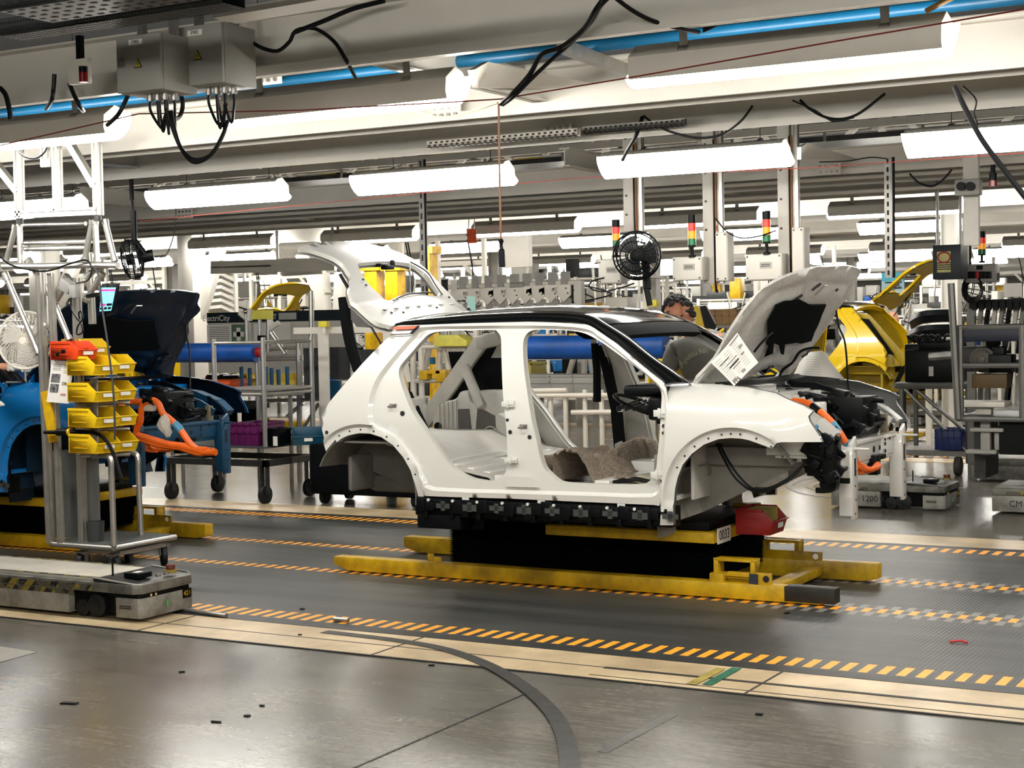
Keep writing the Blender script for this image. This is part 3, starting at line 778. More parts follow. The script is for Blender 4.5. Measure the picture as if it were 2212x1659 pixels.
    # carpet, cream cover
    g = MB(); xa = near(1165, 1040).x; xb = near(1300, 1045).x
    def carp(u, v):
        x = xa-.02+(xb-xa+.12)*u; y = Y0+.2+1.2*v
        h = .20*sm((.62-u)/.3)*(.75+.25*u)+.045+.03*math.sin(9*u+7*v)+.025*R.random()
        return V((x, y, zs-.03+h*(1 if 0 < u < 1 else .2)))
    g.grid(carp, 40, 40); g.build('carpet', mt('brown_felt_carpet', (172, 156, 138), .95, nz=(60, .3), bump=(120, .8)), t)
    MB().grid(lambda u, v: V((near(1090, 1030).x-.1+.28*u, Y0+.2+1.0*v, zs+.0+.16*sm(u/.8)*(1-.6*sm((u-.8)/.2))+.02*R.random())), 14, 24).build('carpet', MATS['brown_felt_carpet'], t)
    g = MB(); xa = near(1255, 1040).x; xb = near(1418, 1040).x
    g.grid(lambda u, v: V((xa+(xb-xa)*u, Y0+.17+.55*v, zs+.005+.035*math.sin(PI*u)+.012*math.sin(14*u+6*v))), 16, 10)
    g.build('floor_cover', mt('cream_foam_cover', (226, 220, 190), .6), t, solid=.012)
    MB().tube(spl([V((xa+.1, Y0+.16, zs+.03)), V((xa+.25, Y0+.15, zs+.05)), V((xb-.2, Y0+.16, zs+.06)), V((xb-.05, Y0+.15, zs+.035))], 6), .013, 7).build('floor_cable', CABLE, t)
    # seat belts on the far B pillar, B pillar trim, cross-car beam, dash
    yf = 2*YC-Y0-.17
    def far(px, py, y=yf): return atY(px, py, y)
    MB().tube([far(1285, 742), far(1290, 800), far(1290, 868)], .03, 6).build('seat_belt', TRIMK, t)
    q = far(1284, 741); MB().box(q, (.05, .02, .07)).build('belt_anchor', CWHITE, t, bev=.004)
    MB().bar(far(1300, 745), far(1332, 890), .02, .075, (1, 0, 0)).bar(far(1332, 890), far(1341, 985), .02, .085, (1, 0, 0)).build('pillar_trim', TRIMK, t)
    MB().prism([far(1330, 1003), far(1332, 958), (far(1345, 952)), far(1358, 968), far(1372, 1003)], (0, -.03, 0)).build('pillar_bracket', CINNER, t)
    xd = near(1440, 850).x; zd = near(1400, 850).z
    for sg in (1,):
        MB().bb(xd-.36, xd+.02, Y0+.20, 2*YC-Y0-.16, zd-.03, zd+.04).bb(xd-.2, xd+.02, Y0+.2, 2*YC-Y0-.16, zd-.17, zd-.03).build('dashboard', BLACK, t, bev=.02)
        MB().bb(xd-.46, xd, Y0+.9, 2*YC-Y0-.2, zd-.24, zd-.19).bb(xd-.08, xd, Y0+.2, Y0+.5, zd-.4, zd-.1).build('cross_car_beam', BLACK, t, bev=.008)
    c_ = far(1372, 875, YC+.38); pts = [c_+V((.03+.17*math.cos(a), .10*math.sin(a)*0+.17*math.sin(a)*.9, .07*math.cos(a)*-1)) for a in [2*PI*i/24 for i in range(24)]]
    MB().tube(pts, .013, 8, closed=True).cyl(c_+V((.03, 0, 0)), c_+V((.25, 0, -.1)), .03, 10).build('steering_wheel', BLACK, t)
    g = MB()
    for k in range(4): g.bar(c_+V((-.08+.06*k, -.12, -.02)), c_+V((-.02+.06*k, .1, .02)), .006, .03)
    g.build('instrument_frame', DKSTEEL, t)
    # bulkhead and cowl
    xw = near(1448, 900).x
    MB().bb(xw+.06, xw+.08, Y0+.16, 2*YC-Y0-.16, zs-.05, near(1448, 845).z).build('bulkhead', CINNER, t)
    zc = near(1478, 832).z
    g = MB().loft([[V((near(1479, 830).x+dx+.05*(1-((y-YC)/.8)**2), y, zc+dz)) for y in [YC-.74+.148*i for i in range(11)]] for dx, dz in ((-.02, -.10), (-.02, -.01), (.06, .0), (.07, -.06), (.3, -.07), (.3, -.2))], False, False)
    g.build('cowl', CWHITE, t, solid=.006)
    MB().loft([[V((near(1479, 830).x+dx+.05*(1-((y-YC)/.8)**2), y, zc+dz)) for y in [YC-.66+.132*i for i in range(11)]] for dx, dz in ((.10, .008), (.15, .012), (.2, -.01))], False, False).build('cowl_grille', BLACK, t, solid=.01)
    return t, FC, RL, zs, fender_fn
CAR, FC, RL, ZS, FENDER = build_car()
# ---------------------------------------------------------------- bonnet, tailgate and the bare front end
def trace(pts, p0, n): return [atP(px, py, p0, n) for px, py in pts]
def frame2(p0, ex, ey):
    """2D helper for a tilted plane: to(p3)->(a,b), fr(a,b)->p3"""
    nn = ex.cross(ey).normalized()
    return (lambda p: V(((p-p0).dot(ex), (p-p0).dot(ey)))), (lambda a, b, h=0: p0+ex*a+ey*b+nn*h), nn
def build_bonnet(t):
    p0 = atY(1500, 828, Y0+.17); p1 = atY(1690, 625, Y0+.17)
    u = (p1-p0).normalized(); ey = V((0, 1, 0)); to, fr, nn = frame2(p0, u, ey)      # a: up the bonnet, b: across
    if nn.x < 0: sgn = -1
    else: sgn = 1
    outl = [(1500, 829), (1545, 778), (1582, 728), (1632, 671), (1686, 627), (1740, 600), (1790, 585), (1840, 582), (1863, 589), (1869, 597), (1851, 620), (1843, 637), (1810, 664), (1793, 691), (1763, 728), (1726, 771), (1704, 804), (1694, 815), (1680, 811), (1669, 789), (1646, 779), (1600, 800), (1550, 822)]
    o2 = spl2([to(atP(px, py, p0, nn)) for px, py in outl], 3)
    bm = sum(p.y for p in o2)/len(o2)
    def crown(a, b): return -.05*(1-((b-bm)/.75)**2)+.10*a*a
    def fn(a, b): return fr(a, b, -sgn*crown(a, b))
    g, lo, _ = panel(o2, [], fn, .06)
    b_ = g.build('bonnet', CWHITE, t, solid=.0)
    # inner frame: a second skin facing the engine bay, with raised ribs
    def fn2(a, b):
        w_ = pdist(V((a, b)), o2)
        d = .016+.012*sm((w_-.03)/.03)-.02*math.exp(-((w_-.12)/.035)**2)
        c1 = a-.45; d -= .018*math.exp(-((abs(b-bm)-.36-.2*c1)/.04)**2)*(1 if a > .1 else 0)
        d -= .014*math.exp(-((a-.80-.12*math.cos((b-bm)*3))/.03)**2)
        d = max(d, .008)
        return fr(a, b, -sgn*crown(a, b)+sgn*d)
    g2, lo2, _ = panel(o2, [], fn2, .035)
    n = len(lo); k = len(g2.v); g2.add([fn(p.x, p.y) for p in lo]+[fn2(p.x, p.y) for p in lo], [(i, (i+1) % n, n+(i+1) % n, n+i) for i in range(n)])
    g2.build('bonnet_frame', mt('grey_undersealed_paint', (204, 202, 196), .5, nz=(40, .12)), t, ang=50)
    pad = [(1642, 727), (1650, 690), (1675, 658), (1700, 645), (1722, 641), (1740, 648), (1773, 646), (1762, 664), (1752, 684), (1742, 700), (1735, 718), (1712, 722), (1700, 720), (1677, 724), (1672, 744), (1668, 744), (1666, 727), (1655, 724), (1650, 744), (1645, 744)]
    p2 = [to(atP(px, py, p0, nn)) for px, py in pad]
    def fn3(a, b): return fr(a, b, -sgn*crown(a, b)+sgn*.05)
    g3, _, _ = panel(p2, [], fn3, .05)
    g3.build('insulation_pad', mt('black_insulation', (4, 8, 10), .9, nz=(50, .3), spec=.1), t, solid=.012)
    # dark slots
    g = MB()
    for (px, py, l, rot) in ((1757, 617, .05, .5), (1765, 612, .03, .5), (1722, 637, .05, 1), (1800, 619, .02, .4), (1722, 750, .05, 1.1), (1733, 742, .04, 1.1), (1806, 655, .02, .2), (1640, 772, .03, .6), (1648, 770, .02, .6)):
        q = to(atP(px, py, p0, nn)); c = fr(q.x, q.y, -sgn*crown(q.x, q.y)+sgn*.045)
        d = (u*math.cos(rot)+ey*math.sin(rot)); g.bar(c-d*l/2, c+d*l/2, .014, .012, nn)
    g.build('bonnet_slot', MATS['dark_hole'], t)
    q = to(atP(1767, 620, p0, nn)); c = fr(q.x, q.y, -sgn*crown(q.x, q.y)+sgn*.05)
    MB().tube([c+u*.04+ey*.03, c+u*.04-ey*.03, c-u*.04-ey*.03], .006, 6).build('latch_striker', GALV, t)
    # rubber cable on the near side, earth lead and the drop wire from the far corner
    MB().tube(spl([fr(*to(atP(px, py, p0, nn)), sgn*.07) for px, py in ((1612, 742), (1628, 722), (1645, 706), (1652, 700))], 5), .007, 6).build('washer_hose', CABLE, t)
    e = atY(1805, 661, 2*YC-Y0-.3); f = atY(1833, 848, 2*YC-Y0-.4); m_ = atY(1812, 705, 2*YC-Y0-.33); m2 = atY(1826, 745, 2*YC-Y0-.36)
    MB().tube(spl([e, m_, m2, f], 6), .007, 6).ball(e, .022).build('bonnet_prop_cable', CABLE, t)
    MB().tube(spl([atY(1680, 850, YC+.5), atY(1681, 825, YC+.5), atY(1690, 800, YC+.45), atY(1712, 783, YC+.45), atY(1728, 760, YC+.45), atY(1752, 752, YC+.45), atY(1770, 752, YC+.45)], 5), .009, 6).build('bonnet_harness', CABLE, t)
    # hinges
    for y in (Y0+.2, 2*YC-Y0-.2):
        MB().bar((p0.x-.06, y, p0.z-.08), (p0.x+.06, y, p0.z+.06), .012, .05, (0, 1, 0)).build('bonnet_hinge', CWHITE, t)
    return p0, nn
BP0, BN = build_bonnet(CAR)
def build_tailgate(t):
    p0 = atY(858, 704, Y0+.30); p1 = atY(645, 541, Y0+.24)
    d = p1-p0; u = V((d.x, 0, d.z)).normalized(); ey = V((0, 1, 0)); to, fr, nn = frame2(p0, u, ey)
    out = [(850, 705), (838, 703), (815, 696), (790, 676), (768, 655), (757, 641), (752, 622), (755, 603), (748, 594), (733, 576), (712, 562), (690, 552), (668, 543), (652, 540), (646, 538), (668, 530), (700, 524), (745, 523), (800, 528), (845, 538), (877, 553), (905, 575), (940, 607), (975, 640), (1005, 668), (1000, 676), (960, 680), (890, 690)]
    win = [(768, 582), (780, 577), (815, 574), (850, 573), (882, 576), (905, 589), (924, 607), (945, 632), (952, 643), (900, 640), (860, 643), (838, 651), (822, 643), (800, 625), (780, 602)]
    o2 = spl2([to(atP(px, py, p0, nn)) for px, py in out], 2); w2 = spl2([to(atP(px, py, p0, nn)) for px, py in win], 2)
    bm = (min(p.y for p in o2)+max(p.y for p in o2))/2
    sg = 1 if nn.z > 0 else -1
    def fn(a, b, h=0): return fr(a, b, sg*(.018*(1-((b-bm)/.75)**2)+.02*math.exp(-((a-.72)/.2)**2)-.012*sm((a-.85)/.2)+h-.012*math.exp(-((a-.30)/.03)**2)))
    g, lo, hl = panel(o2, [w2], fn, .045)
    for l, s_ in ((lo, -.0), (hl[0], 0)):
        n = len(l); ps = [fn(p.x, p.y) for p in l]; qs = [fn(p.x, p.y, -.03) for p in l]
        g.add(ps+qs, [(i, (i+1) % n, n+(i+1) % n, n+i) for i in range(n)])
    g.build('tailgate', CWHITE, t, ang=55)
    gi, lo2, hl2 = panel([p for p in o2], [w2], lambda a, b: fn(a, b, -.05), .06)
    gi.build('tailgate_frame', CINNER, t)
    # pressed ribs near the hinge
    for k in range(7):
        a = to(atP(830+24*k, 672-2*k, p0, nn)); MB().box(fn(a.x, a.y, .004), (.03, .05, .006)).build('pressed_pad', CWHITE, t, bev=.002)
    g = MB()
    for px, py in ((828, 673), (844, 679), (869, 679), (941, 669), (969, 644), (788, 621), (781, 610)):
        a = to(atP(px, py, p0, nn)); g.cyl(fn(a.x, a.y, .006), fn(a.x, a.y, -.006), .009, 8)
    g.build('tailgate_hole', MATS['dark_hole'], t)
    # wiring around the window, latch bits, gas strut, trim curtain at the back
    def T(px, py, h=.012): a = to(atP(px, py, p0, nn)); return fn(a.x, a.y, h)
    MB().tube(spl([T(846, 656), T(858, 648), T(880, 642), T(915, 639), T(930, 639)], 6), .006, 6).tube(spl([T(880, 575), T(905, 588), T(922, 600), T(936, 620), T(952, 642)], 6), .005, 6).tube([T(880, 576), T(881, 640)], .005, 5).build('tailgate_wiring', CABLE, t)
    MB().tube(spl([T(990, 652), T(1003, 650), T(1010, 662), T(1010, 672), T(1030, 664), T(1036, 660)], 5), .008, 6).build('tailgate_wiring', CABLE, t)
    g = MB().box(T(835, 582, -.02), (.07, .08, .03)).box(T(843, 578, .0), (.03, .03, .05)).box(T(822, 577, -.02), (.05, .1, .02)); g.build('tailgate_latch', BLACK, t, bev=.006)
    a, b = atY(735, 593, Y0+.32), atY(824, 744, Y0+.22)
    MB().cyl(a, a.lerp(b, .55), .012, 8).cyl(a.lerp(b, .5), b, .007, 8).build('gas_strut', BLACK, t)
    a, b = atY(738, 640, 2*YC-Y0-.25), atY(772, 800, 2*YC-Y0-.2)
    MB().tube(spl([atY(743, 642, YC+.35), atY(748, 690, YC+.35), atY(757, 740, YC+.35), atY(775, 800, YC+.35)], 5), .045, 8).build('boot_seal_bag', TRIMK, t)
    MB().prism([atY(757, 650, YC+.3), atY(778, 680, YC+.3), atY(806, 702, YC+.3), atY(800, 708, YC+.3), atY(770, 706, YC+.3), atY(758, 690, YC+.3)], (0, .03, 0)).build('tailgate_trim', mt('grey_trim_sheet', (112, 108, 110), .7), t)
    a = atY(1018, 650, YC+.2)
    MB().prism([atY(1008, 640, 9.9), atY(1024, 640, 9.9), atY(1026, 668, 9.9), atY(1022, 676, 9.9), atY(1010, 660, 9.9)], (0, .01, 0)).build('hanging_film', mt('pale_green_film', (142, 184, 174), .5), t)
build_tailgate(CAR)
LINER = mt('grey_arch_liner', (142, 139, 131), .55, nz=(6, .12))
def build_front(t):
    yn, yf = Y0+.30, 2*YC-Y0-.30
    # side members, inner wings and strut towers
    for sg in (-1, 1):
        y = YC+sg*.50
        z1 = atY(1800, 990, YC-.5).z; xa = FC.x-.55; xb = atY(1822, 985, YC-.5).x
        MB().bb(xa, xb, y-.04, y+.04, z1-.055, z1+.055).bb(xa-.1, xa+.25, y-.06, y+.06, z1-.12, z1).build('side_member', LINER, t, bev=.01)
        # inner wheel arch liner
        rings = []
        for yy, r in ((YC+sg*.76, .40), (YC+sg*.66, .41), (YC+sg*.55, .40), (YC+sg*.48, .33)):
            rings.append([V((FC.x-.05+r*1.03*math.cos(a), yy, FC.y+.02+r*1.02*math.sin(a))) for a in [PI*(1.12-.95*i/22) for i in range(23)]])
        g = MB().loft(rings, False, False); g.add(rings[-1], [tuple(range(23))])
        g.build('wheel_arch_liner', LINER, t, solid=.008)
        # foot-well bulge behind the wheel
        g = MB(); rr = []
        for k in range(7):
            a = PI*(.5+.6*k/6); rr.append([V((FC.x-.30+.0*k+.28*math.cos(a)*(1), YC+sg*(.44+.05*j), FC.y-.14+.34*math.sin(a))) for j in range(6)])
        g.loft(rr, False, False); g.build('footwell_panel', LINER, t, solid=.01)
        # upper rail
        zt_ = atY(1640, 846, YC-.62).z
        g = MB()
        pts = [(FC.x-.62, .0), (FC.x-.2, -.01), (FC.x+.2, -.05), (FC.x+.42, -.12), (FC.x+.52, -.2)]
        for (x0, a0), (x1, a1) in zip(pts, pts[1:]): g.bar((x0, YC+sg*.63, zt_+a0-.05), (x1, YC+sg*.63, zt_+a1-.05), .09, .05)
        g.build('upper_rail', CSTR, t)
        g = MB().cyl((FC.x-.05, YC+sg*.5, zt_-.25), (FC.x-.08, YC+sg*.5, zt_-.05), .13, 20).cyl((FC.x-.08, YC+sg*.5, zt_-.05), (FC.x-.08, YC+sg*.5, zt_-.04), .07, 16)
        g.build('strut_tower', CSTR, t, bev=.01)
        # headlamp bracket behind the fender tip
        P = atY(1715, 965, YC-.70); q = V((P.x, YC+sg*.70, P.z))
        MB().bb(q.x-.16, q.x+.08, q.y-.02, q.y+.02, q.z-.05, q.z+.035).bb(q.x-.1, q.x+.16, q.y-.04, q.y+.03, q.z-.065, q.z-.05).build('wing_bracket', CINNER, t, bev=.004)
    # vertical crash plates at the very front
    for k, (top, bot, yy) in enumerate((((1833, 965), (1825, 1120), YC-.47), ((1937, 935), (1935, 1078), YC+.5))):
        a = atY(*top, yy); b = atY(*bot, yy); x = (a.x+b.x)/2
        poly = [(-.045, a.z+.015), (.03, a.z+.06), (.05, a.z+.02), (.055, b.z+.16), (.05, b.z), (-.03, b.z), (-.045, b.z+.2)]
        g = MB().prism([V((x+.03, yy+px_, z)) for px_, z in poly], (.02, 0, 0)); g.bb(x-.03, x+.05, yy-.05, yy-.04, b.z+.02, a.z)
        g.build('crash_plate', CSTR, t, bev=.003)
        g = MB(); zc = (a.z*.72+b.z*.28)
        MB().bb(x+.048, x+.053, yy-.012, yy+.012, zc-.05, zc+.05).build('plate_slot', MATS['dark_hole'], t)
        for j in range(4): g.cyl((x+.048, yy+.01*(j % 2), b.z+.03+.08*j), (x+.053, yy+.01*(j % 2), b.z+.03+.08*j), .006, 8)
        g.build('plate_hole', MATS['dark_hole'], t)
        MB().cyl((x+.03, yy-.01, a.z-.01), (x+.14, yy-.01, a.z-.01), .01, 10, .006).build('locating_pin', CSTR, t)
    # cross beam between them
    a = atY(1850, 975, YC-.4); zc = a.z
    xq = atY(1880, 972, YC+.05).x
    MB().bb(xq-.05, xq+.03, YC-.45, YC+.48, zc-.075, zc+.05).bb(xq-.05, xq+.045, YC-.45, YC+.48, zc+.03, zc+.055).bb(xq-.07, xq+.02, YC-.45, YC+.48, zc-.10, zc-.075).build('front_cross_beam', CSTR, t, bev=.006)
    g = MB()
    for yy, z, r in ((YC+.02, zc-.02, .02), (YC+.14, zc-.02, .015), (YC+.26, zc-.005, .012), (YC+.26, zc+.02, .008), (YC+.26, zc-.05, .012), (YC+.36, zc+.02, .008)): g.cyl((xq+.028, yy, z), (xq+.034, yy, z), r, 12)
    g.build('beam_hole', MATS['dark_hole'], t)
    MB().box((xq-.02, YC+.42, zc+.10), (.04, .06, .14)).build('felt_pad', mt('olive_felt', (112, 104, 84), .9), t, bev=.005)
    MB().bb(xq-.1, xq+.05, YC-.62, YC-.42, zc-.16, zc+.02).build('front_tow_box', CINNER, t, bev=.02)
    # black modules in the bay
    def blob(px, py, yy, d, n, s_=.08, nm='motor_module'):
        g = MB(); c = atY(px, py, yy)
        g.box(c, d)
        for i in range(n):
            q = c+V(((R.random()-.5)*d[0]*1.1, (R.random()-.5)*d[1]*1.1, (R.random()-.5)*d[2]*1.15))
            if i % 2: g.box(q, (s_*(.3+R.random()), s_*(.3+R.random()), s_*(.3+R.random())), M.Rotation(R.random()*1.5, 3, 'Y'))
            else: g.cyl(q, q+V((R.random()-.5, R.random()-.5, R.random()-.5))*s_*1.6, s_*.22, 8)
        return g.build(nm, BLACK, t, bev=.004)
    blob(1838, 886, YC+.05, (.24, .30, .17), 34, .08, 'power_module'); blob(1822, 868, YC+.34, (.16, .16, .10), 14, .05, 'reservoir_module')
    MB().prism([atY(px, py, YC+.42) for px, py in ((1560, 826), (1700, 836), (1800, 856), (1880, 878), (1928, 903), (1915, 925), (1840, 905), (1760, 880), (1650, 868), (1560, 862))], (0, .02, 0)).build('inner_wing', CSTR, t)
    MB().prism([atY(px, py, YC+.40) for px, py in ((1700, 824), (1760, 826), (1830, 848), (1826, 853), (1770, 842), (1745, 842), (1710, 836))], (0, .02, 0)).build('wing_seal', BLACK, t)
    MB().prism([atY(px, py, YC-.2) for px, py in ((1520, 836), (1560, 829), (1640, 834), (1640, 846), (1570, 846))], (0, .3, 0)).build('scuttle_panel', CSTR, t)
    MB().cyl(atY(1762, 905, YC-.2), atY(1760, 868, YC-.2), .07, 18).build('washer_bottle', CSTR, t, bev=.01)
    blob(1780, 985, Y0+.22, (.16, .14, .22), 40, .07, 'lamp_levelling_module'); blob(1775, 965, Y0+.25, (.10, .1, .16), 16, .05, 'lamp_levelling_module')
    c = atY(1792, 1045, Y0+.24); MB().cyl(c-V((0, .03, 0)), c+V((0, .03, 0)), .05, 20).cyl(c-V((0, .035, 0)), c-V((0, .03, 0)), .03, 16).box(c+V((-.05, 0, -.04)), (.06, .02, .03)).box(c+V((.09, 0, .02)), (.05, .03, .03)).build('horn', BLACK, t)
    g = MB()
    for i in range(12):
        px = 1770+R.random()*120; py = 905+R.random()*35; q = atY(px, py, YC-.2+R.random()*.6)
        g.tube(spl([q+V((R.uniform(-.1, .1), R.uniform(-.1, .1), R.uniform(-.05, .06))) for _ in range(5)], 5), R.uniform(.006, .014), 6)
    for k in range(5):
        c = atY(1878, 928, YC+.15)+V((0, .02*k, .006*k)); g.tube([c+V((.02*math.sin(a), .20*math.cos(a), .035*math.sin(a)+.01*math.sin(3*a+k))) for a in [2*PI*i/20 for i in range(20)]], .010, 6, closed=True)
    g.build('bay_wiring', CABLE, t)
    g = MB()
    for i in range(26):
        px = R.uniform(1640, 1760); py = 845+(px-1640)*.28+R.uniform(-4, 14); q = atY(px, py, R.uniform(YC-.1, YC+.45)); g.box(q, (R.uniform(.03, .12), R.uniform(.03, .12), R.uniform(.02, .05)), M.Rotation(R.uniform(-.4, .4), 3, 'Y'))
    g.build('bay_bracket', CINNER, t, bev=.003)
    g = MB()
    for i in range(14):
        px = 1690+120*(i+R.random())/14; py = 838+(px-1690)*.22+R.uniform(-6, 18); q = atY(px, py, R.uniform(YC+.1, YC+.6)); g.box(q, (R.uniform(.05, .16), R.uniform(.05, .14), R.uniform(.03, .07)), M.Rotation(R.uniform(-.3, .3), 3, 'Y'))
    g.bar(atY(1700, 845, YC+.3), atY(1805, 868, YC+.3), .12, .04); g.build('bay_cover', BLACK, t, bev=.006)
    MB().bb(FC.x-.5, FC.x-.42, Y0+.25, 2*YC-Y0-.25, ZS+.1, atY(1560, 850, YC).z-.03).build('firewall', CINNER, t, bev=.02)
    # orange high-voltage harness with blue tape
    W = [(1712, 867, YC-.35), (1740, 870, YC-.38), (1762, 882, YC-.42), (1790, 905, YC-.45), (1812, 932, YC-.45), (1826, 955, YC-.44), (1840, 975, YC-.40), (1848, 995, YC-.36), (1852, 1003, YC-.33)]
    p = spl([atY(*q) for q in W], 6)
    MB().tube(p, .021, 10).build('orange_harness', ORANGE, t)
    BT = mt('blue_tape', (70, 140, 176), .5)
    n = len(p)
    for a_, b_ in ((.42, .50), (.63, .69), (.71, .745)): MB().tube(p[int(a_*n):int(b_*n)+1], .0222, 10).build('tape_wrap', BT, t)
    for a_, b_ in ((.21, .29),): MB().tube(p[int(a_*n):int(b_*n)+1], .0225, 10).build('tape_wrap', BLACK, t)
    for k, off_ in enumerate((-.05, 0, .04, .08)):
        MB().tube(spl([atY(1852, 1000, YC-.33), atY(1856+6*k, 1012, YC-.28+off_), atY(1872+5*k, 1018-2*k, YC-.15), atY(1895, 1010-4*k, YC-.05+off_), atY(1898-6*k, 1003, YC+.05)], 5), .015, 8).build('orange_lead', ORANGE, t)
    for k in range(3): MB().tube(spl([atY(1837, 1001+7*k, YC-.38), atY(1848, 1005+7*k, YC-.34), atY(1862, 1014+3*k, YC-.26)], 5), .014, 8).build('orange_lead', ORANGE, t)
    q = atY(1888, 1000, YC); MB().box(q+V((0, 0, -.01)), (.06, .08, .12)).box(q+V((.0, .1, .03)), (.06, .12, .03)).build('lead_clamp', BLACK, t, bev=.006)
    MB().tube(spl([atY(1757, 928, Y0+.2), atY(1765, 922, Y0+.22), atY(1773, 918, Y0+.25)], 4), .014, 8).build('tape_wrap', BT, t)
    # two loose wires hanging through the wheel arch
    for k in range(2):
        MB().tube(spl([atY(1548+6*k, 958, Y0+.2), atY(1563+7*k, 990, Y0+.17), atY(1590+7*k, 1034-5*k, Y0+.14), atY(1628, 1061-5*k, Y0+.13), atY(1665, 1057-4*k, Y0+.13), atY(1705, 1035-3*k, Y0+.15), atY(1735, 1005, Y0+.18), atY(1752, 980, Y0+.2)], 6), .0075, 6).build('loose_cable', CABLE, t)
    # inner face of the far fender tip, its shade put into the grey
    pts = [(1874, 866), (1884, 866), (1905, 880), (1925, 895), (1938, 912), (1930, 912), (1905, 905), (1880, 890)]
    MB().prism([atY(px, py, 2*YC-Y0-.32) for px, py in pts], (0, .01, 0)).build('fender_tip_inside', mt('grey_inner_fender', (112, 114, 114), .5), t)
build_front(CAR)
CAR['label'] = 'white car body without doors on the yellow lift, bonnet and tailgate open'
# paper sheets taped to the bonnet edge
def sheet(name, pts, Y, label, cat='paper', parent=None):
    a, b, c, d = [atY(px, py, Y+dy) for px, py, dy in pts]
    t = thing(name, label, cat, (a+b+c+d)/4)
    g = MB(); g.grid(lambda u, v: a.lerp(b, u).lerp(d.lerp(c, u), v)+V((.008*math.sin(3*u+2*v), 0, 0)), 6, 6); g.build('sheet', PAPER, t, solid=.0006)
    n = (b-a).cross(d-a).normalized()
    if n.dot(V((0, 0, EYE))-a) < 0: n = -n
    return t, (lambda u, v, h=.003: a.lerp(b, u).lerp(d.lerp(c, u), v)+V((.008*math.sin(3*u+2*v), 0, 0))+n*h), (b-a).normalized(), (a-d).normalized()
def lines(fn, rows, name, mat, t):
    g = MB()
    for (u0, u1, v, h) in rows: g.add([fn(u0, v), fn(u1, v), fn(u1, v+h), fn(u0, v+h)], [(0, 1, 2, 3)])
    return g.build(name, mat, t)
GREYP = mt('grey_print', (120, 122, 124), .7)
pt, pf, pr, pu = sheet('build_sheet', [(1535, 783, -.02), (1592, 718, -.02), (1641, 783, 0), (1583, 834, 0)], Y0+.13, 'white build sheet with printed codes taped to the bonnet edge of the white car')
rows = [(.62, .98, .06, .02), (.10, .42, .26, .025), (.2, .62, .40, .018), (.24, .62, .5, .04), (.74, .86, .5, .02), (.3, .6, .6, .018)]
rows2 = [(.05+.3*(i % 3), .25+.3*(i % 3), .12+.07*(i//3), .008) for i in range(34) if .12+.07*(i//3) < .9]
lines(pf, rows, 'printed_code', INK, pt); lines(pf, rows2, 'printed_line', GREYP, pt)
g = MB()
for k in range(12):
    if k % 2 == 0:
        for (u, v) in ((.80, .28), (.08, .84), (.46, .83)): g.add([pf(u+.012*k, v), pf(u+.012*k+.009, v), pf(u+.012*k+.009, v+.09), pf(u+.012*k, v+.09)], [(0, 1, 2, 3)])
g.build('barcode', INK, pt)
text('sheet_number', '115', pf(.18, .95, .004), pr, pu, .035, INK, pt)
pt, pf, pr, pu = sheet('build_sheet', [(1735, 762, .25), (1776, 757, .0), (1829, 822, 0), (1709, 815, .25)], YC+.75, 'second white sheet leaning against the far side behind the open white bonnet')
lines(pf, [(.2, .6, .2+.09*i, .01) for i in range(8)], 'printed_line', mt('pale_print', (170, 170, 172), .7), pt)
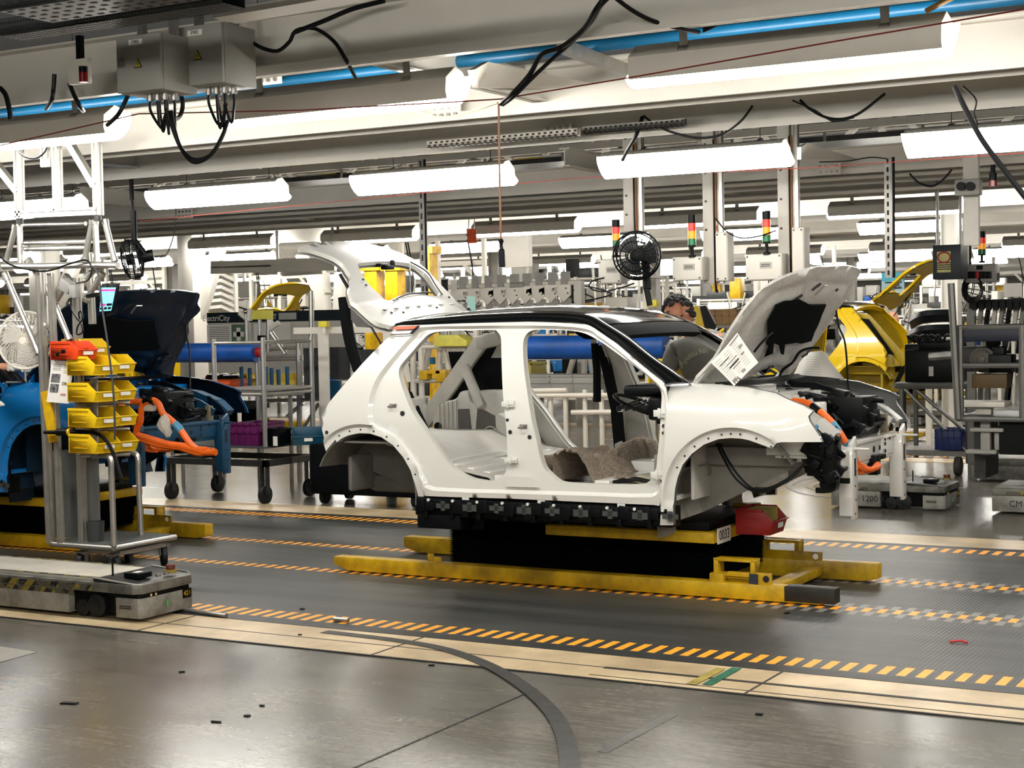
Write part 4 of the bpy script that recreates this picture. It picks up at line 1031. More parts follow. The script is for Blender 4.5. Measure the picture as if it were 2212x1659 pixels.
# ---------------------------------------------------------------- the yellow lift carrier under the white car
YWORN = mt('scuffed_yellow_steel', (222, 180, 18), .42, nz=(3.2, .3, .12), col2=(120, 92, 22))
def rib_bellows(x0, x1, y0, y1, z0, z1, n=18):
    g = MB(); rings = []
    for i in range(2*n+1):
        z = z0+(z1-z0)*i/(2*n); k = .02 if i % 2 else 0
        rings.append([V((x0+k, y0+k, z)), V((x1-k, y0+k, z)), V((x1-k, y1-k, z)), V((x0+k, y1-k, z))])
    return g.loft(rings, True, True)
def build_carrier():
    yn = S[1]+.055; yf = S[2]-.055
    a = atY(730, 1215, yn); b = atY(1807, 1285, yn)
    base = V(((a.x+b.x)/2, YC, 0)); t = thing('lift_carrier', 'proto', 'carrier', base)
    h = .105
    def rail(x0, x1, y, w, hh):
        return MB().prism([V((x0, y-w/2, .05)), V((x0+.12, y-w/2, .012)), V((x1-.1, y-w/2, .012)), V((x1, y-w/2, .03)), V((x1, y-w/2, hh)), V((x0, y-w/2, hh))], (0, w, 0))
    rail(a.x, b.x, yn, .10, h).build('skid_rail', YWORN, t, bev=.006)
    c = atY(880, 1185, yf); d = atY(1900, 1240, yf)
    rail(c.x, d.x, yf, .10, h+.02).build('skid_rail', YWORN, t, bev=.006)
    # black end of the near rail
    MB().bb(b.x-.3, b.x+.005, yn-.053, yn+.053, .02, h+.004).build('rail_shoe', mt('worn_black_shoe', (42, 38, 30), .5, nz=(9, .4)), t, bev=.004)
    # cross members
    for px in (1100, 1660):
        x = atY(px, 1240, yn).x; MB().bb(x-.05, x+.05, yn, yf, .04, h-.01).build('cross_member', YWORN, t, bev=.004)
    x0 = atY(966, 1200, yn+.04).x; x1 = atY(1545, 1220, yn+.04).x
    zt = atY(1300, 1150, yn).z
    rib_bellows(x0, x1, yn+.06, yf+.03, h, zt-.03).build('bellows', mt('black_bellows', (5, 9, 11), .5, spec=.2), t, ang=20)
    # lift platform
    pa = atY(1178, 1150, yn).x; pb = atY(1541, 1150, yn).x
    MB().bb(pa, pb, yn+.0, yf+.06, zt-.035, zt+.03).build('platform', YWORN, t, bev=.006)
    MB().bb(x0-.05, pb-.05, yn+.06, yf, zt+.03, zt+.09).bb(x0-.15, x0+.3, yn+.02, yf, zt-.03, zt+.07).build('body_support', BLACK, t, bev=.01)
    for (px, py) in ((1480, 1128), (1620, 1090)):
        q = atY(px, py, yn+.2 if px < 1500 else yf); MB().bb(q.x-.1, q.x+.06, q.y-.05, q.y+.05, q.z-.01, q.z+.01).bb(q.x-.05, q.x+.03, q.y-.03, q.y+.03, zt, q.z).build('locating_pad', YWORN, t, bev=.003)
    # number plate
    q = V((pb+.001, yn+.12, zt))
    MB().bb(pb, pb+.004, yn+.06, yn+.27, zt-.045, zt+.05).build('number_plate', PAPER, t)
    text('plate_number', '0033', (pb+.005, yn+.165, zt+.002), (0, 1, 0), (0, 0, 1), .085, INK, t)
    # cranked brackets at the front
    def bracket(px0, px1, pyt, pyb, y, w):
        p0 = atY(px0, pyt, y); p1 = atY(px1, pyb, y); g = MB(); x0_, x1_ = p0.x, p1.x; z1_ = p0.z; z0_ = p1.z; th = .016
        g.bb(x0_, x1_, y-w/2, y+w/2, z1_-th, z1_).bb(x0_, x1_, y-w/2, y+w/2, z0_, z0_+th).bb(x0_, x0_+th*1.6, y-w/2, y+w/2, z0_, z1_).bb(x1_-th*1.6, x1_, y-w/2, y+w/2, z0_, z1_)
        g.build('buffer_bracket', YWORN, t, bev=.003)
        return x0_, x1_, z0_
    xa, xb, zb = bracket(1549, 1636, 1203, 1248, yn+.05, .10)
    g = MB().bb(xa-.02, xa+.07, yn-.03, yn+.07, h-.01, h+.05).bb(xb+.02, xb+.12, yn-.03, yn-.015, h-.01, h+.07).bb(xa+.07, xb+.02, yn+.03, yn+.07, h-.01, h+.055); g.build('bracket_foot', YWORN, t, bev=.003)
    MB().bb(xb-.02, xb+.035, yn-.035, yn-.02, h, h+.06).build('tag_reader', mt('dark_tag', (44, 50, 64), .5), t)
    MB().cyl((xb+.085, yn-.033, h+.035), (xb+.085, yn-.029, h+.035), .02, 14).build('lug_hole', MATS['dark_hole'], t)
    xa, xb, zb = bracket(1650, 1730, 1163, 1212, yf+.02, .10)
    g = MB().bb(xa, xb+.16, yf-.04, yf-.02, h, h+.075).bb(xa-.05, xb, yf-.02, yf+.03, h, h+.05); g.build('bracket_foot', YWORN, t, bev=.003)
    MB().cyl((xb+.12, yf-.043, h+.045), (xb+.12, yf-.039, h+.045), .018, 14).build('lug_hole', PAPER, t)
    q = atY(937, 1208, yn+.02)
    MB().bb(q.x-.05, q.x+.0, yn+.02, yn+.03, h-.01, h+.05).bb(q.x, q.x+.06, yn+.02, yn+.03, h-.01, h+.03).build('lug_plate', YWORN, t, bev=.003)
    return t, zt, pb, yn, yf, h
CARR, CZT, CPB, CYN, CYF, CRH = build_carrier()
CARR['label'] = 'yellow skid carrier with black bellows lift and plate 0033 under the white car'
def open_bin(name, label, loc, l, w, h, mat, cat='bin', group=None, rz=0, front=.55):
    """stacking bin: closed back and sides, dropped front lip; l along local x (front at +x)"""
    t = thing(name, label, cat, (0, 0, 0), group)
    th = .006; x0, x1 = -l/2, l/2; y0, y1 = -w/2, w/2; c = l*.28
    g = MB()
    g.bb(x0, x1-.02, y0+.008, y1-.008, 0, th)
    g.bb(x0, x0+th, y0, y1, 0, h)
    for y in (y0, y1-th):
        g.prism([V((x0, y, 0)), V((x1-.03, y, 0)), V((x1, y, h*front)), V((x1-c, y, h)), V((x0, y, h))], (0, th, 0))
    for y in (y0-.005, y1-.003): g.bb(x0, x1-c, y, y+.008, h-.02, h); 
    for y in (y0-.003, y1-.001): g.bb(x0+.05, x1-c-.02, y, y+.004, h*.25, h*.28).bb(x0+.05, x1-c-.02, y, y+.004, h*.62, h*.65)
    g.build('bin_shell', mat, t, bev=.0015)
    g = MB().prism([V((x1-.032, y0, 0)), V((x1-.026, y0, 0)), V((x1+.004, y0, h*front)), V((x1-.004, y0, h*front))], (0, w, 0)); g.bb(x1-.012, x1+.012, y0, y1, h*front-.008, h*front)
    g.build('front_lip', mat, t, bev=.001)
    MB().bb(x1+.001, x1+.006, -.04, .04, h*front*.45, h*front*.8).build('label_holder', PAPER, t)
    t.location = V(loc); t.rotation_euler = (0, 0, rz); ORG[t.name] = V(loc)
    return t
q = atY(1620, 1150, CYN+.25)
RB = open_bin('red_bin', 'dark red stacking bin hooked on the front of the carrier beside plate 0033', (CPB+.12, CYN+.50, CZT-.02), .24, .26, .16, mt('dark_red_plastic', (168, 32, 30), .4))
k_ = MB().box((0, 0, .08), (.14, .2, .15)).build('bin_insert', mt('olive_block', (168, 156, 74), .6), None); k_.parent = RB
# ---------------------------------------------------------------- the neighbours on the lines: same body, other paint
CBLUE = paint('bright_blue_car_paint', (14, 122, 196)); CYELLOW = paint('yellow_car_paint', (238, 200, 16))
BLUEIN = mt('blue_shaded_inside', (12, 42, 66), .5, nz=(4, .15)); YELIN = mt('yellow_shaded_inside', (176, 150, 20), .5, nz=(4, .15))  # darker copies of the body paints, interior shade put into the colour
DBLUE = mt('shaded_blue_underside', (4, 22, 40), .35, spec=.3)  # blue paint in shadow: shade of underside and inner fender in the colour
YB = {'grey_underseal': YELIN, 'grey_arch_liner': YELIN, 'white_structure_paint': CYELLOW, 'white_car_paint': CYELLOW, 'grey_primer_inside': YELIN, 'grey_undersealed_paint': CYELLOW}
BB = {'grey_underseal': BLUEIN, 'grey_arch_liner': BLUEIN, 'white_structure_paint': mt('shaded_blue_structure', (18, 66, 96), .4), 'white_car_paint': CBLUE, 'grey_primer_inside': BLUEIN, 'grey_undersealed_paint': DBLUE, 'grey_inner_fender': DBLUE}  # shaded copy of the blue paint for the front structure
tip_w = atY(1937, 912, 2*YC-Y0-.17).x; tip_b = atY(503, 893, 2*YC-Y0-.17).x
SHB = tip_b-tip_w
noin = ('pillar_sticker', 'sill_plate', 'label', 'label_print', 'hanging_film', 'boot_seal_bag')
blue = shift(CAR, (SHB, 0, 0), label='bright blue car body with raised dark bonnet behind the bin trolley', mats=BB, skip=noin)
blueC = shift(CARR, (SHB, 0, 0), label='yellow skid carrier with black bellows under the blue car at the left edge', skip=('plate_number', 'number_plate'))
# the yellow car runs the other way on the second belt
Y2 = YC+LINE2
rear_w = near(700, 915).x
yx = atY(1992, 860, Y2).x
ycar = dup(CAR, (yx-(CAR.location.x-rear_w)-.24, Y2, .12), PI, label='yellow car body facing away with raised tailgate beyond the white bonnet', mats=YB, skip=noin+('tailgate_trim', 'bonnet', 'bonnet_frame', 'insulation_pad', 'bonnet_slot', 'latch_striker', 'washer_hose', 'bonnet_prop_cable', 'bonnet_hinge', 'bonnet_harness'))
ycarr = dup(CARR, (ycar.location.x, Y2, .006), PI, label='yellow skid carrier under the yellow car on the second belt', skip=('plate_number', 'number_plate'))

# loose orange harness at the nose of the blue car
t = thing('wiring_harness', 'loose orange cable harness with blue tape hanging from the nose of the blue car', 'wiring harness', atY(360, 930, 8.75))
BT = MATS['blue_tape']
for pts, r in (([(284, 868), (300, 868), (316, 868), (330, 865), (342, 872), (352, 893), (368, 906), (385, 922), (398, 940), (410, 957), (425, 970), (448, 972)], .024), ([(318, 866), (308, 875), (304, 895), (303, 910), (296, 925), (293, 942)], .024), ([(296, 940), (330, 950), (365, 960), (400, 965), (440, 976), (466, 977)], .026), ([(300, 948), (345, 962), (390, 968), (430, 980), (462, 973)], .02)):
    MB().tube(spl([atY(px, py, 8.72) for px, py in pts], 5), r, 9).build('orange_sleeve', ORANGE, t)
p = spl([atY(px, py, 8.72) for px, py in ((378, 915), (385, 922), (392, 931))], 5); MB().tube(p, .026, 9).build('tape_wrap', BT, t)
MB().tube(spl([atY(px, py, 8.72) for px, py in ((312, 868), (322, 864), (334, 868))], 5), .027, 9).build('tape_wrap', BLACK, t)
g = MB(); c = atY(354, 916, 8.68); g.ball(c, .06, 12, (.9, .5, 1.1)); g.ball(c+V((.03, 0, -.05)), .045, 10, (.8, .5, 1)); g.v = [v+V((R.uniform(-.008, .008), R.uniform(-.008, .008), R.uniform(-.008, .008))) for v in g.v]
g.build('plastic_bag', mt('clear_plastic_bag', (206, 202, 196), .2, alpha=.7), t)
MB().box(atY(322, 878, 8.74), (.1, .05, .07)).build('connector', mt('pale_connector', (196, 190, 186), .4), t, bev=.008)
# ---------------------------------------------------------------- bin trolley at the left
BINY = mt('yellow_bin_plastic', (236, 196, 22), .4, nz=(6, .06)); BINO = mt('orange_red_bin_plastic', (232, 72, 26), .4)
TY = 8.05
def prof(g, a, b, w=.045):
    """slotted aluminium profile: square bar with grooves"""
    a = V(a); b = V(b); d = (b-a).normalized(); u = V((0, 1, 0)) if abs(d.z) > .9 else V((0, 0, 1)); sd = d.cross(u).normalized(); u = sd.cross(d).normalized()
    for i in (-1, 1):
        for j in (-1, 1):
            g.bar(a+sd*(i*w*.33)+u*(j*w*.33), b+sd*(i*w*.33)+u*(j*w*.33), w*.3, w*.3, u)
    g.bar(a, b, w*.55, w*.55, u)
    return g
def build_trolley():
    q = atY(210, 1190, TY); t = thing('bin_trolley', 'aluminium trolley with tall lattice mast carrying yellow bins, left of the blue bonnet', 'trolley', (q.x, TY+.3, 0))
    P = lambda px, py, d=0: atY(px, py, TY+d)
    # base frame
    z0 = P(108, 1175).z; x0 = P(110, 1175).x; x1 = P(246, 1182).x; dy = .62
    g = MB()
    for y in (TY, TY+dy): g.cyl((x0, y, z0), (x1, y, z0), .019, 10)
    for x in (x0, x1, (x0+x1)/2): g.cyl((x, TY, z0), (x, TY+dy, z0), .019, 10)
    g.bb(x0+.2, x1-.02, TY+.08, TY+dy-.08, z0-.06, z0-.03); g.build('base_frame', ALU, t)
    MB().bb(x0, x1, TY, TY+dy, z0+.012, z0+.02).build('base_deck', mt('grey_deck_board', (84, 86, 84), .5), t)
    # castors
    for x, y, a in ((x0+.24, TY+.06, .3), (x1-.06, TY+.06, 1.2), (x0+.2, TY+dy-.06, .5), (x1-.06, TY+dy-.06, .9)):
        ax = V((math.cos(a), math.sin(a), 0)); c = V((x, y, .076))
        w_ = MB().cyl(c-ax*.018, c+ax*.018, .074, 22).cyl(c-ax*.021, c+ax*.021, .045, 18).build('castor', RUBBER, t, bev=.004)
        m_ = MB().bar(c-ax*.028, c-ax*.028+V((0, 0, z0-.13)), .05, .006, ax).bar(c+ax*.028, c+ax*.028+V((0, 0, z0-.13)), .05, .006, ax).box((x, y, z0-.055), (.07, .07, .02)).build('castor_fork', GALV, w_)
    # main masts: pairs of slotted profiles
    for nm, (a, b, wq) in (('mast', ((86, 590), (110, 1172), .05)), ('mast', ((110, 590), (132, 1172), .04))):
        prof(MB(), P(*a), P(*b), wq).build(nm, ALU, t)
    MB().bar(P(98, 845, -.03), P(116, 955, -.03), .075, .02, (0, 1, 0)).build('yellow_sleeve', YEL, t)
    prof(MB(), P(165, 600, .1), P(180, 1172, .1), .05).build('mast', ALU, t)
    prof(MB(), P(192, 545, .35), P(200, 700, .35), .04).build('mast', ALU, t)
    # handle hoops
    for pts in (((225, 985), (236, 990), (240, 1010), (243, 1180)),):
        MB().tube(spl([P(200, 985, .05), P(226, 984, .0), P(238, 992, 0), P(241, 1030, 0), P(246, 1180, 0)], 6), .021, 10).build('hoop_post', ALU, t)
    MB().tube(spl([P(262, 978, .55), P(284, 977, .5), P(297, 988, .5), P(299, 1030, .5), P(305, 1165, .5)], 6), .02, 10).build('hoop_post', ALU, t)
    # grey rolled sheets standing on the deck
    for (px, r, h0) in ((147, .10, 980), (195, .075, 990)):
        c = P(px, 1172, .25); zt_ = P(px, h0, .25).z
        MB().lathe([(r, 0), (r, zt_-z0), (r-.006, zt_-z0), (r-.006, .0)], (c.x, c.y, z0+.02), n=22).build('sheet_roll', mt('grey_roll', (104, 106, 104), .5, nz=(3, .1)), t)
    c = P(207, 1165, .12); MB().lathe([(.0, 0), (.055, 0), (.062, .14), (.058, .14), (.052, .01)], (c.x, c.y, z0+.02), n=20).build('cup', mt('grey_tub', (62, 66, 66), .5), t)
    # lattice head: lower ring, struts, upper frame
    T = lambda pts, r=.021, nm='strut': MB().tube([P(*q) for q in pts], r, 10).build(nm, ALU, t)
    T(((8, 575), (95, 575), (185, 572), (255, 573)), .024, 'head_rail'); T(((40, 487, .3), (185, 483, .3)), .016, 'head_rail')
    T(((55, 525, .15), (185, 522, .15)), .018, 'head_rail'); T(((55, 538, .15), (185, 535, .15)), .018, 'head_rail')
    for a, b in (((10, 590), (84, 765)), ((34, 485), (12, 570)), ((42, 480), (44, 572)), ((200, 475), (182, 565)), ((226, 475), (248, 565)), ((205, 475), (210, 570)), ((60, 560), (112, 640)), ((112, 650), (146, 595)), ((115, 650), (150, 735)), ((150, 600), (118, 655)), ((184, 650), (222, 590)), ((186, 600), (212, 575))):
        MB().tube([P(*a, .05), P(*b, .05)], .021, 10).tube([P(*a, .05), P(*a, .05).lerp(P(*b, .05), .1)], .026, 10).tube([P(*b, .05), P(*b, .05).lerp(P(*a, .05), .1)], .026, 10).build('strut', ALU, t)
    for a, b in (((40, 320), (43, 470)), ((208, 290), (213, 465)), ((122, 310), (126, 455)), ((38, 464), (214, 456))):
        prof(MB(), P(*a), P(*b), .055).build('upper_frame', ALU, t)
    for a, b in (((145, 300), (206, 402)), ((-20, 340), (40, 415))): MB().bar(P(*a), P(*b), .045, .05, (0, 1, 0)).build('upper_brace', ALU, t)
    for px, py in ((105, 335), (112, 335)): pass
    prof(MB(), P(97, 312, .02), P(98, 360, .02), .05).build('hanger_block', ALU, t); MB().box(P(104, 352), (.09, .05, .06)).build('hanger_block', WHITE, t)
    g = MB()
    for px, py in ((42, 478), (211, 472)): g.cyl(P(px, py-6), P(px, py+6), .026, 12)
    g.build('socket', DKSTEEL, t)
    # grey switch boxes and cable
    MB().box(P(146, 618, -.03), (.10, .07, .08), M.Rotation(.5, 3, 'Y')).build('switch_box', mt('grey_plastic', (150, 150, 148), .5), t, bev=.006)
    MB().box(P(161, 630, -.04), (.06, .05, .09)).build('switch_box', MATS['grey_plastic'], t, bev=.006)
    MB().tube(spl([P(155, 640, -.06), P(153, 660, -.06), P(158, 675, -.06), P(168, 690, -.06), P(176, 700, -.07), P(178, 718, -.07), P(166, 722, -.07), P(168, 705, -.07), P(178, 690, -.07), P(176, 674, -.07), P(170, 676, -.07), P(172, 690, -.07)], 5), .006, 6).build('charger_cable', CABLE, t)
    MB().tube(spl([P(0, 555, -.04), P(30, 575, -.05), P(95, 586, -.05), P(150, 570, -.05), P(185, 562, -.05), P(198, 580, -.05), P(190, 605, -.05), P(165, 612, -.05)], 6), .006, 6).build('lead_cable', CABLE, t)
    # tablet on a holder
    a, b, c, d = P(214, 678, -.1), P(243, 676, -.12), P(257, 612, -.12), P(219, 612, -.1)
    n = (b-a).cross(d-a).normalized()
    if n.y > 0: n = -n
    tb = MB().prism([a, b, c, d], n*-.012).build('tablet', BLACK, t, bev=.003)
    F = lambda u, v, h: a.lerp(b, u).lerp(d.lerp(c, u), v)+n*h
    def rect(u0, u1, v0, v1, h): return [F(u0, v0, h), F(u1, v0, h), F(u1, v1, h), F(u0, v1, h)]
    MB().add(rect(.07, .92, .08, .86, .006), [(0, 1, 2, 3)]).build('screen', mt('lit_screen', (112, 206, 226), emit=.55), tb)
    g = MB().add(rect(.07, .92, .74, .80, .0075), [(0, 1, 2, 3)]).add(rect(.1, .48, .25, .33, .0075), [(0, 1, 2, 3)]).add(rect(.4, .56, .6, .62, .0075), [(0, 1, 2, 3)]); g.build('screen_button', mt('lit_magenta', (196, 40, 140), emit=.5), tb)
    g = MB().add(rect(.53, .9, .25, .33, .0075), [(0, 1, 2, 3)])
    for k in range(3): g.add(rect(.1+.28*k, .32+.28*k, .13, .21, .0075), [(0, 1, 2, 3)])
    g.build('screen_button', BLACK, tb)
    MB().bar(P(192, 640, -.05), P(216, 635, -.07), .05, .02).build('tablet_arm', BLACK, t)
    # black flat strap hanging down the front
    MB().tube(spl([P(202, 575, -.12), P(214, 600, -.13), P(220, 660, -.14), P(235, 760, -.15), P(246, 860, -.15), P(248, 950, -.15)], 6), .007, 6).build('air_hose', mt('dark_braided_hose', (46, 50, 50), .6), t)
    # nut runner pistol and its hose at waist height
    c1, c2 = P(96, 934, -.07), P(185, 933, -.07)
    MB().tube([c1, c1.lerp(c2, .3), c1.lerp(c2, .32), c1.lerp(c2, .62), c1.lerp(c2, .64), c2], [.012, .016, .026, .026, .018, .014], 12).build('nut_runner', BLACK, t)
    MB().tube([c1.lerp(c2, .6), c1.lerp(c2, .66)], .0275, 12).build('tool_band', YEL, t)
    MB().tube(spl([c2, P(205, 935, -.07), P(228, 950, -.07), P(245, 980, -.07), P(256, 1015, -.07), P(262, 1035, -.07)], 6), .013, 8).cyl(P(262, 1033, -.07), P(262, 1045, -.07), .016, 8).build('tool_hose', CABLE, t)
    MB().tube(spl([P(236, 1045, .05), P(240, 1075, .05), P(247, 1095, .05)], 4), .006, 6).build('tool_lead', GALV, t)
    # shelf rails under the bins and front upright
    for py in (873, 930, 985):
        MB().cyl(P(168, py, .02), P(280, py-4, .3), .014, 8).build('shelf_rail', ALU, t)
    MB().bar(P(203, 818, -.02), P(205, 985, -.02), .06, .012, (0, 1, 0)).build('label_strip', mt('worn_pale_strip', (182, 182, 178), .5, nz=(14, .4), col2=(70, 70, 70)), t)
    return t
TROL = build_trolley()
def tbin(px, py, pxr, mat, label, dy=0., fill=True, grp='yellow bins on the trolley'):
    """bin whose near bottom-left corner is at px,py; front faces the camera side right"""
    pass
TP = lambda px, py, d=0: atY(px, py, TY+d)
def put_bin(px, py, d, mat, label, l=.31, w=.20, h=.13, grp='yellow parts bins on the trolley shelves', rz=-.15):
    c = TP(px, py, d)
    o = open_bin('parts_bin', label, (c.x, c.y, c.z), l, w, h, mat, 'bin', grp, rz)
    g = MB()
    for i in range(14): g.box((R.uniform(-.1, .11), R.uniform(-.07, .07), .03+R.uniform(0, .03)), (.04, .03, .025), M.Rotation(R.random()*3, 3, 'Z'))
    k_ = g.build('bin_contents', BLACK, None, bev=.003); k_.parent = o; k_['kind'] = 'stuff'
    return o
put_bin(160, 776, -.03, BINO, 'orange red bin of bright screws on top, beside the white fan', .31, .16, .125, None)
put_bin(186, 770, .18, BINY, 'yellow bin on the top tier, just right of the orange red one', .3, .18, .125)
for k, (py, nm) in enumerate(((810, 'topmost row of four, under the orange red bin'), (867, 'second row of four, under the topmost'), (922, 'third row of four, behind the nut runner hose'), (977, 'lowest row of four, just above the grey rolls'))):
    put_bin(201+1.5*k, py, -.02, BINY, 'yellow bin at the near side, '+nm)
    put_bin(238+2*k, py-4, .22, BINY, 'yellow bin at the far side, '+nm)
# instruction sheet on the trolley
pt, pf, pr, pu = sheet('instruction_sheet', [(111, 778, 0), (161, 780, 0), (150, 872, 0), (99, 868, 0)], TY-.06, 'curled instruction sheet reading OK and NOK hung on the trolley')
lines(pf, [(.1, .45, .1+.04*i, .008) for i in range(4)]+[(.55, .9, .1+.045*i, .008) for i in range(5)], 'printed_line', GREYP, pt)
g = MB()
for v0, v1 in ((.32, .52), (.56, .76)): g.add([pf(.08, v0), pf(.45, v0), pf(.45, v1), pf(.08, v1)], [(0, 1, 2, 3)])
g.build('printed_photo', mt('dark_printed_photo', (44, 46, 50), .6, nz=(30, .5), col2=(150, 150, 150)), pt)
text('ok_mark', 'OK', pf(.7, .54, .004), pr, pu, .032, INK, pt); text('nok_mark', 'NOK', pf(.72, .8, .004), pr, pu, .022, mt('red_print', (190, 60, 50), .7), pt)
# ---------------------------------------------------------------- white desk-type fan on the trolley's far side
def build_fan_white():
    c = atY(55, 735, TY+.1); t = thing('white_fan', 'white round fan with perforated guard clamped behind the trolley mast', 'fan', c)
    ax = V((.35, -.93, .1)).normalized(); u = V((0, 0, 1)).cross(ax).normalized(); w = ax.cross(u)
    r = .205
    g = MB(); g.tube([c+(u*math.cos(a)+w*math.sin(a))*r for a in [2*PI*i/40 for i in range(40)]], .008, 8, closed=True)
    for rr in [.03+.0125*i for i in range(14)]:
        pts = [c+ax*(.05*(1-(rr/r)**2))+(u*math.cos(a)+w*math.sin(a))*rr for a in [2*PI*i/40 for i in range(40)]]
        g.tube(pts, .0022, 4, closed=True)
    for i in range(36):
        a = 2*PI*i/36; g.tube([c+ax*(.05*(1-(k/6)**2))+(u*math.cos(a+.1*k)+w*math.sin(a+.1*k))*r*k/6 for k in range(1, 7)], .0022, 4)
    g.build('guard', WHITE, t)
    for k in range(3):
        a0 = 2*PI*k/3+.4
        def bl(p, q, a0=a0):
            rr = .03+.15*p; a = a0+(q-.5)*1.25*(1-.25*p*p)+.3*p; return c-ax*(.01+.03*(q-.5))+(u*math.cos(a)+w*math.sin(a))*rr
        MB().grid(bl, 8, 8).build('blade', mt('pale_fan_blade', (206, 206, 206), .35), t, solid=.003)
    MB().cyl(c-ax*.02, c+ax*.045, .035, 20).cyl(c-ax*.16, c-ax*.03, .055, 20, .06).build('motor', WHITE, t, bev=.006)
    MB().cyl(c-ax*.1, TP(95, 700, 0), .014, 8).build('clamp_arm', WHITE, t)
build_fan_white()
# ---------------------------------------------------------------- low automatic carts
def hazard_material():
    m = bpy.data.materials.new('black_yellow_hazard'); m.use_nodes = True; nt = m.node_tree; b = nt.nodes['Principled BSDF']
    tc = nt.nodes.new('ShaderNodeTexCoord'); sx = nt.nodes.new('ShaderNodeSeparateXYZ'); nt.links.new(tc.outputs['Object'], sx.inputs[0])
    def ma(op, a, c=None):
        n = nt.nodes.new('ShaderNodeMath'); n.operation = op
        for i, x in enumerate((a, c)):
            if x is None: continue
            if isinstance(x, (int, float)): n.inputs[i].default_value = x
            else: nt.links.new(x, n.inputs[i])
        return n.outputs[0]
    f = ma('LESS_THAN', ma('FRACT', ma('DIVIDE', ma('ADD', ma('SUBTRACT', sx.outputs[0], sx.outputs[2]), sx.outputs[1]), .13)), .5)
    x = nt.nodes.new('ShaderNodeMix'); x.data_type = 'RGBA'; nt.links.new(f, x.inputs[0]); x.inputs[6].default_value = (*lin((28, 28, 28)), 1); x.inputs[7].default_value = (*lin((136, 122, 52)), 1)
    nz = nt.nodes.new('ShaderNodeTexNoise'); nz.inputs['Scale'].default_value = 14; nz.inputs['Detail'].default_value = 5; nt.links.new(tc.outputs['Object'], nz.inputs['Vector'])
    y = nt.nodes.new('ShaderNodeMix'); y.data_type = 'RGBA'; nt.links.new(ma('GREATER_THAN', nz.outputs['Fac'], .5), y.inputs[0]); nt.links.new(x.outputs[2], y.inputs[6]); y.inputs[7].default_value = (*lin((88, 84, 70)), 1)
    nt.links.new(y.outputs[2], b.inputs['Base Color']); b.inputs['Roughness'].default_value = .5
    return m
HAZ = hazard_material()
AGVG = mt('grey_cart_paint', (150, 148, 140), .5, nz=(5, .18), col2=(84, 82, 76)); AGVT = mt('pale_cart_deck', (196, 192, 180), .35, nz=(4, .14)); AGVB = mt('dark_cart_panel', (40, 44, 46), .4)
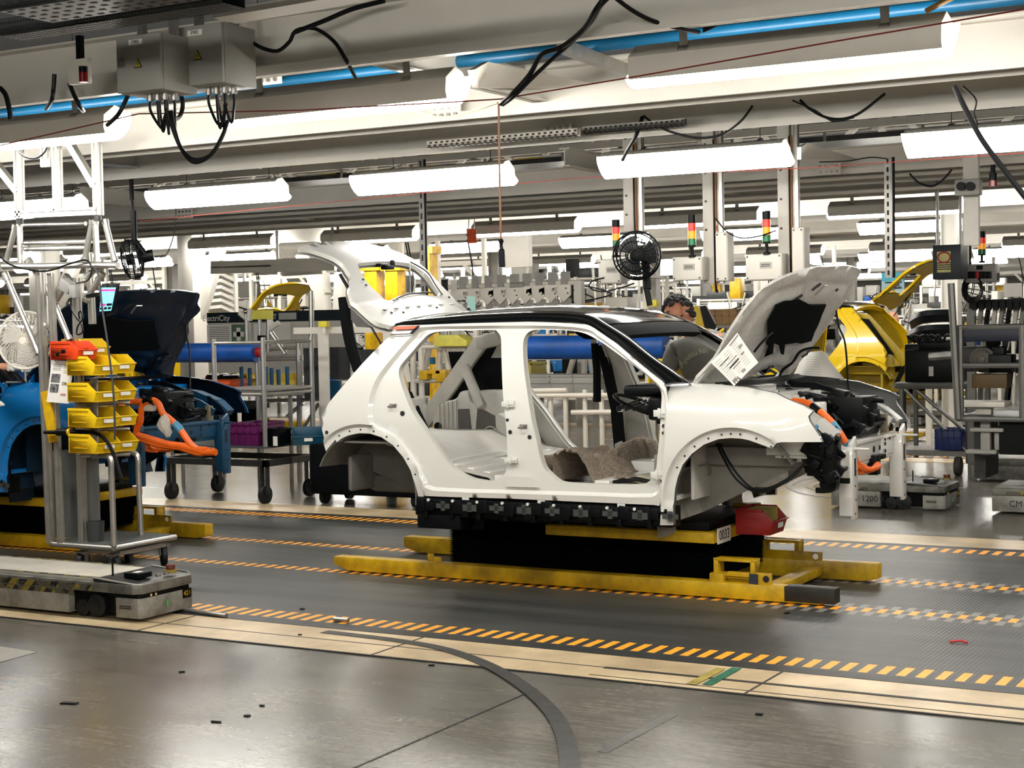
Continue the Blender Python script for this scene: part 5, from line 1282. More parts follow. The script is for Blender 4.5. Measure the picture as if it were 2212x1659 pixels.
def build_cart(num, name_text, label, loc, rz=0, L_=1.6, W_=.55, deck=None, tape=True):
    """local frame: x along, front at +x, near side at -y"""
    t = thing('cart', label, 'guided cart', (0, 0, 0), 'low automatic guided carts')
    h0, h1, h2 = .02, .165, .235
    g = MB(); x0, x1, y0, y1 = -L_/2, L_/2, -W_/2, W_/2
    g.bb(x0, x1-.56, y0, y1, h0, h1); g.bb(x1-.56, x1-.19, y0+.06, y1-.06, h0+.02, h1)
    g.build('chassis', AGVG, t, bev=.006)
    MB().prism([V((x1-.19, y0, h0)), V((x1-.02, y0, h0)), V((x1, y0+.02, h0)), V((x1, y1-.06, h0)), V((x1-.05, y1, h0)), V((x1-.19, y1, h0))], (0, 0, .115)).build('bumper', AGVG, t, bev=.005)
    MB().prism([V((x1-.21, y0+.012, .13)), V((x1-.03, y0+.012, .13)), V((x1-.012, y0+.03, .13)), V((x1-.012, y1-.07, .13)), V((x1-.06, y1-.012, .13)), V((x1-.21, y1-.012, .13))], (0, 0, .03)).build('scanner_gap', BLACK, t)
    MB().prism([V((x0, y0-.01, .16)), V((x1-.05, y0-.01, .16)), V((x1-.005, y0+.03, .16)), V((x1-.005, y1-.05, .16)), V((x1-.08, y1+.01, .16)), V((x0, y1+.01, .16))], (0, 0, .055)).build('top_body', mt('stained_cart_side', (120, 118, 110), .5, nz=(7, .3), col2=(50, 50, 46)), t, bev=.004)
    MB().bb(x0+.02, x1-.36, y0+.02, y1-.02, .215, .235).build('deck', AGVT if deck is None else deck, t, bev=.004)
    MB().prism([V((x1-.36, y0, .215)), V((x1-.06, y0, .195)), V((x1-.01, y0+.04, .185)), V((x1-.01, y1-.06, .185)), V((x1-.08, y1, .195)), V((x1-.36, y1, .215))], (0, 0, .022)).build('control_panel', AGVB, t, bev=.004)
    MB().tube([V((x1-.36, y0, .24)), V((x1-.06, y0, .219)), V((x1-.01, y0+.04, .209)), V((x1-.01, y1-.06, .209)), V((x1-.08, y1, .219)), V((x1-.36, y1, .24))], .006, 6).build('panel_rim', GALV, t)
    MB().bb(x1-.56, x1-.19, y0+.05, y0+.062, h0+.01, .16).build('dark_void_sheet', BLACK, t)  # black sheet stands in for the dark void of the wheel cavity
    MB().cyl((x1-.30, y0+.1, .24), (x1-.30, y0+.1, .34), .006, 6).build('aerial', BLACK, t)
    for yy in (.09, .13): MB().cyl((x1+.001, y0+yy, .148), (x1+.004, y0+yy, .148), .008, 8).build('lamp_dot', mt('pale_lamp', (220, 190, 120), .3), t)
    g = MB().bb(x0, x1-.36, y0-.0125, y0-.0105, .165, .2).bb(x0+.02, x1-.36, y0+.02, y0+.05, .2355, .2365).bb(x0+.02, x1-.36, y1-.05, y1-.02, .2355, .2365)
    if tape: g.bb(x0, x1-.52, y0-.0015, y0-.0005, .13, .16)
    else: g = MB().bb(x0+.12, x0+.34, y0-.0125, y0-.0105, .165, .195)
    g.build('hazard_tape', HAZ, t)
    g = MB().box((x1-.17, -.08, .245), (.11, .12, .03)); g.build('display_box', BLACK, t, bev=.003)
    MB().bb(x1-.19, x1-.15, -.11, -.05, .2605, .2612).build('display_glass', PAPER, t)
    MB().cyl((x1-.08, .1, .235), (x1-.08, .1, .255), .038, 18).build('stop_base', mt('dull_yellow', (150, 130, 50), .5), t)
    MB().cyl((x1-.08, .1, .255), (x1-.08, .1, .285), .028, 18).build('stop_button', mt('dull_red_button', (96, 48, 40), .4), t, bev=.004)
    for k, (xx, yy) in enumerate(((x1-.2, .02), (x1-.05, .03), (x1-.05, -.04))): MB().cyl((xx, yy, .235), (xx, yy, .25), .016, 12).build('push_button', GALV, t)
    for xx in (x1-.36, x1-.47):
        r = .068 if xx > x1-.4 else .05
        MB().cyl((xx, y0+.02, r+.004), (xx, y0+.055, r+.004), r, 22).cyl((xx, y0+.015, r+.004), (xx, y0+.02, r+.004), r*.4, 14).build('wheel', RUBBER, t, bev=.004)
    MB().bb(x1+.0005, x1+.0015, -.03, -.015, .06, .1).build('status_strip', mt('status_green', (60, 140, 60), emit=.2), t)
    if num:
        n_ = MB().bb(x1+.0005, x1+.0025, W_*.22, W_*.22+.075, .085, .14).build('number_plate', BLACK, t)
        o_ = text('cart_number', num, (x1+.003, W_*.22+.0375, .112), (0, 1, 0), (0, 0, 1), .042, YEL, t)
    if name_text: text('side_lettering', name_text, (x0+.34, y0-.002, .088), (1, 0, 0), (0, 0, 1), .074, INK, t)
    g = MB()
    for k in range(2): g.bb(x1-.16, x1-.07, y0-.0015, y0-.0005, .085-.012*k, .092-.012*k)
    g.build('maker_print', INK, t)
    t.location = V(loc); t.rotation_euler = (0, 0, rz); ORG[t.name] = V(loc)
    return t
q = atZ(304, 1341, .02)
build_cart('421', None, 'grey low guided cart numbered 421 on the cream floor plates in front', (q.x-.95, q.y+.25, .006), 0, 1.9, .50)
q = atZ(2041, 1101, .02)
build_cart('229', 'CM 1200 RX', 'grey low guided cart lettered CM 1200 RX behind the white car front', (q.x-.5, q.y+.29, 0), .0, 1.0, .58, AGVG, False)
build_cart(None, 'CM 1200 RX', 'grey low guided cart cut off by the right edge, lettering half seen', (atZ(2150, 1106).x+.5, atZ(2160, 1110).y+.28, 0), 0, 1.0, .58, AGVG, False)
build_cart(None, None, 'grey low guided cart under the dark shelf trolley at the right edge', (atZ(2125, 1040).x+.75, atZ(2125, 1040).y+.3, 0), 0, 1.75, .58, AGVG, False)
build_cart(None, None, 'grey low guided cart far back, parked beyond the second belt under a trolley', (atZ(2045, 922).x+.2, atZ(2045, 922).y+.4, 0), PI, 1.6, .58, AGVG)
# ---------------------------------------------------------------- cabinets, trays, pipes and cables under the ceiling
CABG = mt('grey_cabinet', (152, 151, 144), .5, nz=(2, .05)); TRI = mt('warning_yellow', (196, 176, 60), .5)
def cabinet(tl, tr, br, bl, Y, dep, code, label, glands):
    a, b, c, d = [atY(*q, Y) for q in (tl, tr, br, bl)]
    x0, x1 = (a.x+d.x)/2, (b.x+c.x)/2; z1, z0 = (a.z+b.z)/2, (c.z+d.z)/2
    t = thing('switch_cabinet', label, 'electrical cabinet', ((x0+x1)/2, Y, z1), 'grey switch cabinets under the cable tray')
    MB().bb(x0, x1, Y+.02, Y+dep, z0, z1).build('cabinet_body', CABG, t, bev=.004)
    dr = MB().bb(x0+.001, x1-.001, Y, Y+.019, z0+.001, z1-.001).build('door', CABG, t, bev=.004)
    w_, h = x1-x0, z1-z0
    MB().bb(x0+w_*.3, x0+w_*.6, Y-.003, Y, z1-h*.17, z1-h*.08).build('name_plate', PAPER, dr)
    text('plate_code', code, (x0+w_*.45, Y-.004, z1-h*.125), (1, 0, 0), (0, 0, 1), h*.085, INK, dr)
    c0 = V((x0+w_*.5, Y-.002, z0+h*.5)); s_ = h*.085
    MB().prism([c0+V((-s_*1.1, 0, -s_)), c0+V((s_*1.1, 0, -s_)), c0+V((0, 0, s_))], (0, -.002, 0)).build('warning_sign', INK, dr)
    MB().prism([c0+V((-s_*.85, -.0025, -s_*.82)), c0+V((s_*.85, -.0025, -s_*.82)), c0+V((0, -.0025, s_*.72))], (0, -.001, 0)).build('warning_sign', TRI, dr)
    MB().prism([c0+V((.2*s_, -.004, .3*s_)), c0+V((-.25*s_, -.004, -.3*s_)), c0+V((.02*s_, -.004, -.2*s_)), c0+V((-.1*s_, -.004, -.7*s_)), c0+V((.28*s_, -.004, -.05*s_)), c0+V((.02*s_, -.004, -.1*s_))], (0, -.001, 0)).build('flash_symbol', INK, dr)
    MB().box((x0+w_*.13, Y-.006, z0+h*.53), (.035, .012, .04)).cyl((x0+w_*.13, Y-.012, z0+h*.53), (x0+w_*.13, Y-.016, z0+h*.53), .008, 10).build('lock', GALV, dr)
    ends = []
    for i in range(glands):
        x = x0+w_*(.42+.5*i/glands); y = Y+dep*.4+.04*(i % 2)
        MB().cyl((x, y, z0), (x, y, z0-.035), .014, 8).cyl((x, y, z0-.02), (x, y, z0-.03), .018, 8).build('cable_gland', GALV, t)
        ends.append(V((x, y, z0-.035)))
    for x in (x0+.04, x1-.04): MB().bb(x-.02, x+.02, Y+dep*.5, Y+dep*.5+.03, z1, z1+.12).build('hanger', GALV, t)
    return t, ends
c1, e1 = cabinet((250, 83), (346, 66), (348, 192), (253, 203), 5.85, .26, 'E983', 'left of two grey switch cabinets, plate E983, cable bunch below', 6)
c2, e2 = cabinet((375, 60), (478, 47), (481, 177), (378, 190), 6.05, .26, 'E982', 'right of two grey switch cabinets, plate E982, beside a bright strip light', 6)
cno = [0]
def cable(pts, r, label, mat=None, name='power_cable', k=6, n=7, grp=None):
    p = spl([atY(*q) for q in pts], k)
    o = MB().tube(p, r, n).build(name, mat or CABLE); props(o, label, 'cable', grp); return o
def bundle(ends, tgt, nm, label):
    t = thing(nm, label, 'cable', tgt)
    for e in ends:
        m = (e+V(tgt))/2+V((R.uniform(-.02, .02), 0, -.10-R.random()*.05))
        MB().tube(spl([e, e-V((0, 0, .05)), m, V(tgt)+V((R.uniform(-.01, .01), 0, R.uniform(0, .02)))], 6), .007, 6).build('strand', CABLE, t)
    return t
T1 = atY(362, 240, 5.95); bundle(e1, T1, 'cable_bunch', 'bunch of black cables looping out below cabinet E983')
T2 = atY(488, 230, 6.15); bundle(e2, T2, 'cable_bunch', 'bunch of black cables hanging below cabinet E982')
o = MB()
for d in (0, .012): o.tube(spl([T1+V((d, d, 0)), atY(370, 268, 5.95)+V((d, 0, 0)), atY(390, 318, 5.95), atY(418, 350, 5.95)+V((0, 0, d)), atY(455, 335, 6.0), atY(480, 295, 6.05), atY(492, 262, 6.1)], 7), .010, 8)
props(o.build('power_cable', CABLE), 'thick black twin cable hanging in a deep loop below the cabinets', 'cable')
cable([(277, 205, 6.0), (268, 225, 6.0), (255, 248, 6.0), (232, 270, 6.1)], .011, 'black cable dropping behind cabinet E983 to the left strip light')
cable([(388, 195, 6.1), (395, 225, 6.1), (388, 252, 6.1), (372, 258, 6.0)], .011, 'black cable bent in a hook between the two cabinets')
# perforated tray at the top left
def tray(px0, py0, px1, Y, w_, h, name, label, mat, nslot=40, cat='cable tray'):
    a = atY(px0, py0, Y); x1 = atY(px1, 100, Y).x; z = a.z
    t = thing(name, label, cat, ((a.x+x1)/2, Y, z))
    MB().bb(a.x, x1, Y, Y+w_, z, z+.004).bb(a.x, x1, Y, Y+.004, z, z+h).bb(a.x, x1, Y+w_-.004, Y+w_, z, z+h).build('tray', mat, t)
    g = MB(); L_ = x1-a.x
    for r_ in (.3, .7):
        for i in range(nslot):
            x = a.x+L_*(i+.25+.5*(r_ > .5)*.5)/nslot; g.bb(x, x+L_/nslot*.45, Y-.001, Y, z+h*r_-.006, z+h*r_+.006)
    for i in range(nslot):
        x = a.x+L_*(i+.3)/nslot
        for j in range(5): g.bb(x, x+L_/nslot*.4, Y+w_*(j+.5)/5-.008, Y+w_*(j+.5)/5+.008, z-.001, z)
    g.build('slot_pattern', MATS['dark_hole'], t)
    return t
TRAYM = mt('dark_galvanised_tray', (92, 98, 98), .4, .5, nz=(6, .15))
tray(-3, 78, 480, 5.1, .155, .075, 'cable_tray', 'dark perforated cable tray along the ceiling above the cabinets', TRAYM, 70)
tray(-3, 25, 900, 4.7, .3, .1, 'cable_tray', 'second dark cable tray at the very top left corner', TRAYM, 30)
tray(922, 320, 1243, 9.6, .05, .05, 'slotted_rail', 'bright slotted mounting rail left of the post with the black fan', WHITE, 26, 'mounting rail')
tray(1258, 290, 1475, 9.75, .05, .05, 'slotted_rail', 'grey slotted mounting rail behind the hanging posts', GALV, 20, 'mounting rail')
# pipes
def pipe(py, Y, r, mat, label, x0=-40, x1=12, name='pipe', px=1106):
    z = atY(px, py, Y).z; o = MB().cyl((x0, Y, z), (x1, Y, z), r, 14).build(name, mat); return props(o, label, 'pipe')
pipe(120, 7.5, .034, BLUEP, 'blue pipe running above the nearest strip lights')
pipe(372, 19.5, .06, BLUEP, 'dark blue pipe in the gap below the roof beams', -60)
pipe(489, 21, .03, BLUEP, 'thin blue pipe low over the far strip lights', -60)
for i, (py, Y, lb) in enumerate(((352, 19.8, 'grey conduit above the dark blue pipe'), (340, 21, 'grey conduit near the yellow overhead frames'), (430, 14.2, 'pale conduit on the third beam'), (458, 15.4, 'pale conduit under the fourth beam'), (150, 8.2, 'pale conduit along the second big beam'))):
    pipe(py, Y, .022, GALV if i < 2 else WHITE, lb, -50, name='conduit')
# red pull cord
pp = [atY(-60, 328, 6.4), atY(300, 246, 6.45), atY(650, 238, 6.5), atY(985, 220, 6.55), atY(1080, 214, 6.6), atY(1370, 166, 6.5), atY(1800, 90, 6.3), atY(2260, 12, 6.1)]
props(MB().tube(pp, .0035, 5).build('emergency_cord', mt('red_brown_cord', (120, 36, 28), .6)), 'thin red pull cord strung past the strip lights', 'cord')
pp = [atY(300, 478, 11.3), atY(760, 432, 11.3), atY(1240, 385, 11.3), atY(1760, 362, 11.3), atY(2212, 330, 11.3)]
props(MB().tube(pp, .003, 5).build('emergency_cord', mt('red_cord', (150, 60, 50), .6)), 'second thin red cord below the second strip light row', 'cord')
# pendant switch on a brown cord
t = thing('pendant_switch', 'black hand pendant on a long brown cord above the car roof', 'pendant switch', atY(1077, 222, 8.3))
MB().tube([atY(1077, 222, 8.3), atY(1079, 370, 8.3), atY(1082, 518, 8.3)], .0065, 7).build('cord', mt('brown_cord', (122, 84, 60), .6), t)
a, b = atY(1082, 516, 8.3), atY(1085, 577, 8.3)
MB().tube([a, a.lerp(b, .08), a.lerp(b, .2), a.lerp(b, .36), a.lerp(b, .40), a.lerp(b, .97), b], [.012, .018, .009, .013, .02, .02, .016], 12).build('handle', BLACK, t)
# hanging cables
for pts, r, lb in (
    ([(1310, -10, 6.2), (1288, 20, 6.2), (1262, 62, 6.3), (1215, 100, 6.4), (1170, 118, 6.45), (1145, 160, 6.5), (1110, 200, 6.5), (1082, 224, 6.6)], .012, 'black cable sweeping down from the top centre to the pendant'),
    ([(1320, -10, 6.2), (1300, 10, 6.2), (1280, 45, 6.3), (1235, 90, 6.4), (1190, 130, 6.45), (1150, 168, 6.5), (1112, 206, 6.5), (1086, 226, 6.6)], .010, 'second black cable beside the one sweeping to the pendant'),
    ([(1325, -8, 6.2), (1365, 22, 6.3), (1410, 45, 6.4), (1470, 62, 6.5), (1510, 70, 6.6)], .010, 'black cable sagging from the top centre to the big strip light'),
    ([(1520, 65, 6.8), (1560, 45, 6.8), (1600, 20, 6.7), (1640, -8, 6.7)], .012, 'black cable rising from the big light to the top edge'),
    ([(1520, 70, 6.8), (1519, 30, 6.8), (1521, -5, 6.8)], .004, 'thin black hanger wire above the big strip light'),
    ([(545, 92, 6.3), (570, 105, 6.3), (600, 110, 6.3), (625, 90, 6.3), (640, 66, 6.3), (680, 62, 6.4), (720, 88, 6.4), (745, 125, 6.4), (768, 168, 6.5)], .010, 'black cable running right of the cabinets over the bracket'),
    ([(636, 70, 6.35), (700, 45, 6.35), (760, 20, 6.35), (830, 2, 6.35)], .012, 'black cable bundle climbing right of cabinet E982'),
    ([(850, 225, 7.0), (900, 243, 7.0), (960, 254, 7.0), (1020, 240, 7.0), (1075, 222, 6.8)], .005, 'thin yellow green lead sagging under the second light'),
    ([(118, 160, 6.3), (116, 190, 6.3), (112, 215, 6.3), (100, 235, 6.4)], .012, 'black cable dropping at the left by the red beacon'),
    ([(150, 180, 6.3), (160, 205, 6.3), (172, 228, 6.3), (180, 240, 6.4)], .012, 'black cable under the small white beacon box'),
    ([(0, 190, 6.2), (12, 205, 6.2), (20, 235, 6.2), (23, 258, 6.2)], .014, 'thick black cable at the far left edge'),
    ([(30, 316, 6.9), (50, 336, 6.9), (75, 342, 6.9), (95, 330, 6.9), (104, 309, 6.9)], .006, 'grey lead drooping below the left strip light'),
    ([(2062, 186, 8.0), (2085, 235, 8.0), (2120, 300, 8.0), (2165, 362, 8.0), (2216, 428, 8.0)], .014, 'thick black cable slanting down at the right edge'),
    ([(2080, 186, 9.0), (2108, 215, 9.0), (2105, 245, 9.0), (2112, 270, 9.0)], .005, 'thin grey lead beside the slanting cable'),
    ([(1388, 252, 9.8), (1375, 290, 9.8), (1355, 325, 10.0), (1345, 345, 10.2)], .014, 'thick black cable dropping from the beam to the fan post'),
    ([(1390, 250, 9.8), (1420, 272, 9.8), (1460, 288, 9.8), (1510, 298, 9.8), (1560, 290, 9.8), (1600, 262, 9.8), (1626, 228, 9.8)], .008, 'black cable sagging between the hanging posts'),
    ([(1728, 216, 9.5), (1755, 240, 9.5), (1800, 257, 9.5), (1850, 248, 9.5), (1912, 202, 9.5)], .009, 'black cable hanging in a shallow bow below the beam'),
    ([(1712, 217, 9.5), (1760, 238, 9.5), (1800, 262, 9.5), (1845, 254, 9.5)], .005, 'thin black lead beside the shallow bow'),
    ([(1965, 375, 12.2), (1985, 395, 12.2), (2015, 402, 12.2), (2040, 385, 12.2), (2056, 366, 12.2)], .008, 'black cable loop near the grey pull switch'),
    ([(1770, 350, 12.2), (1830, 348, 12.2), (1880, 340, 12.2), (1915, 343, 12.2)], .005, 'thin black lead strung to the slotted post'),
    ([(1545, 471, 12.0), (1570, 500, 12.0), (1600, 514, 12.0), (1640, 510, 12.0), (1676, 498, 12.0)], .006, 'black cable sagging between the second and third lamp post'),
    ([(380, 450, 11.5), (377, 500, 11.5), (362, 545, 11.5), (345, 558, 11.5)], .004, 'thin black lead beside the black hanging fan'),
    ([(1305, 600, 12.0), (1278, 608, 12.0), (1275, 622, 12.0), (1300, 630, 12.0), (1340, 622, 12.0), (1370, 612, 12.0)], .007, 'black cable looping under the left control box')):
    cable(pts, r, lb, mt('yellow_green_lead', (196, 190, 90), .5) if 'yellow green' in lb else None)
cable([(1625, -4, 6.6), (1650, 10, 6.6), (1690, 22, 6.7), (1735, 30, 6.8)], .009, 'yellow sleeved cable at the top edge beside the big light', mt('ochre_lead', (170, 126, 60), .5))
cable([(2000, 25, 6.8), (2030, 8, 6.8), (2060, -6, 6.8)], .012, 'ochre cable end at the top right corner', MATS['ochre_lead'])
# beacon on a white box, small things
t = thing('beacon', 'dark red beacon on a small white plate hanging left of the cabinets', 'beacon', atY(165, 130, 6.1))
a, b = atY(146, 130, 6.1), atY(190, 178, 6.1); MB().bb(a.x, b.x, 6.1, 6.13, b.z, a.z).build('mount_plate', WHITE, t, bev=.003)
c = atY(180, 165, 6.06); MB().cyl(c+V((0, 0, -.03)), c+V((0, 0, .02)), .022, 14).build('red_lens', mt('dark_red_lens', (130, 22, 26), .2), t); MB().cyl(c+V((0, 0, .02)), c+V((0, 0, .05)), .022, 14).build('beacon_base', BLACK, t)
MB().bb(a.x+.06, a.x+.09, 6.1, 6.13, a.z, a.z+.12).build('stem', BLACK, t)
t = thing('beacon', 'small dark red beacon hanging from the beam near the right edge', 'beacon', atY(2145, 365, 12.5))
c = atY(2145, 390, 12.5); MB().cyl(c+V((0, 0, -.045)), c+V((0, 0, 0)), .03, 14).build('red_lens', MATS['dark_red_lens'], t); MB().cyl(c, c+V((0, 0, .06)), .03, 14).cyl(c+V((0, 0, .06)), c+V((0, 0, .12)), .02, 10).build('beacon_base', BLACK, t)
# grey box beams and angle pieces near the top
props(MB().bar(atY(485, 38, 5.6), atY(780, -12, 5.6), .16, .03).build('beam_cover', STEEL), 'pale beam cover slanting off the top edge right of the cabinets', 'beam cover')
props(MB().bar(atY(534, 38, 6.4), atY(541, 186, 6.4), .03, .05).build('hanger_post', WHITE), 'pale vertical strip right beside cabinet E982', 'hanger')
props(MB().bar(atY(548, 82, 6.6), atY(770, 42, 6.6), .05, .05).build('cable_bracket', GALV), 'grey bracket arm carrying cables right of cabinet E982', 'bracket')
a, b = atY(1215, 100, 7.0), atY(1372, 160, 8.3)
props(MB().bar(a, b, .06, .06).build('angle_brace', GALV), 'perforated angle brace left of the big strip light', 'brace')
a, b = atY(1050, 130, 6.9), atY(1300, 190, 8.4)
props(MB().prism([atY(1010, 152, 6.8), atY(1040, 135, 7.0), atY(1270, 182, 8.4), atY(1180, 192, 8.4), atY(1020, 190, 7.2)], (.04, 0, .0)).build('gusset_plate', STEEL), 'large grey gusset plate joining two beams right of the second light', 'steel plate')
props(MB().prism([atY(1722, 318, 11.2), atY(1735, 310, 11.3), atY(1850, 345, 13.4), atY(1800, 352, 13.4), atY(1722, 345, 11.2)], (.03, 0, 0)).build('gusset_plate', STEEL), 'smaller grey gusset plate right of the post lamps', 'steel plate')
# bolt plates on the beams
def boltplate(px, py, Y, label):
    c = atY(px, py, Y); t = thing('bolt_plate', label, 'bolt plate', c)
    MB().box(c, (.22, .012, .1)).build('plate', STEEL, t)
    for i in range(4):
        for j in range(2): q = c+V((-.075+.05*i, -.006, -.025+.05*j)); MB().cyl(q, q-V((0, .014, 0)), .013, 6).build('bolt', GALV, t)
boltplate(963, 240, 8.37, 'eight-bolt plate on the beam under the second light')
boltplate(1205, 285, 9.92, 'eight-bolt plate on the beam right of the pendant cord')
boltplate(1790, 365, 13.55, 'eight-bolt plate on the beam behind the right posts')
boltplate(575, 165, 7.4, 'bolt plate just right of cabinet E982')
boltplate(400, 462, 13.6, 'bolt plate on the beam above the white gantry')
# yellow overhead frames deep in the hall
t = thing('roof_truss', 'yellow overhead steel frame in the gap under the roof', 'steel frame', atY(900, 350, 22))
for pts in (((600, 372), (690, 362)), ((700, 352), (1080, 312)), ((690, 385), (1100, 345)), ((640, 345), (640, 390)), ((735, 345), (735, 385)), ((860, 320), (1010, 365)), ((870, 330), (870, 372)), ((1000, 318), (1180, 350)), ((960, 318), (960, 360))):
    MB().bar(atY(*pts[0], 22), atY(*pts[1], 22), .12, .12).build('yellow_beam', mt('dull_yellow_steel', (176, 146, 30), .5, nz=(3, .2)), t)
t = thing('overhead_walkway', 'dark service walkway with railing under the roof, right of centre', 'walkway', atY(1850, 310, 18))
z = atY(1500, 335, 18).z
MB().bb(-22, -2, 17.6, 18.4, z, z+.06).build('deck', DKSTEEL, t)
for k in range(18): MB().cyl((-21.5+1.12*k, 17.6, z), (-21.5+1.12*k, 17.6, z+.6), .02, 6).build('baluster', GALV, t)
MB().cyl((-22, 17.6, z+.6), (-2, 17.6, z+.6), .02, 6).cyl((-22, 17.6, z+.3), (-2, 17.6, z+.3), .015, 6).build('handrail', GALV, t)
# ---------------------------------------------------------------- between the two lines, behind the white car
PALE = mt('pale_grey_paint', (206, 203, 194), .5, nz=(2, .06)); GREYC = mt('grey_crate', (150, 148, 142), .5, nz=(4, .1))
BLUER = mt('blue_foam_roll', (20, 84, 168), .45, nz=(5, .2, .1)); TEAL = mt('teal_bin', (14, 78, 104), .4); PURP = mt('purple_crate', (104, 26, 88), .45)
OCRATE = mt('orange_crate', (226, 92, 26), .45); CLEAR = mt('clear_panel', (150, 148, 140), .15, nz=(3, .1), alpha=.35)
def crate(name, label, cat, c, d, mat, parent=None, grp=None):
    t = thing(name, label, cat, (c[0], c[1], c[2]), grp) if parent is None else parent
    x, y, z = c; w_, dp, h = d; th = .012
    g = MB().bb(x-w_/2, x+w_/2, y-dp/2, y+dp/2, z, z+th)
    for s_ in (-1, 1): g.bb(x-w_/2, x+w_/2, y+s_*dp/2-th/2, y+s_*dp/2+th/2, z, z+h).bb(x+s_*w_/2-th/2, x+s_*w_/2+th/2, y-dp/2, y+dp/2, z, z+h)
    g.build('crate_shell', mat, t, bev=.002)
    g = MB()
    for k in range(2):
        zz = z+h*(.55+.35*k); g.bb(x-w_/2-.008, x+w_/2+.008, y-dp/2-.014, y-dp/2-.006, zz, zz+h*.07).bb(x+w_/2+.006, x+w_/2+.014, y-dp/2, y+dp/2, zz, zz+h*.07)
    for k in range(5): xx = x-w_/2+w_*k/4; g.bb(xx-.006, xx+.006, y-dp/2-.014, y-dp/2-.006, z, z+h)
    g.build('crate_rib', mat, t)
    return t
def tubes(t, segs, r, mat=None, nm='tube', Y=None):
    for a, b in segs: MB().cyl(V(a), V(b), r, 8).build(nm, mat or ALU, t)
def A(px, py, Y): return atY(px, py, Y)
# blue rolls
def roll(x0, x1, y0, y1, Y, label, cap=True):
    a = A(x0, (y0+y1)/2, Y); b = A(x1, (y0+y1)/2, Y); z = (A((x0+x1)/2, y0, Y).z+A((x0+x1)/2, y1, Y).z)/2; r = abs(A((x0+x1)/2, y0, Y).z-A((x0+x1)/2, y1, Y).z)/2
    t = thing('padded_roll', label, 'padded bar', ((a.x+b.x)/2, Y, z), 'blue padded bars behind the line')
    MB().cyl((a.x, Y, z), (b.x, Y, z), r, 24).build('blue_padding', BLUER, t)
    MB().cyl((a.x-.3, Y, z), (b.x+.05, Y, z), r*.3, 10).build('core_tube', ALU, t)
    if cap: MB().cyl((b.x, Y, z), (b.x+.06, Y, z), r*.5, 12).build('end_cap', RED, t)
    for x in (a.x+.1, b.x-.02): MB().cyl((x, Y+.02, 0), (x, Y+.02, z), .025, 8).build('stand_post', ALU, t)
    return t
roll(350, 556, 741, 783, 12.9, 'blue padded bar with red end cap behind the dark blue bonnet')
roll(1090, 1440, 724, 776, 12.9, 'blue padded bar seen through the front door opening of the white car', False)
# tube-frame parts trolley with the purple crate
def rack_trolley():
    YA, YB = 11.95, 12.75
    fl = lambda px, py: atZ(px, py, 0)
    xl = A(345, 1000, YA).x; xr = A(575, 1000, YA).x; z1 = A(460, 985, YA).z
    t = thing('parts_trolley', 'dark tube-frame trolley on castors holding the purple crate behind the blue car', 'trolley', ((xl+xr)/2, (YA+YB)/2, 0))
    g = MB().bb(xl, xr, YA, YA+.05, z1-.09, z1-.03).bb(xl, xr, YB-.05, YB, z1-.09, z1-.03).bb(xl, xl+.05, YA, YB, z1-.09, z1-.03).bb(xr-.05, xr, YA, YB, z1-.09, z1-.03)
    g.build('base_frame', DKSTEEL, t)
    MB().bb(xl, xr, YA, YB, z1+.085, z1+.10).build('load_deck', mt('dark_trolley_deck', (66, 70, 72), .5), t)
    for x, y in ((xl+.1, YA+.05), (xr-.06, YA+.05), (xl+.1, YB-.05), (xr-.06, YB-.05)):
        w_ = MB().cyl((x-.022, y, .09), (x+.022, y, .09), .088, 20).build('castor', RUBBER, t, bev=.005); MB().bb(x-.035, x-.028, y-.03, y+.03, .09, z1-.08).bb(x+.028, x+.035, y-.03, y+.03, .09, z1-.08).build('castor_fork', DKSTEEL, w_)
    zt = A(565, 730, YA).z
    for x in (xr-.02, xr-.62):
        for y in (YA+.02, YB-.02): MB().cyl((x, y, z1+.1), (x, y, zt), .024, 8).build('post', ALU, t)
    for py in (843, 852, 740):
        z = A(565, py, YA).z
        MB().cyl((xr-.62, YA+.02, z), (xr-.02, YA+.02, z), .016, 8).build('shelf_rail', ALU, t); MB().cyl((xr-.62, YB-.02, z), (xr-.02, YB-.02, z), .016, 8).build('shelf_rail', ALU, t); MB().cyl((xr-.02, YA, z), (xr-.02, YB, z), .016, 8).build('shelf_rail', ALU, t)
    zs = A(565, 842, YA).z; MB().bb(xr-.62, xr-.02, YA, YB, zs, zs+.01).build('shelf', GREYC, t)
    return t, xl, xr, z1+.1, zs+.012, zt, YA, YB
RT, rxl, rxr, rz1, rzs, rzt, RYA, RYB = rack_trolley()
crate('crate', 'purple crate on the trolley deck behind the blue car front', 'crate', (A(552, 950, RYA+.25).x, RYA+.28, rz1), (.34, .4, .22), PURP)
crate('crate', 'black crate with a white tag between the purple crate and the teal bin', 'crate', (A(592, 955, RYA+.2).x+.04, RYA+.2, rz1), (.15, .22, .17), BLACK)
c = A(594, 953, RYA+.07); props(MB().box((c.x, RYA+.075, c.z), (.05, .004, .09)).build('paper_tag', PAPER), 'white paper tag on the black crate beside the purple crate', 'tag')
open_bin('parts_bin', 'teal parts bin right of the purple crate on the trolley', (A(640, 955, RYA+.3).x+.05, RYA+.42, rz1), .32, .3, .16, TEAL, 'bin', None, -.9)
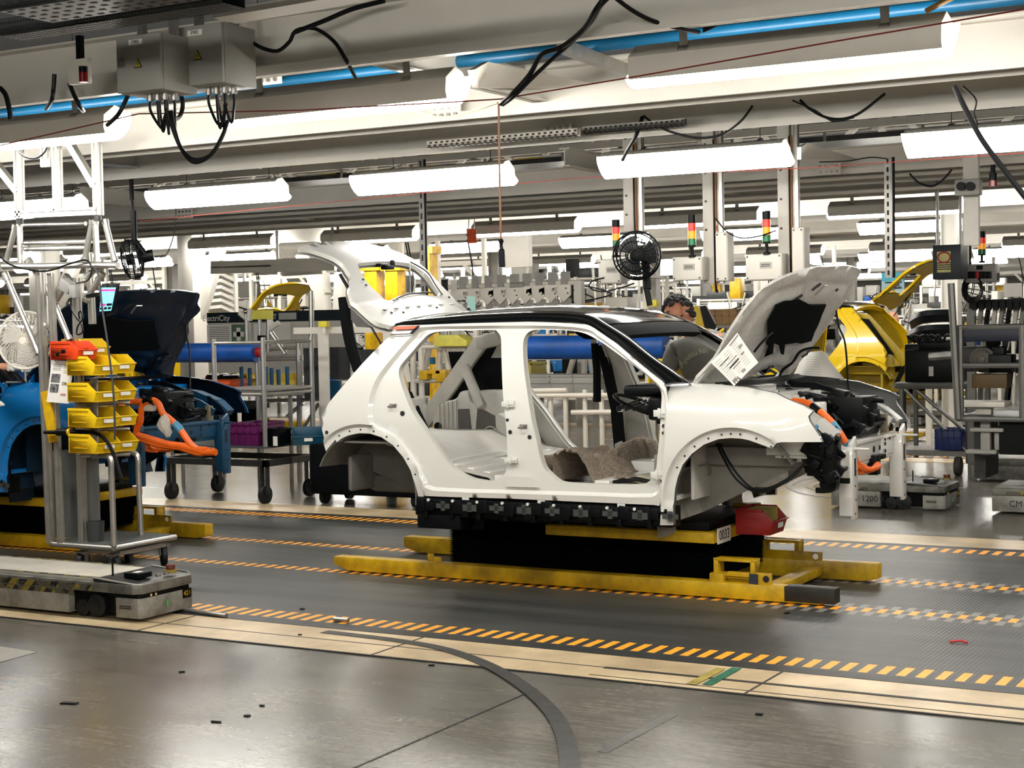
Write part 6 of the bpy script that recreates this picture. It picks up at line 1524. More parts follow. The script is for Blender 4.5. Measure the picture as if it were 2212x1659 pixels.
# bench that carries the orange crate and the blue pegs
def bench(px0, px1, py, Y0_, Y1_, label, name='work_bench', mat=None, legs=True):
    a = A(px0, py, Y0_); b = A(px1, py, Y0_); t = thing(name, label, 'bench', ((a.x+b.x)/2, (Y0_+Y1_)/2, 0))
    MB().bb(a.x, b.x, Y0_, Y1_, a.z-.03, a.z).build('bench_top', mat or GREYC, t)
    for x in (a.x+.04, b.x-.04):
        for y in (Y0_+.04, Y1_-.04): MB().cyl((x, y, 0), (x, y, a.z-.03), .022, 8).build('leg', ALU, t)
    MB().cyl((a.x+.04, Y0_+.04, .35), (b.x-.04, Y0_+.04, .35), .018, 8).build('rail', ALU, t)
    return t, a.z
bn, bz = bench(380, 628, 846, 13.05, 13.8, 'long aluminium bench behind the blue car with blue pegs')
crate('crate', 'long orange crate on the shelf behind the blue car', 'crate', (A(478, 835, 13.3).x, 13.3, bz), (.55, .35, .13), OCRATE)
k = A(478, 818, 13.3); o = MB()
for i in range(7): o.ball((k.x-.14+.05*i, 13.3+R.uniform(-.06, .06), k.z+R.uniform(.0, .02)), .06, 8, (1.2, 1, .7))
props(o.build('black_bag', mt('black_plastic_bag', (16, 20, 22), .25)), 'crumpled black plastic bag in the orange crate', 'bag')
for i, px in enumerate((522, 540, 558, 575, 587, 602, 621)):
    x = A(px, 820, 13.3).x; props(MB().cyl((x, 13.3, bz), (x, 13.3, A(px, 792+3*(i % 3), 13.3).z), .022, 10).build('blue_peg', BLUEP), 'upright blue peg, number %s from the orange crate, on the bench' % 'one two three four five six seven'.split()[i], 'peg', 'blue pegs on the bench')
# notice board
Yb = 15.2
t = thing('notice_board', 'wide notice board with dark ElectriCity banner and posters behind the blue bar', 'notice board', A(590, 740, Yb))
a, b = A(448, 676, Yb), A(752, 806, Yb)
MB().bb(a.x, b.x, Yb, Yb+.03, b.z, a.z).build('board', PALE, t)
q = A(448, 698, Yb); MB().bb(a.x, b.x, Yb-.012, Yb, q.z, a.z).build('banner', mt('dark_teal_banner', (12, 30, 38), .5), t)
text('banner_text', 'ElectriCity', A(469, 688, Yb)+V((0, -.02, 0)), (1, 0, 0), (0, 0, 1), .1, PAPER, t)
text('banner_text', 'NET', A(588, 685, Yb)+V((0, -.02, 0)), (1, 0, 0), (0, 0, 1), .09, PAPER, t)
for (x0, y0, x1, y1, m, nm) in ((449, 702, 503, 742, PAPER, 'poster'), (508, 699, 546, 738, mt('pale_green_poster', (214, 220, 206), .6), 'poster'), (550, 700, 588, 736, PAPER, 'poster'), (592, 697, 630, 735, PAPER, 'poster'), (604, 676, 642, 690, mt('grey_notice', (176, 178, 174), .6), 'poster')):
    p, r_ = A(x0, y0, Yb), A(x1, y1, Yb); MB().bb(p.x, r_.x, Yb-.02, Yb-.013, r_.z, p.z).build(nm, m, t)
c = A(518, 722, Yb); g = MB().bb(c.x-.03, c.x+.03, Yb-.026, Yb-.021, c.z-.08, c.z+.08).bb(c.x-.08, c.x+.08, Yb-.026, Yb-.021, c.z-.03, c.z+.03); g.build('first_aid_cross', PAPER, t)
MB().bb(c.x-.11, c.x+.11, Yb-.0215, Yb-.0205, c.z-.12, c.z+.12).build('green_field', mt('grey_green_print', (92, 120, 98), .6), t)
g = MB()
for i in range(9): z = A(452, 708+4*i, Yb).z; g.bb(A(455, 720, Yb).x, A(498, 720, Yb).x, Yb-.0215, Yb-.0205, z, z+.008)
g.build('poster_print', GREYP, t)
for px in (452, 748): x = A(px, 800, Yb).x; MB().cyl((x, Yb+.05, 0), (x, Yb+.05, a.z), .03, 8).build('stand_post', ALU, t)
# Y hooks and frames in front of the board
t = thing('hook_frame', 'pale tube frame with white Y hooks in front of the notice board', 'tube frame', A(600, 760, 13.4))
Yh = 13.95
def seg(p, q, r=.022, m=None, nm='tube', Y=Yh): MB().cyl(A(*p, Y), A(*q, Y), r, 8).build(nm, m or ALU, t)
seg((533, 678), (535, 760), .03); seg((518, 676), (535, 690), .03, WHITE, 'hook'); seg((541, 668), (538, 692), .035, WHITE, 'hook')
seg((581, 690), (580, 760), .03); seg((580, 712), (602, 697), .03, WHITE, 'hook'); seg((584, 688), (588, 710), .025, WHITE, 'hook'); seg((586, 718), (617, 765), .025)
seg((566, 755), (640, 752)); seg((572, 772), (655, 770)); seg((575, 777), (655, 775)); seg((645, 735), (648, 1000), .03, ALU, 'post'); seg((672, 628), (676, 950), .028, ALU, 'post')
MB().box(A(567, 740, Yh), (.09, .06, .16)).build('block', BLACK, t)
MB().box(A(567, 680, Yh-.02), (.26, .05, .1)).build('yellow_pad', mt('pale_yellow_pad', (222, 214, 92), .6), t)
seg((648, 755), (652, 870)); seg((655, 870), (620, 900)); seg((568, 866), (700, 862)); seg((566, 852), (690, 850)); seg((655, 925), (690, 870), .02)
x = A(566, 900, Yh).x; MB().cyl((x, Yh, 0), (x, Yh, A(566, 690, Yh).z), .02, 8).build('post', ALU, t)
for px in (645, 672): x = A(px, 900, Yh).x; MB().cyl((x, Yh, 0), (x, Yh, A(px, 940, Yh).z), .03, 8).build('post', ALU, t)
# white screen frame left of the rear pillar and dark cloth
t = thing('cloth_screen', 'white flat-bar frame with black cloth left of the white car rear pillar', 'screen', A(700, 760, 13.0))
Yf = 13.0
a = A(636, 712, Yf); b = A(850, 712, Yf); MB().bb(a.x, b.x, Yf-.02, Yf, a.z-.045, a.z+.02).build('top_bar', WHITE, t)
for px, w_ in ((702, .13), (842, .12)): x = A(px, 750, Yf).x; MB().bb(x-w_/2, x+w_/2, Yf-.03, Yf-.02, 0, a.z).build('upright_plate', WHITE, t)
for x0, x1, y0, y1 in ((712, 756, 750, 820), (655, 690, 752, 862), (776, 846, 755, 800)):
    p, q = A(x0, y0, Yf+.1), A(x1, y1, Yf+.1); MB().grid(lambda u, v: V((p.x+(q.x-p.x)*u, Yf+.1+.015*math.sin(9*u), p.z+(q.z-p.z)*v)), 10, 4).build('black_cloth', mt('dark_grey_cloth', (40, 42, 44), .8, nz=(3, .2)), t)
for px in (715, 727, 760): x = A(px, 830, 13.4).x; MB().bb(x-.035, x+.035, 13.4, 13.44, .3, A(px, 822, 13.4).z).build('blue_strip', BLUEP, t)
for px, py in ((700, 700), (1410, 655)):
    c = A(px, py, 12.9); o = thing('yellow_block', 'small pale yellow block on top of the white flat-bar frame' if px < 900 else 'small pale yellow block beneath the black pedestal fan', 'block', c)
    MB().box(c, (.1, .06, .06)).build('block', mt('pale_yellow_block', (226, 212, 70), .5), o, bev=.004)
    if px < 900: MB().cyl(c-V((0, 0, .1)), c, .02, 8).build('stem', WHITE, o)
# things seen through the rear door opening
t = thing('kit_rack', 'white tube rack with yellow boxes seen through the rear door opening', 'rack', A(970, 780, 13.2))
Yk = 13.2
for px in (892, 910, 1030): x = A(px, 800, Yk).x; MB().cyl((x, Yk, 0), (x, Yk, A(px, 715, Yk).z), .03, 8).build('post', WHITE, t)
for py in (750, 823): MB().cyl(A(890, py, Yk), A(1120, py-4, Yk), .022, 8).build('rail', WHITE, t)
for p, q in (((930, 740), (915, 810)), ((950, 755), (948, 800)), ((958, 745), (970, 800))): MB().cyl(A(*p, Yk+.2), A(*q, Yk+.2), .03, 8).build('brace', WHITE, t)
p, q = A(938, 724, Yk-.1), A(1008, 748, Yk-.1); MB().prism([V((p.x, Yk-.1, p.z)), V((q.x-.1, Yk-.1, p.z)), V((q.x, Yk-.1, (p.z+q.z)/2)), V((q.x, Yk-.1, q.z)), V((p.x, Yk-.1, q.z))], (0, .2, 0)).build('yellow_box', mt('pale_yellow_pad', (222, 214, 92), .6), t, bev=.006)
for x0, x1, y0, y1 in ((906, 922, 800, 820), (920, 950, 800, 808), (940, 962, 799, 825)):
    p, q = A(x0, y0, Yk-.1), A(x1, y1, Yk-.1); MB().bb(p.x, q.x, Yk-.1, Yk, q.z, p.z).build('yellow_clip', YEL, t, bev=.004)
p, q = A(928, 772, Yk-.05), A(935, 787, Yk-.05); MB().bb(p.x, q.x, Yk-.05, Yk, q.z, p.z).build('blue_clip', BLUEP, t)
p, q = A(962, 760, Yk+.4), A(1035, 800, Yk+.4); MB().bb(p.x, q.x, Yk+.4, Yk+.5, q.z-.3, p.z).build('dark_panel', BLACK, t)
g = MB()
for i in range(4): g.tube(spl([A(868+4*i, 775, Yk-.2), A(873+3*i, 800, Yk-.2), A(880+2*i, 825, Yk-.2)], 4), .01, 6)
g.build('white_hose', WHITE, t)
# clear fence panels and grey crate seen through the front door opening
t = thing('fence', 'tube fence with clear panels seen through the front door opening', 'fence', A(1230, 900, 12.4))
Yn = 12.4
for px in (1098, 1152, 1190, 1222, 1264, 1300, 1360, 1410): x = A(px, 900, Yn).x; MB().cyl((x, Yn, .0), (x, Yn, A(px, 842, Yn).z), .022, 8).build('post', WHITE, t)
for py, x0, x1 in ((845, 1085, 1225), (855, 1085, 1430), (891, 1235, 1430)): MB().cyl(A(x0, py, Yn-.03), A(x1, py-2, Yn-.03), .022, 8).build('rail', WHITE, t)
p, q = A(1090, 862, Yn+.04), A(1430, 985, Yn+.04); MB().bb(p.x, q.x, Yn+.04, Yn+.048, q.z, p.z).build('clear_panel', CLEAR, t)
bench(1085, 1420, 852, 13.05, 13.8, 'grey bench behind the clear fence')
crate('crate', 'grey ribbed crate on the bench seen through the front door opening', 'crate', (A(1210, 832, 13.2).x, 13.2, A(1210, 850, 13.0).z), (.95, .4, .17), GREYC)
crate('crate', 'small yellow crate beside the grey ribbed crate behind the B pillar', 'crate', (A(1135, 805, 13.6).x, 13.6, A(1135, 850, 13.0).z), (.3, .3, .28), mt('pale_yellow_crate', (206, 190, 80), .5))
t = thing('easel_stand', 'white A-frame stand with black sheet behind the blue padded bar', 'stand', A(1240, 800, 13.9))
for p, q in (((1240, 770), (1222, 830)), ((1262, 770), (1262, 840)), ((1275, 770), (1285, 840))): MB().cyl(A(*p, 13.9), A(*q, 13.9), .03, 8).build('leg', WHITE, t)
for px in (1222, 1285): x = A(px, 835, 13.9).x; MB().cyl((x, 13.9, 0), (x, 13.9, A(px, 830, 13.9).z), .03, 8).build('leg', WHITE, t)
p, q = A(1214, 770, 14.1), A(1245, 830, 14.1); MB().bb(p.x, q.x, 14.1, 14.13, q.z, p.z).build('black_sheet', BLACK, t)
# fixture rack with the row of white bracket plates above the roof
Yr = 14.3
t = thing('bracket_rack', 'tube rack with a row of white bracket plates above the white car roof', 'rack', A(1120, 640, Yr))
MB().cyl(A(970, 620, Yr), A(1252, 610, Yr), .025, 8).build('top_rail', WHITE, t); MB().cyl(A(1020, 668, Yr), A(1252, 660, Yr), .025, 8).build('bottom_rail', WHITE, t); MB().cyl(A(1135, 617, Yr-.01), A(1105, 619, Yr-.01), .045, 10).build('rail_sleeve', GREYC, t)
for i in range(9):
    px = 997+27.5*i; c = A(px, 643-1.2*i, Yr-.05)
    b_ = MB().prism([c+V((-.06, 0, .09)), c+V((.08, 0, .09)), c+V((.08, 0, -.02)), c+V((.0, 0, -.09)), c+V((-.11, 0, .02)), c+V((-.14, 0, .0)), c+V((-.14, 0, .05)), c+V((-.08, 0, .07))], (0, .02, 0)).build('bracket_plate', WHITE, t, bev=.004)
    MB().bb(c.x-.04, c.x+.04, Yr-.03, Yr+.03, c.z+.07, c.z+.22).bb(c.x-.03, c.x+.05, Yr-.03, Yr+.03, c.z-.2, c.z-.05).build('plate_post', GREYC, b_)
    MB().cyl(c+V((.03, -.004, .05)), c+V((.03, 0, .05)), .008, 8).cyl(c+V((.05, -.004, .0)), c+V((.05, 0, .0)), .008, 8).build('plate_hole', MATS['dark_hole'], b_)
for px in (985, 1252): x = A(px, 640, Yr).x; MB().bb(x-.04, x+.04, Yr-.04, Yr+.04, 0, A(px, 606, Yr).z).build('post', PALE, t)
# white gantry with diagonal braces
Yg = 17.6
t = thing('gantry', 'white steel gantry column with triangular knee left of the raised tailgate', 'gantry', A(420, 700, Yg))
a, b = A(396, 480, Yg), A(438, 800, Yg)
MB().bb(a.x, A(428, 480, Yg).x, Yg-.15, Yg+.15, 0, a.z).build('column', PALE, t, bev=.01)
MB().prism([A(436, 500, Yg), A(470, 495, Yg), A(490, 500, Yg), A(452, 640, Yg), A(430, 700, Yg), A(430, 605, Yg), A(462, 520, Yg), A(436, 530, Yg)], (0, .1, 0)).build('knee_plate', PALE, t)
MB().bb(a.x, A(495, 480, Yg).x, Yg-.15, Yg+.15, A(440, 502, Yg).z, A(440, 478, Yg).z).build('head_beam', PALE, t)
MB().bar(A(497, 490, Yg), A(780, 515, Yg), .16, .2).build('jib_arm', PALE, t)
for py in (572, 584): MB().bar(A(458, py, Yg-.3), A(725, py-8, Yg-.3), .06, .1).build('rail_beam', PALE, t)
MB().bar(A(612, 590, Yg-.2), A(700, 585, Yg-.2), .08, .08).build('rail_beam', GREYC, t)
for p, q in (((655, 545), (700, 640)), ((695, 590), (705, 760)), ((740, 590), (735, 700))): MB().bar(A(*p, Yg+.4), A(*q, Yg+.4), .14, .2).build('slanted_post', PALE, t)
for px in (600, 720): x = A(px, 580, Yg-.3).x; MB().cyl((x, Yg-.3, A(px, 575, Yg-.3).z), (x, Yg-.3, 3), .02, 6).build('hanger', GALV, t)
t = thing('gantry', 'second white gantry column half hidden behind the bin trolley', 'gantry', A(90, 700, Yg))
MB().bb(A(75, 500, Yg).x, A(112, 500, Yg).x, Yg-.15, Yg+.15, 0, A(90, 500, Yg).z).build('column', PALE, t); MB().prism([A(112, 515, Yg), A(180, 510, Yg), A(185, 530, Yg), A(140, 640, Yg), A(112, 690, Yg), A(112, 650, Yg), A(155, 535, Yg), A(112, 535, Yg)], (0, .1, 0)).build('knee_plate', PALE, t)
# louvred column right of the gantry, small signal light
t = thing('louvre_rack', 'pale stack of tilted trays right of the gantry column', 'rack', A(480, 620, 18.2))
for i in range(7): MB().bar(A(455, 588+14*i, 18.2), A(492, 584+14*i, 18.2), .3, .05, (0, .3, 1)).build('tray', PALE, t)
for px in (455, 500): x = A(px, 600, 18.2).x; MB().cyl((x, 18.3, 0), (x, 18.3, A(px, 575, 18.2).z), .03, 6).build('post', PALE, t)
# posts with control boxes, stack lights and the hanging fan
Yp = 12.05
def stack_light(px, py0, py1, Y, label, pole_to=None):
    a, b = A(px, py0, Y), A(px, py1, Y); h = a.z-b.z; t = thing('stack_light', label, 'signal tower', b, 'red amber green signal towers'); r = .032 if Y < 14 else .04
    for f0, f1, m, nm in ((.74, 1, BLACK, 'cap'), (.5, .74, mt('red_lens', (214, 44, 30), .25, emit=.25), 'red_lamp'), (.26, .5, mt('amber_lens', (240, 150, 20), .25, emit=.3), 'amber_lamp'), (.06, .26, mt('green_lens', (16, 120, 66), .25), 'green_lamp'), (0, .06, BLACK, 'socket')):
        MB().cyl((b.x, Y, b.z+h*f0), (b.x, Y, b.z+h*f1), r, 16).build(nm, m, t)
    if pole_to: z = A(px, pole_to, Y).z; MB().cyl((b.x, Y, z), (b.x, Y, b.z), .014, 8).cyl((b.x, Y, z), (b.x, Y, z+.02), .03, 10).build('pole', BLACK, t)
    return t
stack_light(1331, 475, 535, Yp, 'signal tower behind the black fan guard, leftmost of three', 556)
stack_light(1495, 464, 534, Yp, 'signal tower on the box left of the middle hanging post', 556)
stack_light(1656, 456, 526, Yp, 'signal tower on the box left of the right hanging post', 550)
stack_light(2121, 500, 552, 16.3, 'signal tower on the push-button panel near the right edge', 568)
def ctrlbox(x0, y0, x1, y1, label, holes=True, lab=True, dep=.14, Y=Yp, m=None):
    p, q = A(x0, y0, Y), A(x1, y1, Y); t = thing('control_box', label, 'control box', ((p.x+q.x)/2, Y, q.z), 'pale control boxes on the hanging posts')
    MB().bb(p.x, q.x, Y, Y+dep, q.z, p.z).build('box_body', m or PALE, t, bev=.006)
    MB().bb(p.x+.006, q.x-.006, Y-.008, Y, q.z+.006, p.z-.006).build('lid', m or PALE, t, bev=.004)
    if lab:
        c = A((x0+x1)/2+4, y0+(y1-y0)*.42, Y-.01); MB().bb(c.x-.05, c.x+.05, Y-.011, Y-.008, c.z-.025, c.z+.025).build('type_label', mt('grey_label', (168, 166, 160), .6), t)
        g = MB()
        for k in range(2): g.bb(c.x-.04, c.x+.035, Y-.0125, Y-.011, c.z+.004-.014*k, c.z+.009-.014*k)
        g.build('label_print', INK, t)
    g = MB()
    for x, z in ((p.x+.02, p.z-.02), (q.x-.02, p.z-.02), (p.x+.02, q.z+.02), (q.x-.02, q.z+.02)): g.cyl((x, Y-.008, z), (x, Y-.012, z), .007, 8)
    g.build('screw', DKSTEEL, t)
    return t
ctrlbox(1292, 562, 1342, 612, 'pale control box half hidden behind the black fan'); ctrlbox(1452, 556, 1517, 605, 'pale control box with signal tower left of the middle post'); ctrlbox(1610, 550, 1690, 604, 'pale control box with signal tower left of the right post')
ctrlbox(1545, 502, 1573, 607, 'tall narrow pale box on the right of the middle post', lab=False); ctrlbox(1710, 492, 1738, 600, 'tall narrow pale box on the right of the right post', lab=False)
def hpost(px, y0, y1, label, w_=.1, Y=Yp+.16):
    a, b = A(px, y0, Y), A(px, y1, Y); t = thing('hanging_post', label, 'post', b, 'hanging posts carrying the control boxes')
    MB().bb(a.x-w_/2, a.x+w_/2, Y, Y+.06, b.z, a.z).build('flat_bar', PALE, t, bev=.003)
    g = prof(MB(), V((a.x+w_*.95, Y+.03, b.z)), V((a.x+w_*.95, Y+.03, a.z-.1)), .05); g.build('slotted_profile', ALU, t)
    g = MB().tube(spl([V((a.x+w_*.6, Y-.01, a.z-.2)), V((a.x+w_*.58, Y-.012, (a.z+b.z)/2)), V((a.x+w_*.62, Y-.01, b.z)), V((a.x+w_*.75, Y-.01, b.z-.06))], 8), .011, 6); g.build('cable_run', CABLE, t)
    MB().tube(spl([V((a.x+w_*.72, Y-.01, a.z-.2)), V((a.x+w_*.70, Y-.012, (a.z+b.z)/2)), V((a.x+w_*.72, Y-.01, b.z-.02))], 8), .007, 6).build('cable_run', mt('orange_brown_lead', (170, 104, 44), .6), t)
    g = MB()
    for k in range(5): z = b.z+(a.z-b.z)*(.15+.17*k); g.cyl((a.x-.02, Y, z), (a.x-.02, Y-.008, z), .01, 8)
    g.build('bolt', DKSTEEL, t)
    MB().bb(a.x-.06, a.x+.0, Y-.02, Y, a.z-.05, a.z+.22).build('bracket', PALE, t, bev=.003)
    return t
hpost(1355, 258, 500, 'hanging post behind the black fan, leftmost of three'); hpost(1527, 250, 612, 'middle hanging post with narrow box at its right'); hpost(1690, 240, 612, 'right hanging post with narrow box at its right')
def slotpost(px, y0, y1, Y, label, w_=.06):
    a, b = A(px, y0, Y), A(px, y1, Y); t = thing('slotted_post', label, 'post', b); MB().bb(a.x-w_/2, a.x+w_/2, Y, Y+.05, b.z, a.z).build('profile', GALV, t)
    g = MB()
    for k in range(14): z = b.z+(a.z-b.z)*(k+.3)/14; g.bb(a.x-.008, a.x+.008, Y-.002, Y, z, z+(a.z-b.z)*.04)
    g.build('slot_pattern', MATS['dark_hole'], t); MB().tube([V((a.x+.05, Y, a.z)), V((a.x+.045, Y, b.z))], .012, 6).build('cable_run', CABLE, t)
slotpost(908, 345, 660, 13.4, 'slotted steel post behind the raised tailgate'); slotpost(1917, 340, 600, 13.0, 'slotted steel post right of the white bonnet tip'); slotpost(2085, 460, 610, 16.4, 'slotted steel post above the push-button panel')
def build_black_fan(c, ax, pole, label, r):
    t = thing('black_fan', label, 'fan', c, 'black industrial fans'); ax = V(ax).normalized(); u = V((0, 0, 1)).cross(ax).normalized(); w = ax.cross(u)
    g = MB(); P_ = lambda rr, a, h: c+ax*h+(u*math.cos(a)+w*math.sin(a))*rr
    for h, rr in ((0, r), (.06, r*.93), (-.06, r*.93), (.09, r*.62), (.1, r*.3), (-.08, r*.55)): g.tube([P_(rr, 2*PI*i/36, h) for i in range(36)], .006, 5, closed=True)
    for i in range(28):
        a = 2*PI*i/28; g.tube([P_(.05, a, .1), P_(r*.5, a, .095), P_(r*.93, a, .06), P_(r, a, 0), P_(r*.93, a, -.06), P_(r*.5, a, -.09), P_(.06, a, -.1)], .0036, 4)
    g.build('guard', BLACK, t)
    for k in range(3):
        def bl(p, q, k=k):
            rr = .04+(r-.075)*p; a = 2*PI*k/3+(q-.5)*1.5*(1-.15*p)+.2*p; return P_(rr, a, .03*(q-.5))
        MB().grid(bl, 8, 8).build('blade', mt('dark_fan_blade', (24, 28, 30), .35), t, solid=.003)
    MB().cyl(c+ax*.06, c-ax*.02, .05, 18).cyl(c-ax*.05, c-ax*.2, .06, 18, .055).build('motor', BLACK, t, bev=.006)
    for p, q, rr in pole: MB().cyl(p, q, rr, 10).build('arm', BLACK, t)
    return t
c = A(1376, 552, 11.9); build_black_fan(c, (.25, -1, -.1), [(c+V((0, .16, 0)), A(1398, 625, 12.0), .035), (A(1396, 620, 12.0), A(1404, 660, 12.0), .025), (A(1372, 510, 12.1), A(1366, 560, 12.1), .02)], 'big black round fan in front of the left hanging post', .2)
c = A(286, 560, 11.4); build_black_fan(c, (-.8, -.65, -.2), [(c+V((.12, .06, .03)), A(290, 520, 11.4), .03), (A(290, 525, 11.4), A(288, 455, 11.4), .03), (A(288, 470, 11.4), A(285, 430, 11.4), .012), (A(285, 432, 11.4), A(282, 352, 11.4), .02)], 'black fan hanging on a pole above the dark blue bonnet', .19)

t = thing('yellow_shield', 'yellow upright panel with black clip strip just right of the bearded worker', 'panel', A(1530, 720, 14.2))
MB().prism([A(1496, 662, 14.2), A(1508, 660, 14.2), A(1566, 790, 14.2), A(1520, 790, 14.2)], (0, .03, 0)).build('panel', mt('bright_yellow_panel', (232, 196, 22), .4), t)
MB().prism([A(1511, 662, 14.15), A(1524, 660, 14.15), A(1545, 700, 14.15), A(1543, 712, 14.15), A(1522, 708, 14.15)], (0, .03, 0)).build('clip_strip', BLACK, t)
x = A(1540, 790, 14.2).x; MB().cyl((x, 14.25, 0), (x, 14.25, A(1540, 780, 14.2).z), .03, 8).build('stand_post', ALU, t)
o = crate('carton', 'open brown cardboard carton right of the yellow panel', 'carton', (A(1572, 695, 15).x, 15, A(1572, 702, 15).z), (.3, .3, .16), mt('brown_cardboard', (164, 132, 92), .8))
MB().bb(A(1572, 700, 15).x-.4, A(1572, 700, 15).x+.4, 14.8, 15.3, A(1572, 702, 15).z-.03, A(1572, 702, 15).z-.001).build('carton_shelf', GREYC, o)
MB().cyl((A(1572, 700, 15).x, 15, 0), (A(1572, 700, 15).x, 15, A(1572, 702, 15).z-.03), .04, 8).build('shelf_post', ALU, o)

t = thing('filler_cart', 'low black draped cart added to darken the space behind the white car rear arch', 'cart', (A(770, 1060, 12.4).x, 12.4, 0))  # black box on castors, added to darken the space behind the car rear
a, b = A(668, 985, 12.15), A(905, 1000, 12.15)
MB().bb(a.x, b.x, 12.15, 12.75, .1, A(770, 962, 12.15).z).build('dark_filler', mt('dark_filler_black', (8, 12, 14), .9, nz=(6, .2), spec=.1), t, bev=.02)
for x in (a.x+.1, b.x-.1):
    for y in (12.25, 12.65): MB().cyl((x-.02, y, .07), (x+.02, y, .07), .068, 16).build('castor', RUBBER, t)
# litter on the floor
def scrap(name, px, py, d, mat, label, rz=0, z=.006):
    c = atZ(px, py, z); g = MB().box((0, 0, 0), d, M.Rotation(rz, 3, 'Z')); g.v = [v+c+V((0, 0, d[2]/2)) for v in g.v]; props(g.build(name, mat), label, 'scrap')
for px, py, l, r_, lb in ((437, 1325, .42, .9, 'silver rod lying beside the cart numbered 421'), (737, 1341, .1, .75, 'short silver rod lying on the front dashed lane')):
    c = atZ(px, py, .012); d = V((math.cos(r_-.75), -math.sin(r_-.75), 0)); props(MB().cyl(c-d*l/2+V((0, 0, .007)), c+d*l/2+V((0, 0, .007)), .013, 10).build('metal_rod', GALV), lb, 'rod')
g = MB().tube(spl([atZ(2052, 1386, .012), atZ(2075, 1384, .016), atZ(2090, 1388, .012)], 5), .006, 5); props(g.build('red_ribbon', mt('bright_red_ribbon', (196, 22, 32), .5)), 'scrap of red ribbon on the belt near the right edge', 'ribbon')
for i, (px, py, w_, dp, r_) in enumerate(((467, 1560, .045, .012, .2), (393, 1452, .03, .012, .6), (534, 1547, .025, .02, 0), (648, 1372, .02, .012, .4), (653, 1316, .025, .02, .2), (150, 1520, .08, .03, .3), (566, 1525, .02, .015, 0), (1640, 1544, .03, .02, 0), (932, 1438, .03, .01, .3), (1700, 1325, .03, .012, 1))):
    scrap('rubber_scrap', px, py, (w_, dp, .006), BLACK, 'small dark scrap %s' % ('below the foreground floor reflections, left of centre', 'on the concrete left of the tape curve start', 'flat by the left floor reflection', 'on the cream plate edge', 'on the belt beyond the cream plates', 'near the left bottom floor patch', 'alone in the left centre of the concrete', 'on the concrete right of the green tape', 'on the concrete inside the tape curve', 'on the ghost dashes at the right')[i], r_, .001 if py > 1400 or i < 3 else .008)
# ---------------------------------------------------------------- trolleys and panels at the right edge
DNAVY = mt('dark_navy_box', (14, 24, 44), .5, nz=(3, .15)); TUBEG = mt('grey_tube', (120, 120, 116), .4, .5)
Yq = 15.6
t = thing('control_cabinet', 'dark wall box with yellow poster hanging near the right edge', 'control panel', A(2045, 565, Yq))
a, b = A(2014, 530, Yq), A(2076, 602, Yq); MB().bb(a.x, b.x, Yq, Yq+.28, b.z, a.z).build('cabinet_body', mt('dark_teal_cabinet', (22, 36, 42), .5), t, bev=.008)
p, q = A(2024, 544, Yq), A(2054, 588, Yq); MB().bb(p.x, q.x, Yq-.004, Yq, q.z, p.z).build('poster', mt('pale_yellow_poster', (214, 206, 140), .6), t)
c = A(2039, 556, Yq-.006); MB().tube([c+V((.06*math.cos(2*PI*i/20), 0, .05*math.sin(2*PI*i/20))) for i in range(20)], .008, 6, closed=True).build('poster_emblem', mt('red_print', (190, 60, 50), .7), t)
g = MB()
for k in range(4): z = A(2039, 569+4.5*k, Yq).z; g.bb(c.x-.08, c.x+.07, Yq-.006, Yq-.004, z, z+.01)
g.build('poster_print', INK, t)
for px in (2020, 2070): x = A(px, 530, Yq).x; MB().cyl((x, Yq+.1, a.z), (x, Yq+.1, 3.0), .015, 8).build('hanger', GALV, t)
t = thing('button_panel', 'grey push-button panel with six buttons right of the dark box', 'control panel', A(2115, 590, 16.2))
a, b = A(2085, 571, 16.2), A(2150, 609, 16.2); MB().bb(a.x, b.x, 16.2, 16.4, b.z, a.z).build('box_body', CABG, t, bev=.008)
for k in range(6): c = A(2095+8.2*k, 594, 16.19); MB().bb(c.x-.025, c.x+.025, 16.18, 16.2, c.z-.035, c.z+.035).build('button', RED if k == 2 else BLACK, t, bev=.004)
c = A(2116, 578, 16.19); MB().bb(c.x-.03, c.x+.03, 16.185, 16.2, c.z-.02, c.z+.02).build('indicator', BLACK, t); MB().cyl(A(2155, 590, 16.3), A(2155, 605, 16.3), .02, 8).build('gland', DKSTEEL, t)
x = A(2090, 560, 16.4).x; MB().cyl((x, 16.42, b.z), (x, 16.42, 3.0), .03, 8).build('hanger', GALV, t)
c = A(2100, 625, 16.2); g = MB()
for k in range(4): g.tube([c+V((.1*math.cos(2*PI*i/16)*(1-.1*k), .02*k, .14*math.sin(2*PI*i/16)*(1-.12*k))) for i in range(16)], .01, 6, closed=True)
props(g.build('cable_coil', CABLE), 'coil of black cable hanging below the push-button panel', 'cable')
t = thing('pull_switch', 'grey switch box on the beam post above the dark wall box', 'switch', A(2092, 405, 13.0))
MB().box(A(2092, 405, 13.0), (.2, .1, .13)).build('housing', CABG, t, bev=.01)
for px in (2078, 2098): c = A(px, 403, 12.94); MB().cyl(c, c-V((0, .05, 0)), .035, 12).build('knob', BLACK, t)
props(MB().bb(A(2096, 330, 13.1).x-.06, A(2096, 330, 13.1).x+.06, 13.1, 13.16, A(2096, 530, 13.1).z, A(2096, 330, 13.1).z).build('beam_post', PALE), 'pale post hanging from the beam near the right edge', 'post')
